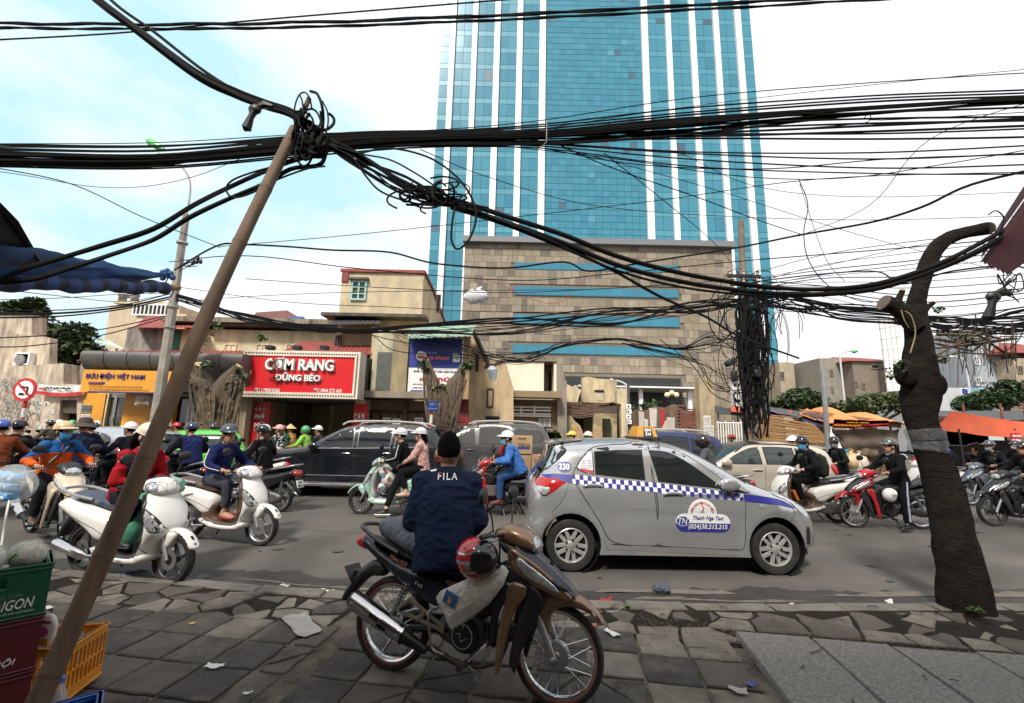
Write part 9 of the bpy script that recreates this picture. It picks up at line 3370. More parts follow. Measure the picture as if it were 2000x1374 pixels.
p_,pi_=pN('man in black tracksuit with white striped trousers and grey helmet, foot on the road',l_,z_,(-.30,0,.86),8,UG,{1:(-.06,.36,.085),-1:UF[-1]},jK='#0c0d10',tR='#0b0c0e',shoes='#101013',helm=('half',M('helmet_olive',(.10,.10,.085),.3,.2,.08,5,coat=.3),BK),yaw=-3,pitch=2,voxel=.014,fine=True,feetdir={1:(1,.25)})
so_(p_,'trouser_stripe',[pi_['P']+Ve((.02,.178,-.02)),pi_['KN'][1]+Ve((-.01,.070,.02)),pi_['KN'][1].lerp(pi_['FT'][1],.55)+Ve((.0,.062,0)),pi_['FT'][1]+Ve((.0,.052,.06))],cloth('#9d9fb5'),.016,6)
so_(p_,'shoulder_stripe',[pi_['N']+Ve((-.02,.08,.0)),pi_['SH'][1]+Ve((-.05,.02,.062)),pi_['SH'][1]+Ve((-.06,.078,.0))],cloth('#b9bcc4'),.012)
so_(p_,'shirt_collar',[pi_['N']+Ve((.075,-.05,.03)),pi_['N']+Ve((.082,0,.0)),pi_['N']+Ve((.075,.05,.03))],cloth('#9aa6bd'),.014)
l_,z_=on(B['masked'])
pN('rider in black with black helmet and grey mask beside the tracksuit man',l_,z_,(-.20,0,.865),8,SG,SF,jK='#101114',tR='#111216',helm=('half',BLKP,BK),mask='#6f747c',yaw=30,pitch=6,voxel=.016,fine=True)
l_,z_=on(B['greywave'])
pN('rider in black puffer jacket with dark helmet and grey mask at the right',l_,z_,(-.28,0,.86),12,UG,UF,jK='#101115',tR='#14151a',helm=('cap',M('helmet_bluegrey',(.045,.065,.09),.3,0,.06,5,coat=.4),BK),mask='#8d93a0',yaw=4,pitch=2,bulk=1.12,voxel=.016,jfold=.02,fine=True)
l_,z_=on(B['yam'])
pN('rider in black leather jacket on the black motorbike cut off by the right edge',l_,z_,(-.30,0,.86),10,UG,UF,jK='#0c0c0e',tR='#12131a',helm=('half',BLKP,BK),voxel=.016)
l_,z_=on(B['couple2'])
pN('rider in long red raincoat and white helmet beside the trunk',l_,z_,(-.14,0,.865),10,SG,SF,jK='#d01522',tR='#c01420',helm=('half','d8d8d8',LW),yaw=20,pitch=10,hem=.14,voxel=.016,skin=SKIN2)
p_,pi_=pN('woman in purple blouse and white and blue helmet riding pillion',l_,z_,(-.48,0,.90),6,{1:(-.14,.16,.95),-1:(-.14,-.16,.95)},{1:(-.22,.22,.46),-1:(-.22,-.22,.44)},jK='#2c1a6e',tR='#141218',helm=('half',LW,LW,M('helmet_blue',(.05,.09,.42),.25,0,.05,4,coat=.4)),hair='brown',yaw=16,pitch=2,grips=False,voxel=.016,hem=.10,skin=SKIN2,knee={1:(.9,.3,.4),-1:(.9,-.3,.4)})
bp=thing('backpack','black backpack worn by the woman in the purple blouse','backpack',l_,z_)
m=MB()
etube(m,[(-.68,0,.92),(-.71,0,.96),(-.72,0,1.1),(-.69,0,1.24),(-.66,0,1.3)],[.10,.14,.15,.12,.05],[.05,.09,.10,.08,.04],(0,1,0),14)
m.bd('pack',cloth('#15161a'),bp)
# --- the crowd beyond: each rider with a bike of his own
def cpt(o,parent=None):
 c=o.copy()
 COL.objects.link(c)
 c.parent=parent
 for ch in KID.get(o.name,()):
  cpt(ch,c)
 return c
flush()
KID={}
for o in bpy.data.objects:
 if o.parent:
  KID.setdefault(o.parent.name,[]).append(o)
SRC=[B['blackrear'],B['navy'],B['masked'],B['sun'],B['redblue']]
def crd(label,bikelabel,px,Y,heading,src=0,helm=('half',BLKP,BK),ztop=1.60,standing=False,**kw):
 p=dp(px[0],px[1],Y)
 h=R(heading)
 loc=(p.x+.16*cos(h),Y+.16*sin(h),ZR)
 if bikelabel:
  b=cpt(SRC[src])
  b.location=loc
  b.rotation_euler=(0,0,h)
  b['label']=bikelabel
  b['group']='motorbikes in the traffic jam'
 und=src in(3,4)
 return pN(label,loc,h,(-.24,0,.865),10,UG if und else SG,UF if und else SF,helm=helm,voxel=.023,group='riders in the traffic jam',**kw)
HW='d2d2d0'
crd('rider in brown jacket and blue helmet cut off by the left edge','motorbike under the brown jacket rider at the left edge',(4,836),8.0,140,3,('half',M('helmet_blue',None),BK),jK='#7a3d22')
p_,pi_=crd('rider in black jacket with red trim and black helmet at the far left','dark scooter of the black and red jacket rider',(34,836),8.5,110,0,('half',BLKP,BK),jK='#131317')
jk2=pi_['jacket']
so_(p_,'back_lettering_bar',[(-.36,.14,1.16),(-.375,0,1.18),(-.36,-.14,1.16)],cloth('#a51c22'),.014)
so_(p_,'shoulder_trim',[pi_['N']+Ve((-.03,.08,.01)),pi_['SH'][1]+Ve((-.04,.05,.05)),pi_['EL'][1]+Ve((-.05,.04,.03))],cloth('#a51c22'),.010)
BKY=8.3
p=dp(160,838,BKY)
bic=thing('bicycle','old black bicycle of the man in the brown bucket hat','bicycle',(p.x,BKY,ZR),R(150))
for x in(-.52,.52):
 m=MB().lathe([(.33,.016),(.345,.0),(.33,-.016),(.318,0),(.33,.016)],40,'y')
 w_=m.bd('wheel',RUB,bic,loc=(x,0,.34))
 m=MB()
 for i in range(20):
  a=2*pi*i/20
  m.tube([(.02*cos(a+1),.02*(i%2-.5),.02*sin(a+1)),(.32*cos(a),0,.32*sin(a))],.0015,3)
 m.bd('spokes',CHROME,w_,kind='stuff')
m=MB()
for a,b_ in(((-.52,.34),(-.08,.30)),((-.08,.30),(-.20,.78)),((-.18,.72),(.36,.80)),((-.08,.30),(.34,.70)),((-.52,.34),(-.18,.72)),((.52,.34),(.35,.85)),((.35,.85),(.33,.95))):
 m.tube([(a[0],0,a[1]),(b_[0],0,b_[1])],.016,8)
m.bd('frame',BLKP,bic)
MB().tube(sm3([(.18,-.28,1.0),(.30,-.2,1.02),(.34,0,.96),(.30,.2,1.02),(.18,.28,1.0)],4),.012,8).bd('handlebar',CHROME,bic)
pp(bic,'saddle',[(-.34,.84),(-.20,.86),(-.02,.83),(-.06,.80),(-.30,.80)],.07,.03,SEATB)
m=MB()
for i in range(5):
 m.tube([(-.75,-.08+.04*i,.74),(-.40,-.08+.04*i,.74)],.006,4)
m.bd('carrier',BK,bic,kind='stuff')
pN('man in navy jacket and wide brown bucket hat cycling away',(p.x,BKY,ZR),R(150),(-.20,0,.92),8,{-1:(.18,-.26,1.02),1:(.18,.26,1.02)},{-1:(-.06,-.14,.22),1:(-.02,.14,.44)},jK='#161d33',tR='#1a1c22',helm=('bucket',M('hat_brown',(.085,.062,.05),.95,0,.2,20,bump=.3)),yaw=15,voxel=.016,bulk=1.08)
crd('rider with beige sleeves and yellow and black helmet beyond the bucket hat man','scooter of the beige sleeved rider',(180,838),9.5,165,1,('half',BLKP,BK,M('helmet_yellow',(.62,.48,.22),.3,0,.05,4)),jK='#a39a86')
crd('rider in dark jacket with red and white striped helmet left of the bamboo pole','scooter of the red and white helmet rider',(258,836),9.0,165,1,('half',LW,LW,M('helmet_red',(.52,.03,.05),.25,0,.05,4,coat=.4)),jK='#171b26',yaw=10)
crd('far rider with black and white helmet beyond the silver hatchback roof','far scooter beyond the silver hatchback, left of two',(100,836),14.2,178,0,('half',BLKP,BK,LW),jK='#4a4640')
crd('far rider with orange and white helmet beyond the silver hatchback roof','far scooter beyond the silver hatchback, right of two',(117,834),14.9,178,2,('half',LW,LW,M('helmet_orange',(.62,.20,.05),.3,0,.05,4)),jK='#6a5a48')
crd('far rider with green helmet beyond the silver hatchback roof','far motorbike of the green helmet rider by the orange wall',(141,838),15.2,178,3,('half',M('helmet_green',(.05,.32,.12),.3,0,.05,4,coat=.3),BK),jK='#2a5a36')
crd('far rider with white and black helmet by the post office door','far scooter by the post office door',(190,835),14.6,178,1,('half',LW,BK,BLKP),jK='#34302c')
crd('far rider with pink helmet behind the green taxi','far scooter behind the green taxi, leftmost',(308,836),15.4,178,0,('half',M('helmet_pink',(.62,.10,.22),.3,0,.05,4),BK),jK='#302a2a')
crd('far rider with white and blue helmet behind the green taxi','far scooter behind the green taxi, middle one',(328,840),14.9,178,2,('half',LW,LW,M('helmet_blue',None)),jK='#26304a')
crd('far rider with glossy red helmet behind the green taxi','far motorbike behind the green taxi, rightmost',(347,842),14.3,178,4,('half',M('helmet_red',None),BK),jK='#3a3430')
crd('rider in black with black helmet in front of the matted fig tree','scooter in front of the matted fig tree',(418,842),11.8,165,0,('half',BLKP,BK),jK='#15151a')
crd('rider in olive grey jacket and white helmet right of the matted fig tree','scooter of the olive grey jacket rider',(450,838),11.2,168,1,('half',HW,LW),jK='#3f3f38')
crd('rider in grey jacket and white helmet beside the woman in the black dress','scooter of the grey jacket rider',(521,836),10.9,160,2,('half',HW,LW),jK='#55565a')
FLW=M('flower_print',(.35,.35,.37),.9,0,.9,9)
crd('rider in black and white patterned blouse and pink cap helmet before the restaurant','scooter of the pink helmet rider',(547,850),13.0,172,0,('cap',M('helmet_rose',(.66,.30,.32),.4,0,.05,4),M('helmet_rose',None)),jmats=(cloth('#131318'),cloth('#c9c9cc')),jfn=lambda c:1 if nns.noise(c*22)>.08 else 0,hair='brown')
crd('person in green top and brown hat before the restaurant','scooter of the brown hat rider',(556,838),15.0,178,1,('softcap',cloth('#6b5a3e')),jK='#1f6b45')
crd('person in a conical straw hat before the dark restaurant front','scooter of the straw hat rider',(569,842),15.6,170,3,('conical',M('straw',(.58,.42,.22),.8,0,.15,20)),jK='#b08a50')
crd('delivery rider in light green jacket and green helmet before the dark restaurant front','red motorbike of the green jacket delivery rider',(597,852),13.2,176,4,('open',M('helmet_green',None),BK),jK='#7fae4a')
crd('far rider with white cap helmet just behind the black SUV bonnet','far scooter behind the black SUV bonnet',(624,842),13.8,178,2,('cap',HW,LW),jK='#3a3a3c')
crd('rider in black with white helmet carrying leafy plants behind the grey SUV','scooter loaded with leafy plants',(1062,856),14.6,178,0,('half',HW,LW),jK='#18181b')
crd('rider in navy jacket and yellow and black helmet beyond the taxi roof','motorbike of the yellow helmet rider beyond the taxi',(1120,848),12.8,178,3,('half',M('helmet_amber',(.70,.48,.04),.3,0,.05,4,coat=.3),BK,BLKP),jK='#171c2c')
crd('rider in beige coat with cream helmet and blue mask beyond the taxi roof','scooter of the cream helmet rider beyond the taxi',(1152,858),12.5,178,2,('half',M('helmet_cream',None),LW),mask='#3d8fc8',jK='#9a8260',yaw=25)
crd('rider in grey jacket and black full face helmet with red flash','scooter of the full face helmet rider between taxi and blue SUV',(1379,876),9.2,150,0,('full',BLKP,BK,M('helmet_red',None)),jK='#4c4d50')
crd('far rider with red helmet beyond the sand coloured hatchback','far motorbike beyond the sand coloured hatchback',(1432,862),15.5,178,4,('half',M('helmet_red',None),BK),jK='#332a28')
crd('rider in navy jacket with white and sky blue helmet and black mask','scooter of the rider in the white and sky blue helmet',(1552,862),10.6,178,1,('half',LW,LW,M('helmet_sky',(.12,.40,.66),.3,0,.05,4)),mask='#17181c',jK='#171d3c',yaw=12)
crd('rider with black helmet just behind the puffer jacket rider','motorbike just behind the puffer jacket rider',(1984,860),13.9,178,3,('half',BLKP,BK),mask='#9aa0ac',jK='#17181c')
w=gp(1645,937)
pN('woman walking in navy jacket, black beanie and crimson trousers by the stall',(w.x,w.y,ZR),R(170),(0,0,.86),3,{1:(.05,.26,.86),-1:(.12,-.24,.90)},{1:(.14,.10,.085),-1:(-.16,-.10,.10)},jmats=(cloth('#141c36'),cloth('#2288b8')),jfn=lambda c:1 if c.y>.12 and c.z<1.15 else 0,tR='#8a1030',helm=('beanie',cloth('#101012')),grips=False,voxel=.018,yaw=-20,hem=.06,skin=SKIN2)
w=dp(1908,880,16.5)
pN('stall keeper in black crouching in the shade behind the purple blouse woman',(w.x,16.5,.10),R(200),(0,0,.45),14,{1:(.30,.12,.62),-1:(.30,-.12,.62)},{1:(.26,.12,.085),-1:(.26,-.12,.085)},jK='#15151a',tR='#1a1614',hair='short',grips=False,voxel=.018)
MB().box((w.x,16.5,.24),(.34,.3,.26),bev=.01).bd('stool',REDP,label='low red plastic stool under the crouching stall keeper',cat='stool')
# --- THINGS CARRIED, CRATES, LITTER
def crate(label,loc,rz,w,d,h,mat,rows=(),lattice=False,slots=True):
 t=thing('crate',label,'crate',loc,rz)
 th=.012
 def wall(nm,L_,T_,slot):
  m=MB()
  if lattice:
   m.box((0,0,.03),(L_,th,.06))
   m.box((0,0,h-.025),(L_,th,.05))
   k=int(L_/.035)
   for i in range(k+1):
    m.box((-L_/2+L_*i/k,0,h/2),(.010,th*.9,h-.1))
   m.box((0,0,h*.5),(L_-.01,th*.8,.012))
  else:
   s0,s1=h*.60,h*.80
   sw=.075
   m.box((0,0,s0/2),(L_,th,s0))
   m.box((0,0,(s1+h)/2),(L_,th,h-s1))
   if slot:
    for sd in(-1,1):
     m.box((sd*(sw+(L_/2-sw)/2),0,(s0+s1)/2),(L_/2-sw,th,s1-s0))
   else:
    m.box((0,0,(s0+s1)/2),(L_,th,s1-s0))
  o=m.bd(nm,mat,t)
  o.matrix_local=T_
  r_=MB()
  for z in(.006,h-.006)+(()if lattice else(h*.90,)):
   r_.box((0,0,z),(L_+.014,th+.014,.012),bev=.003)
  r_.bd('rim',mat,o,kind='stuff')
  return o
 f=wall('wall',w,MT((0,-d/2,0)),slots)
 wall('wall',w,MT((0,d/2,0))@MR(pi,4,'Z'),slots)
 wall('wall',d,MT((w/2,0,0))@MR(pi/2,4,'Z'),slots)
 wall('wall',d,MT((-w/2,0,0))@MR(-pi/2,4,'Z'),slots)
 MB().box((0,0,.012),(w,d,.012)).bd('floor',mat,t)
 for(s_,x,z,tw,thh,m_,sh)in rows:
  text(s_,t,LT,tw,thh,m_,(x,-d/2-th/2-.003,z),(R(90),0,0),.002,.008,sh)
 return t
def vert_depth(pt,pb_,h):
 a,c=ray(*pt),ray(*pb_)
 return h/(a.z/a.y-c.z/c.y)
HC=.262
Yc=vert_depth((102,1098),(79,1199),HC)
e=dp(102,1098,Yc)
CR=R(47)
CW,CD=.46,.34
def c2l(p,z,w,d,rz):
 c=Ve((w/2,-d/2,0))
 c.rotate(Euler((0,0,rz)))
 return(p.x-c.x,p.y-c.y,z)
zt=e.z
GREEN=M('crate_green',(.010,.085,.040),.45,0,.15,6,dirt=.4,dC=(.02,.05,.035))
MARN=M('crate_maroon',(.105,.012,.016),.45,0,.15,6,dirt=.4,dC=(.06,.03,.03))
crate('dark green beer crate on top of the stack at the left edge',c2l(e,zt-HC,CW,CD,CR),CR,CW,CD,HC,GREEN,(('SAIGON',.105,.075,.165,.050,LW,.2),('THÀNH PHỐ HỒ CHÍ MINH',.10,.035,.18,.014,ink('#b9c9be'),.0),('BIA SÀI GÒN',.075,.12,.13,.022,M('faded_green',(.12,.22,.16),.6,0,.1,5),.1)))
crate('maroon beer crate in the middle of the stack at the left edge',c2l(e,zt-2*HC-.004,CW,CD,CR),CR,CW,CD,HC,MARN,(('HABECO',.04,.105,.12,.024,LW,.1),('HÀ NỘI',.075,.06,.17,.042,LW,.2)))
z3=zt-3*HC-.008
crate('maroon beer crate at the bottom of the stack at the left edge',c2l(e,z3,CW,CD,CR),CR,CW,CD,HC,MARN,(('HÀ NỘI',.085,.055,.20,.045,LW,.2),))
if z3>.02:
 MB().box((0,0,0),(CW,CD,z3-.004),bev=.01).bd('plinth',CONC,loc=(c2l(e,0,CW,CD,CR)[0],c2l(e,0,CW,CD,CR)[1],z3/2),rot=(0,0,CR),label='low concrete block under the stack of beer crates',cat='block')
BOT=M('bottle_brown',(.035,.016,.006),.1,0,.2,8,coat=.5)
bp_=[(0,0),(.030,.0),(.032,.01),(.032,.14),(.022,.19),(.013,.21),(.013,.245),(.016,.247),(.014,.255),(0,.255)]
bm_=MB().lathe(bp_,14,'z').mesh('bottle',BOT)
cl_=c2l(e,zt-2*HC+.012,CW,CD,CR)
for i in range(4):
 for j in range(2):
  c=Ve((-.15+i*.10,-.10+j*.12,0))
  c.rotate(Euler((0,0,CR)))
  put('beer_bottle',bm_,None,(cl_[0]+c.x,cl_[1]+c.y,cl_[2]),None,(1,1,.92),'brown beer bottle standing inside the middle maroon crate','bottle','beer bottles in the maroon crate')
FILMC=M('clear_bag',(.70,.71,.72),.18,0,.2,6,bump=.8,bS=26,alpha=.34,coat=.6,spec=.8)
top_=c2l(e,zt,CW,CD,CR)
for i,(dx,dy,s_,c_)in enumerate(((.13,-.05,.085,'#e0cfae'),(-.02,-.06,.085,'#ddd0b4'),(-.15,.0,.09,'#dcd2bb'))):
 c=Ve((dx,dy,0))
 c.rotate(Euler((0,0,CR)))
 t=thing('food_bag',('right hand clear bag of pale food on the green crate','middle clear bag of pale food on the green crate','left hand clear bag of pale food on the green crate')[i],'bag',(top_[0]+c.x,top_[1]+c.y,zt+.0))
 m=MB().ell((0,0,.035),(s_,s_*.9,.062),16,10)
 m.v=[(v[0]*(1+.12*n2(v[0]*30,v[1]*30+i,1)),v[1],v[2]+.010*n2(v[0]*40+i,v[1]*40,1))for v in m.v]
 m.bd('contents',M('food_'+c_,c_,.8,0,.6,45,bump=.6),t,sharp=80)
 m=MB().ell((0,0,.035),(s_*1.1,s_*1.0,.072),18,12)
 m.v=[(v[0]*(1+.14*n2(v[0]*24,v[1]*24+i,1)),v[1]*(1+.1*n2(v[2]*40,v[1]*24+i,1)),v[2]+.016*n2(v[0]*30+i,v[1]*30,1))for v in m.v]
 m.bd('film',FILMC,t,sharp=25)
 MB().tube(sm3([(-.05,-s_*.98,.05),(-.02,-s_*1.0,.02),(.03,-s_*.98,.06)],4),.006,5).bd('green_print',ink('#4f9a4a'),t)
YO=2.8
oc=dp(138,1262,YO)
OR=M('crate_orange',(.62,.24,.018),.45,0,.1,6,dirt=.3,dC=(.3,.13,.03))
crate('orange lattice crate behind the beer crates',c2l(oc,max(.005,oc.z-.30),.44,.32,R(12)),R(12),.44,.32,.30,OR,lattice=True)
t=thing('snack_pack','pink and white snack packet standing in the orange crate','packet',dp(92,1232,YO-.05))
m=MB()
puff(m,smo([(-.035,-.07),(-.04,.07),(.04,.072),(.035,-.07)],3),.018,.03,.03)
m.bd('wrapper',M('pack_white',(.66,.62,.58),.35,0,.15,9,coat=.3),t)
m=MB().lathe([(0,-.0205),(.026,-.020),(.026,-.0195)],16,'y')
m.bd('pink_print',ink('#c8508a'),t)
MB().box((0,-.017,-.05),(.06,.004,.03)).bd('orange_print',OR,t)
MB().box((0,-.017,.05),(.055,.004,.012)).bd('red_print',ink('#b02a2a'),t)
YB2=1.98
bc=dp(188,1428,YB2)
BLUC=M('crate_blue',(.012,.085,.34),.4,0,.1,6,dirt=.3,dC=(.02,.05,.15))
crate('bright blue plastic crate at the foot of the bamboo pole',c2l(bc,bc.z-.20,.44,.34,R(40)),R(40),.44,.34,.20,BLUC)
t=thing('plastic_bottle','empty clear plastic bottle standing in the blue crate','bottle',(dp(112,1372,YB2+.2).x,YB2+.2,bc.z-.16))
MB().lathe([(0,0),(.030,0),(.034,.012),(.031,.04),(.034,.07),(.031,.10),(.034,.14),(.028,.18),(.013,.215),(.013,.24),(0,.24)],18,'z').bd('body',M('clear_pet',(.55,.60,.63),.08,0,.1,8,alpha=.42,coat=.8,spec=.9),t)
MB().lathe([(.0145,.225),(.0145,.245),(0,.246)],14,'z').bd('cap',ink('#3d6fb0'),t)
# --- hung on the foreground motorbike
TB_H=HB.matrix_basis.copy()
def onbike(p):
 return TB_H@Ve(p)
t=thing('helmet','red and silver motorcycle helmet hanging from the bronze motorbike handlebar','helmet',onbike((.115,-.27,.845)),HANG)
T_=MR(R(-8),4,'Z')@MR(R(14),4,'X')
RH=M('helmet_gloss_red',(.46,.012,.018),.12,0,.06,5,coat=.9)
SH_=M('helmet_gloss_silver',(.45,.45,.46),.18,.5,.05,5,coat=.7)
sh_=MB().ell((0,0,0),(.125,.108,.125),28,18,0,T_,None,-.72,1).bd('shell',RH,t)
for z0_,z1_,mt,k_ in((.18,.34,SH_,1.012),(-.30,-.16,SH_,1.012),(.60,.68,SH_,1.012)):
 m=MB()
 n=28
 for a in range(n):
  for z in(z0_,z1_):
   zz=z+.16*sin(2*pi*a/n+1)
   w=2*pi*a/n
   c_=cos(math.asin(max(-.95,min(.95,zz))))
   m.v.append(tuple(T_@Ve((.125*k_*c_*cos(w),.108*k_*c_*sin(w),.125*k_*zz))))
 for a in range(n):
  b_=(a+1)%n
  m.f.append((a*2,b_*2,b_*2+1,a*2+1))
  m.m.append(0)
 m.bd('stripe',mt,sh_)
m=MB().ell((.035,0,.01),(.118,.106,.105),20,12,0,T_)
m.bd('visor',M('visor_black',(.008,.008,.009),.12,0,0,coat=.5),sh_)
MB().lathe([(0,0),(.018,0),(.018,.01),(0,.012)],14,'y',(0,0,0),0,T_@MT((.01,-.112,.0))).bd('visor_hub',CHROME,sh_)
MB().tube(sm3([(.0,.05,.02),(.02,.10,.09),(.04,.16,.13)],4),.006,5).bd('strap',BK,sh_)
BAGW=M('white_fabric_bag',(.68,.65,.60),.8,0,.25,9,bump=.7,bS=28,dirt=.4,dC=(.34,.30,.25))
t=thing('bag','dirty white shopping bag with blue label hanging on the bronze motorbike','bag',onbike((.10,-.20,.60)),HANG)
m=MB()
etube(m,[(.20,0,.19),(.15,-.01,.13),(.06,-.02,.06),(-.06,-.025,-.02),(-.16,-.02,-.085),(-.20,-.012,-.115)],[.025,.055,.085,.105,.115,.105],[.016,.034,.046,.044,.028,.008],(-.55,0,.85),24)
m.v=[(v[0]+.012*n2(v[2]*22,v[1]*20,1),v[1]+.014*n2((v[0]*.6-v[2]*.8)*40,v[2]*4,1)+.010*n2((v[0]*.6-v[2]*.8)*75+3,v[0]*7,1),v[2]+.010*n2(v[0]*26,v[1]*9,1))for v in m.v]
bg_=m.bd('sack',BAGW,t,sharp=80)
MB().box((-.135,-.068,-.01),(.085,.004,.085),rot=(R(10),R(24),0)).bd('label',M('label_blue',(.02,.16,.40),.5,0,.2,12),bg_)
MB().prism([(-.15,-.025),(-.135,.015),(-.12,-.02),(-.135,-.035)],-.076,-.073).bd('label_flame',ink('#d08040'),bg_)
for sd in(-1,1):
 MB().tube(sm3([(.13,sd*.02,.12),(.08,sd*.05,.17),(.10,sd*.05,.215),(.17,sd*.02,.19),(.19,0,.15)],5),.009,6).bd('handle',BK,bg_)
MB().tube(sm3([onbike((.24,-.17,.97)),onbike((.25,-.18,.84)),onbike((.24,-.19,.70)),onbike((.20,-.19,.66))],5),.006,6).bd('cord',BK,label='black cord hanging from the bronze motorbike handlebar to the bag',cat='cord')
# --- loads on the other bikes
def lump(name,label,cat,loc,rz,s,mat,seed=1,film=None,amp=.2,group=None):
 t=thing(name,label,cat,loc,rz,group)
 m=MB().ell((0,0,0),s,22,14)
 m.v=[tuple(Ve(v)*(1+amp*n2(v[0]*4/s[0]*.5+seed,v[2]*4/s[2]*.5+v[1]*5,1)+amp*.5*n2(v[0]*9/s[0]*.5,v[2]*9/s[2]*.5+seed,1)))for v in m.v]
 m.bd('body',mat,t,sharp=70)
 return t
l_,z_=on(B['lead'])
def rel(bk,p):
 return bk.matrix_basis@Ve(p)
GBAG=M('green_bag',(.10,.34,.22),.35,0,.25,5,bump=.6,bS=14,coat=.3)
t=lump('bag','big green plastic bag squeezed on the floor of the white scooter at the kerb','bag',rel(B['lead'],(.12,0,.60)),z_,(.17,.235,.30),GBAG,3,amp=.16)
lump('bag','pale green plastic bag behind the head of the white scooter at the kerb','bag',rel(B['lead'],(.25,.16,.93)),z_,(.13,.12,.10),M('mint_bag',(.22,.46,.36),.4,0,.2,6,bump=.5,bS=16),5,amp=.2)
gp_=dp(28,946,5.75)
t=thing('wrapped_goods','clear plastic sack full of blue paper packets at the left edge','goods',gp_,R(-24))
q=RNG(9)
PKB=[M('pack_blue_%d'%i,c,.45,0,.25,14)for i,c in enumerate(((.08,.34,.62),(.13,.46,.74),(.55,.60,.62)))]
for i in range(4):
 for j in range(3):
  m=MB().box((0,0,0),(.135,.13,.095),bev=.02)
  o=m.bd('packet',PKB[q.choice([0,0,1,1,2])],t,loc=(-.30+i*.15,-.06+q.u(-.02,.02),-.12+j*.105),rot=(q.u(-.15,.15),q.u(-.25,.25),q.u(-.2,.2)))
  MB().box((0,-.067,0),(.09,.004,.03)).bd('packet_print',M('pack_yellow',(.62,.52,.16),.5,0,.3,20)if q.random()<.4 else LW,o)
m=MB().ell((-.06,0,.0),(.40,.20,.235),24,14)
m.v=[tuple(Ve(v)*(1+.10*n2(v[0]*8,v[2]*9+v[1]*6,1)))for v in m.v]
m.bd('film',FILMC,t,sharp=25)
MB().tube(sm3([(.25,-.1,-.16),(.30,-.12,-.32),(.26,-.10,-.50),(.28,-.1,-.66)],4),.012,5).bd('tie_ribbon',LW,t)
lump('bag','black glossy plastic bag hanging before the legs of the blue and orange rider','bag',rel(B['cub'],(.14,.06,.60)),on(B['cub'])[1],(.17,.20,.22),M('black_bag',(.025,.025,.028),.2,0,.3,8,bump=1.0,bS=22,coat=.6),7,amp=.22)
l_,z_=on(B['vision'])
t=thing('child_seat','white wire child seat with blue striped cushion on the brown floored scooter','seat',l_,z_)
m=MB()
for sd in(-1,1):
 m.tube(sm3([(.02,sd*.12,.66),(.05,sd*.13,.80),(.16,sd*.13,.86),(.24,sd*.13,.84)],4),.006,5)
 m.tube([(.06,sd*.13,.80),(.22,sd*.13,.74)],.006,5)
 m.tube([(.10,sd*.12,.66),(.10,sd*.12,.34)],.007,5)
m.tube([(.05,-.13,.80),(.05,.13,.80)],.006,5)
m.tube([(.02,-.12,.66),(.02,.12,.66)],.006,5)
m.bd('wire_frame',LW,t,kind='stuff')
cu_=MB().box((.12,0,.69),(.24,.26,.05),bev=.02).bd('cushion',M('cushion_white',(.62,.62,.66),.8,0,.1,8),t)
for i in range(5):
 MB().box((.12,-.105+i*.052,.692),(.244,.022,.052),bev=.018).bd('stripe',M('cushion_blue',(.03,.07,.32),.8,0,.1,8),cu_)
l_,z_=on(B['mint'])
for i,(p_,s_,c_,lab)in enumerate((((.17,.06,.80),(.12,.15,.13),(.62,.60,.57),'upper white printed shopping bag on the mint scooter'),((.10,.12,.66),(.13,.10,.14),(.60,.58,.54),'lower white printed shopping bag hanging on the mint scooter'),((.20,.10,.50),(.09,.12,.10),(.50,.52,.55),'clear bag of red topped cans at the driver feet of the mint scooter'))):
 t=lump('bag',lab,'bag',rel(B['mint'],p_),z_,s_,M('shop_bag_%d'%i,c_,.45,0,.25,14,bump=.5,bS=26,coat=.2),11+i,amp=.18)
 for k in range(4):
  MB().box((s_[0]*rnd.u(-.5,.5),s_[1]*.98,s_[2]*rnd.u(-.5,.5)),(.05,.012,.04),rot=(0,rnd.u(-.5,.5),0)).bd('print',ink(('#b04a6a','#5a9a6a','#4a7ab0','#b03030')[k]),t)
CARD=M('cardboard',(.40,.265,.145),.85,0,.12,3,bump=.2,dirt=.25,dC=(.25,.16,.09))
INK=ink('#4a3420')
for i,(px,dY,lab)in enumerate((((1000,851,1040,888),.0,'upper brown carton with red print stacked behind the blue hooded rider'),((1003,889,1037,932),.0,'lower left brown carton behind the blue hooded rider'),((1038,889,1078,932),-.05,'lower right brown carton partly behind the taxi rear window'))):
 Y=9.0+dY
 x0,x1,z0,z1=rect(*px,Y)
 t=thing('carton',lab,'carton',((x0+x1)/2,Y+.2,z0))
 w,h=x1-x0,z1-z0
 MB().box((0,0,h/2),(w-.008,.4,h-.006),bev=.006).bd('box',CARD,t)
 if i==0:
  text('YEE-O',t,LT,w*.6,.06,INK,(.03,-.203,h*.50),ext=.002,bold=.01)
  MB().box((.03,-.203,h*.34),(w*.6,.004,.05)).bd('print_band',ink('#33407f'),t)
  MB().box((0,-.203,h*.84),(w*.4,.004,.02)).bd('print_line',INK,t)
 else:
  for k in range(5):
   MB().box((-w*.1,-.203,h*(.75-k*.11)),(w*.5,.004,.012)).bd('print_line',INK,t)
t=thing('carton_carrier','motorbike loaded with brown cartons behind the blue hooded rider','motorbike',(0,0,0))
bpy.data.objects.remove(t)
x0,x1,z0,z1=rect(1003,932,1078,940,9.0)
cb=cpt(B['sun'])
cb.location=((x0+x1)/2-.35,9.35,ZR)
cb.rotation_euler=(0,0,R(180))
cb['label']='motorbike loaded with brown cartons behind the blue hooded rider'
MB().box(((x0+x1)/2,9.2,z0-.02),(x1-x0+.1,.5,.04)).bd('load_rack',STEEL,label='steel rack under the brown cartons',cat='rack')
pc=dp(1082,872,14.2)
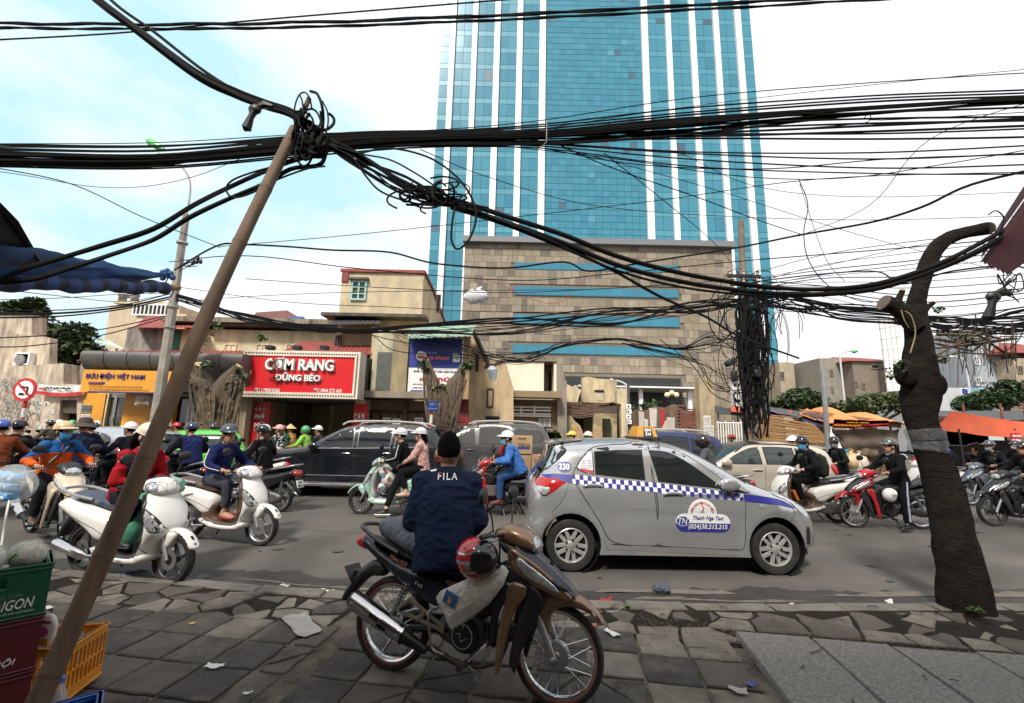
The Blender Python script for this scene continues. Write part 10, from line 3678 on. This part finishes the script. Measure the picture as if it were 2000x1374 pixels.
crown('potted_greenery',LEAFG,None,[((pc.x,14.2,pc.z),.42),((pc.x-.35,14.2,pc.z-.2),.36),((pc.x+.3,14.2,pc.z-.25),.34),((pc.x,14.2,pc.z+.3),.22)],.14,620,3)
o=bpy.data.objects['potted_greenery']
o['label']='bundle of leafy green plants carried on a scooter behind the grey SUV'
o['category']='plant'
l_,z_=on(B['redblue'])
t=thing('basket','woven patterned basket on the floor of the red motorbike','basket',rel(B['redblue'],(.18,.12,.48)),z_)
m=MB()
for k in range(8):
 m.tube([(.11*cos(a)*(1+k*.02),.10*sin(a)*(1+k*.02),-.09+k*.024)for a in np.linspace(0,2*pi,17)[:-1]],.014,5,closed=True)
m.bd('weave',M('basket_weave',(.16,.13,.12),.8,0,.7,60),t,kind='stuff')
t=thing('helmet','white spare helmet hanging at the leg shield of the red and black motorbike','helmet',rel(B['redwhite'],(.10,.24,.62)),on(B['redwhite'])[1])
m=MB().ell((0,0,0),(.12,.10,.125),20,12,0,MR(R(70),4,'Y'),None,-.4,1)
sh_=m.bd('shell',LW,t)
text('ZZZ',t,LT,.10,.04,BK,(0,.108,0),(R(90),0,pi),.002,.0)
l_,z_=on(B['sh'])
t=thing('parcel','orange and green parcel on the floor of the white scooter behind the taxi bonnet','parcel',rel(B['sh'],(.16,0,.42)),z_)
MB().box((0,0,.10),(.17,.26,.20),bev=.01,rot=(0,.3,0)).bd('box',M('parcel_orange',(.55,.16,.03),.6,0,.1,6),t)
MB().box((.02,0,.27),(.15,.24,.16),bev=.02).bd('green_bag',cloth('#27331f'),t)
# --- litter
PAP=M('litter_paper',(.62,.61,.58),.8,0,.12,20,dirt=.3,dC=(.3,.27,.23))
def scrap(label,px,size,mat=PAP,z=None,cat='litter',seed=1,curl=.3):
 pz=.004 if z is None else z
 p=gp(px[0],px[1],pz)
 q=RNG(seed)
 w,h=size
 m=MB()
 n=5
 for i in range(n):
  for j in range(n):
   u,v=i/(n-1)-.5,j/(n-1)-.5
   m.v.append((u*w+q.u(-.06,.06)*w,v*h+q.u(-.06,.06)*h,.006+curl*w*(abs(u)**2+.4*n2(u*3+seed,v*3,1))+.004))
 for i in range(n-1):
  for j in range(n-1):
   a=i*n+j
   m.f.append((a,a+n,a+n+1,a+1))
   m.m.append(0)
 o=m.bd('paper_scrap',mat,loc=(p.x,p.y,pz),rot=(0,0,q.u(-1,1)))
 o['label'],o['category']=label,cat
 return o
scrap('torn white paper scrap on the dark tiles left of the motorbike',(418,1304),(.11,.05),seed=2)
scrap('tiny white paper strip near the bottom edge of the pavement',(484,1357),(.05,.02),seed=3)
scrap('white paper scrap on the road edge behind the motorbike rear wheel',(556,1146),(.10,.04),PAP,ZR+.02,seed=4)
scrap('long crumpled wrapper in the gutter left of the motorbike',(637,1157),(.17,.05),PAP,ZR+.02,seed=5)
scrap('small dusty paper by the kerb left of the motorbike',(598,1163),(.09,.04),M('litter_grey',(.34,.32,.30),.8,0,.2,20),ZR+.02,seed=6)
scrap('white paper ball by the foot of the dark street tree',(1737,1180),(.09,.06),PAP,ZR+.02,seed=7,curl=.8)
scrap('little white scrap on the road edge right of the black bag',(1545,1182),(.06,.03),PAP,ZR+.02,seed=8)
scrap('flat pale cardboard sheet lying on the tiles left of the motorbike',(590,1222),(.46,.18),M('pale_board',(.30,.285,.265),.85,0,.2,9,dirt=.5,dC=(.16,.14,.12)),.004,seed=9,curl=.02)
scrap('red and yellow snack wrapper in front of the motorbike wheel',(1152,1226),(.12,.06),M('wrapper_red',(.50,.08,.02),.4,0,.6,14,coat=.3),.004,seed=10)
scrap('pale crumpled tissue near the front wheel on the kerb strip',(1196,1240),(.14,.06),PAP,.004,seed=11)
scrap('white paper piece at the lower end of the slab joint',(1442,1352),(.10,.06),M('litter_grey',None),.004,seed=12)
scrap('blue plastic scrap in the gap beside the first cover slab',(1466,1340),(.07,.04),M('scrap_blue',(.04,.06,.22),.4,0,.3,10),.004,seed=13,curl=.7)
scrap('faded paper piece among stones near the bottom left',(95,1190),(.08,.05),PAP,.004,seed=14)
scrap('small green leaf on the kerb stones',(1225,1185),(.06,.04),LEAFG[0],.004,seed=15)
scrap('yellow leaf on the cracked flags at the left',(375,1220),(.04,.03),M('leaf_yellow',(.5,.38,.05),.7,0,.1,9),.004,seed=16)
scrap('red string litter on the wet road edge',(1183,1176),(.12,.03),M('string_red',(.40,.03,.02),.7,0,.2,9),ZR+.02,seed=17,curl=.9)
t=thing('plastic_bag','crumpled black and white plastic bag lying on the road before the taxi','bag',gp(1293,1160))
m=MB().ell((0,0,.05),(.095,.075,.06),20,12)
m.v=[(v[0]*(1+.35*n2(v[0]*30,v[1]*30+v[2]*25,1)),v[1]*(1+.35*n2(v[0]*26+4,v[2]*30,1)),max(.004,v[2]*(1+.4*n2(v[0]*34,v[1]*30,1))))for v in m.v]
m.bd('film',M('striped_bag',(.06,.07,.10),.3,0,1.5,55,bump=.8,bS=60,coat=.4),t,sharp=25)
t=thing('rag','black and white striped rag lying by the kerb behind the bamboo pole','rag',gp(262,1131))
m=MB().ell((0,0,.03),(.20,.11,.045),18,10)
m.v=[(v[0]*(1+.3*n2(v[0]*14,v[1]*16,1)),v[1],max(.004,v[2]*(1+.5*n2(v[0]*18,v[1]*20,1))))for v in m.v]
m.bd('cloth',M('rag_stripe',(.10,.10,.12),.9,0,1.6,26),t,sharp=30)
m=MB()
q=RNG(8)
for i in range(26):
 x=q.u(.6,4.4)
 p=Ve((x,kY(x)-.22+q.gauss(0,.10),.012))if q.random()<.7 else Ve(uv(SLAB_U0+q.u(0,2),q.u(2.6,4.0))).to_3d()+Ve((0,0,.05))
 a=q.u(0,6.28)
 l=q.u(.03,.12)
 m.tube([p,p+Ve((cos(a)*l*.5,sin(a)*l*.5,.008)),p+Ve((cos(a)*l,sin(a+.3)*l,.002))],q.u(.002,.005),4)
m.bd('twigs',M('twig_dark',(.06,.04,.028),.9,0,.3,20),kind='stuff')
flush()
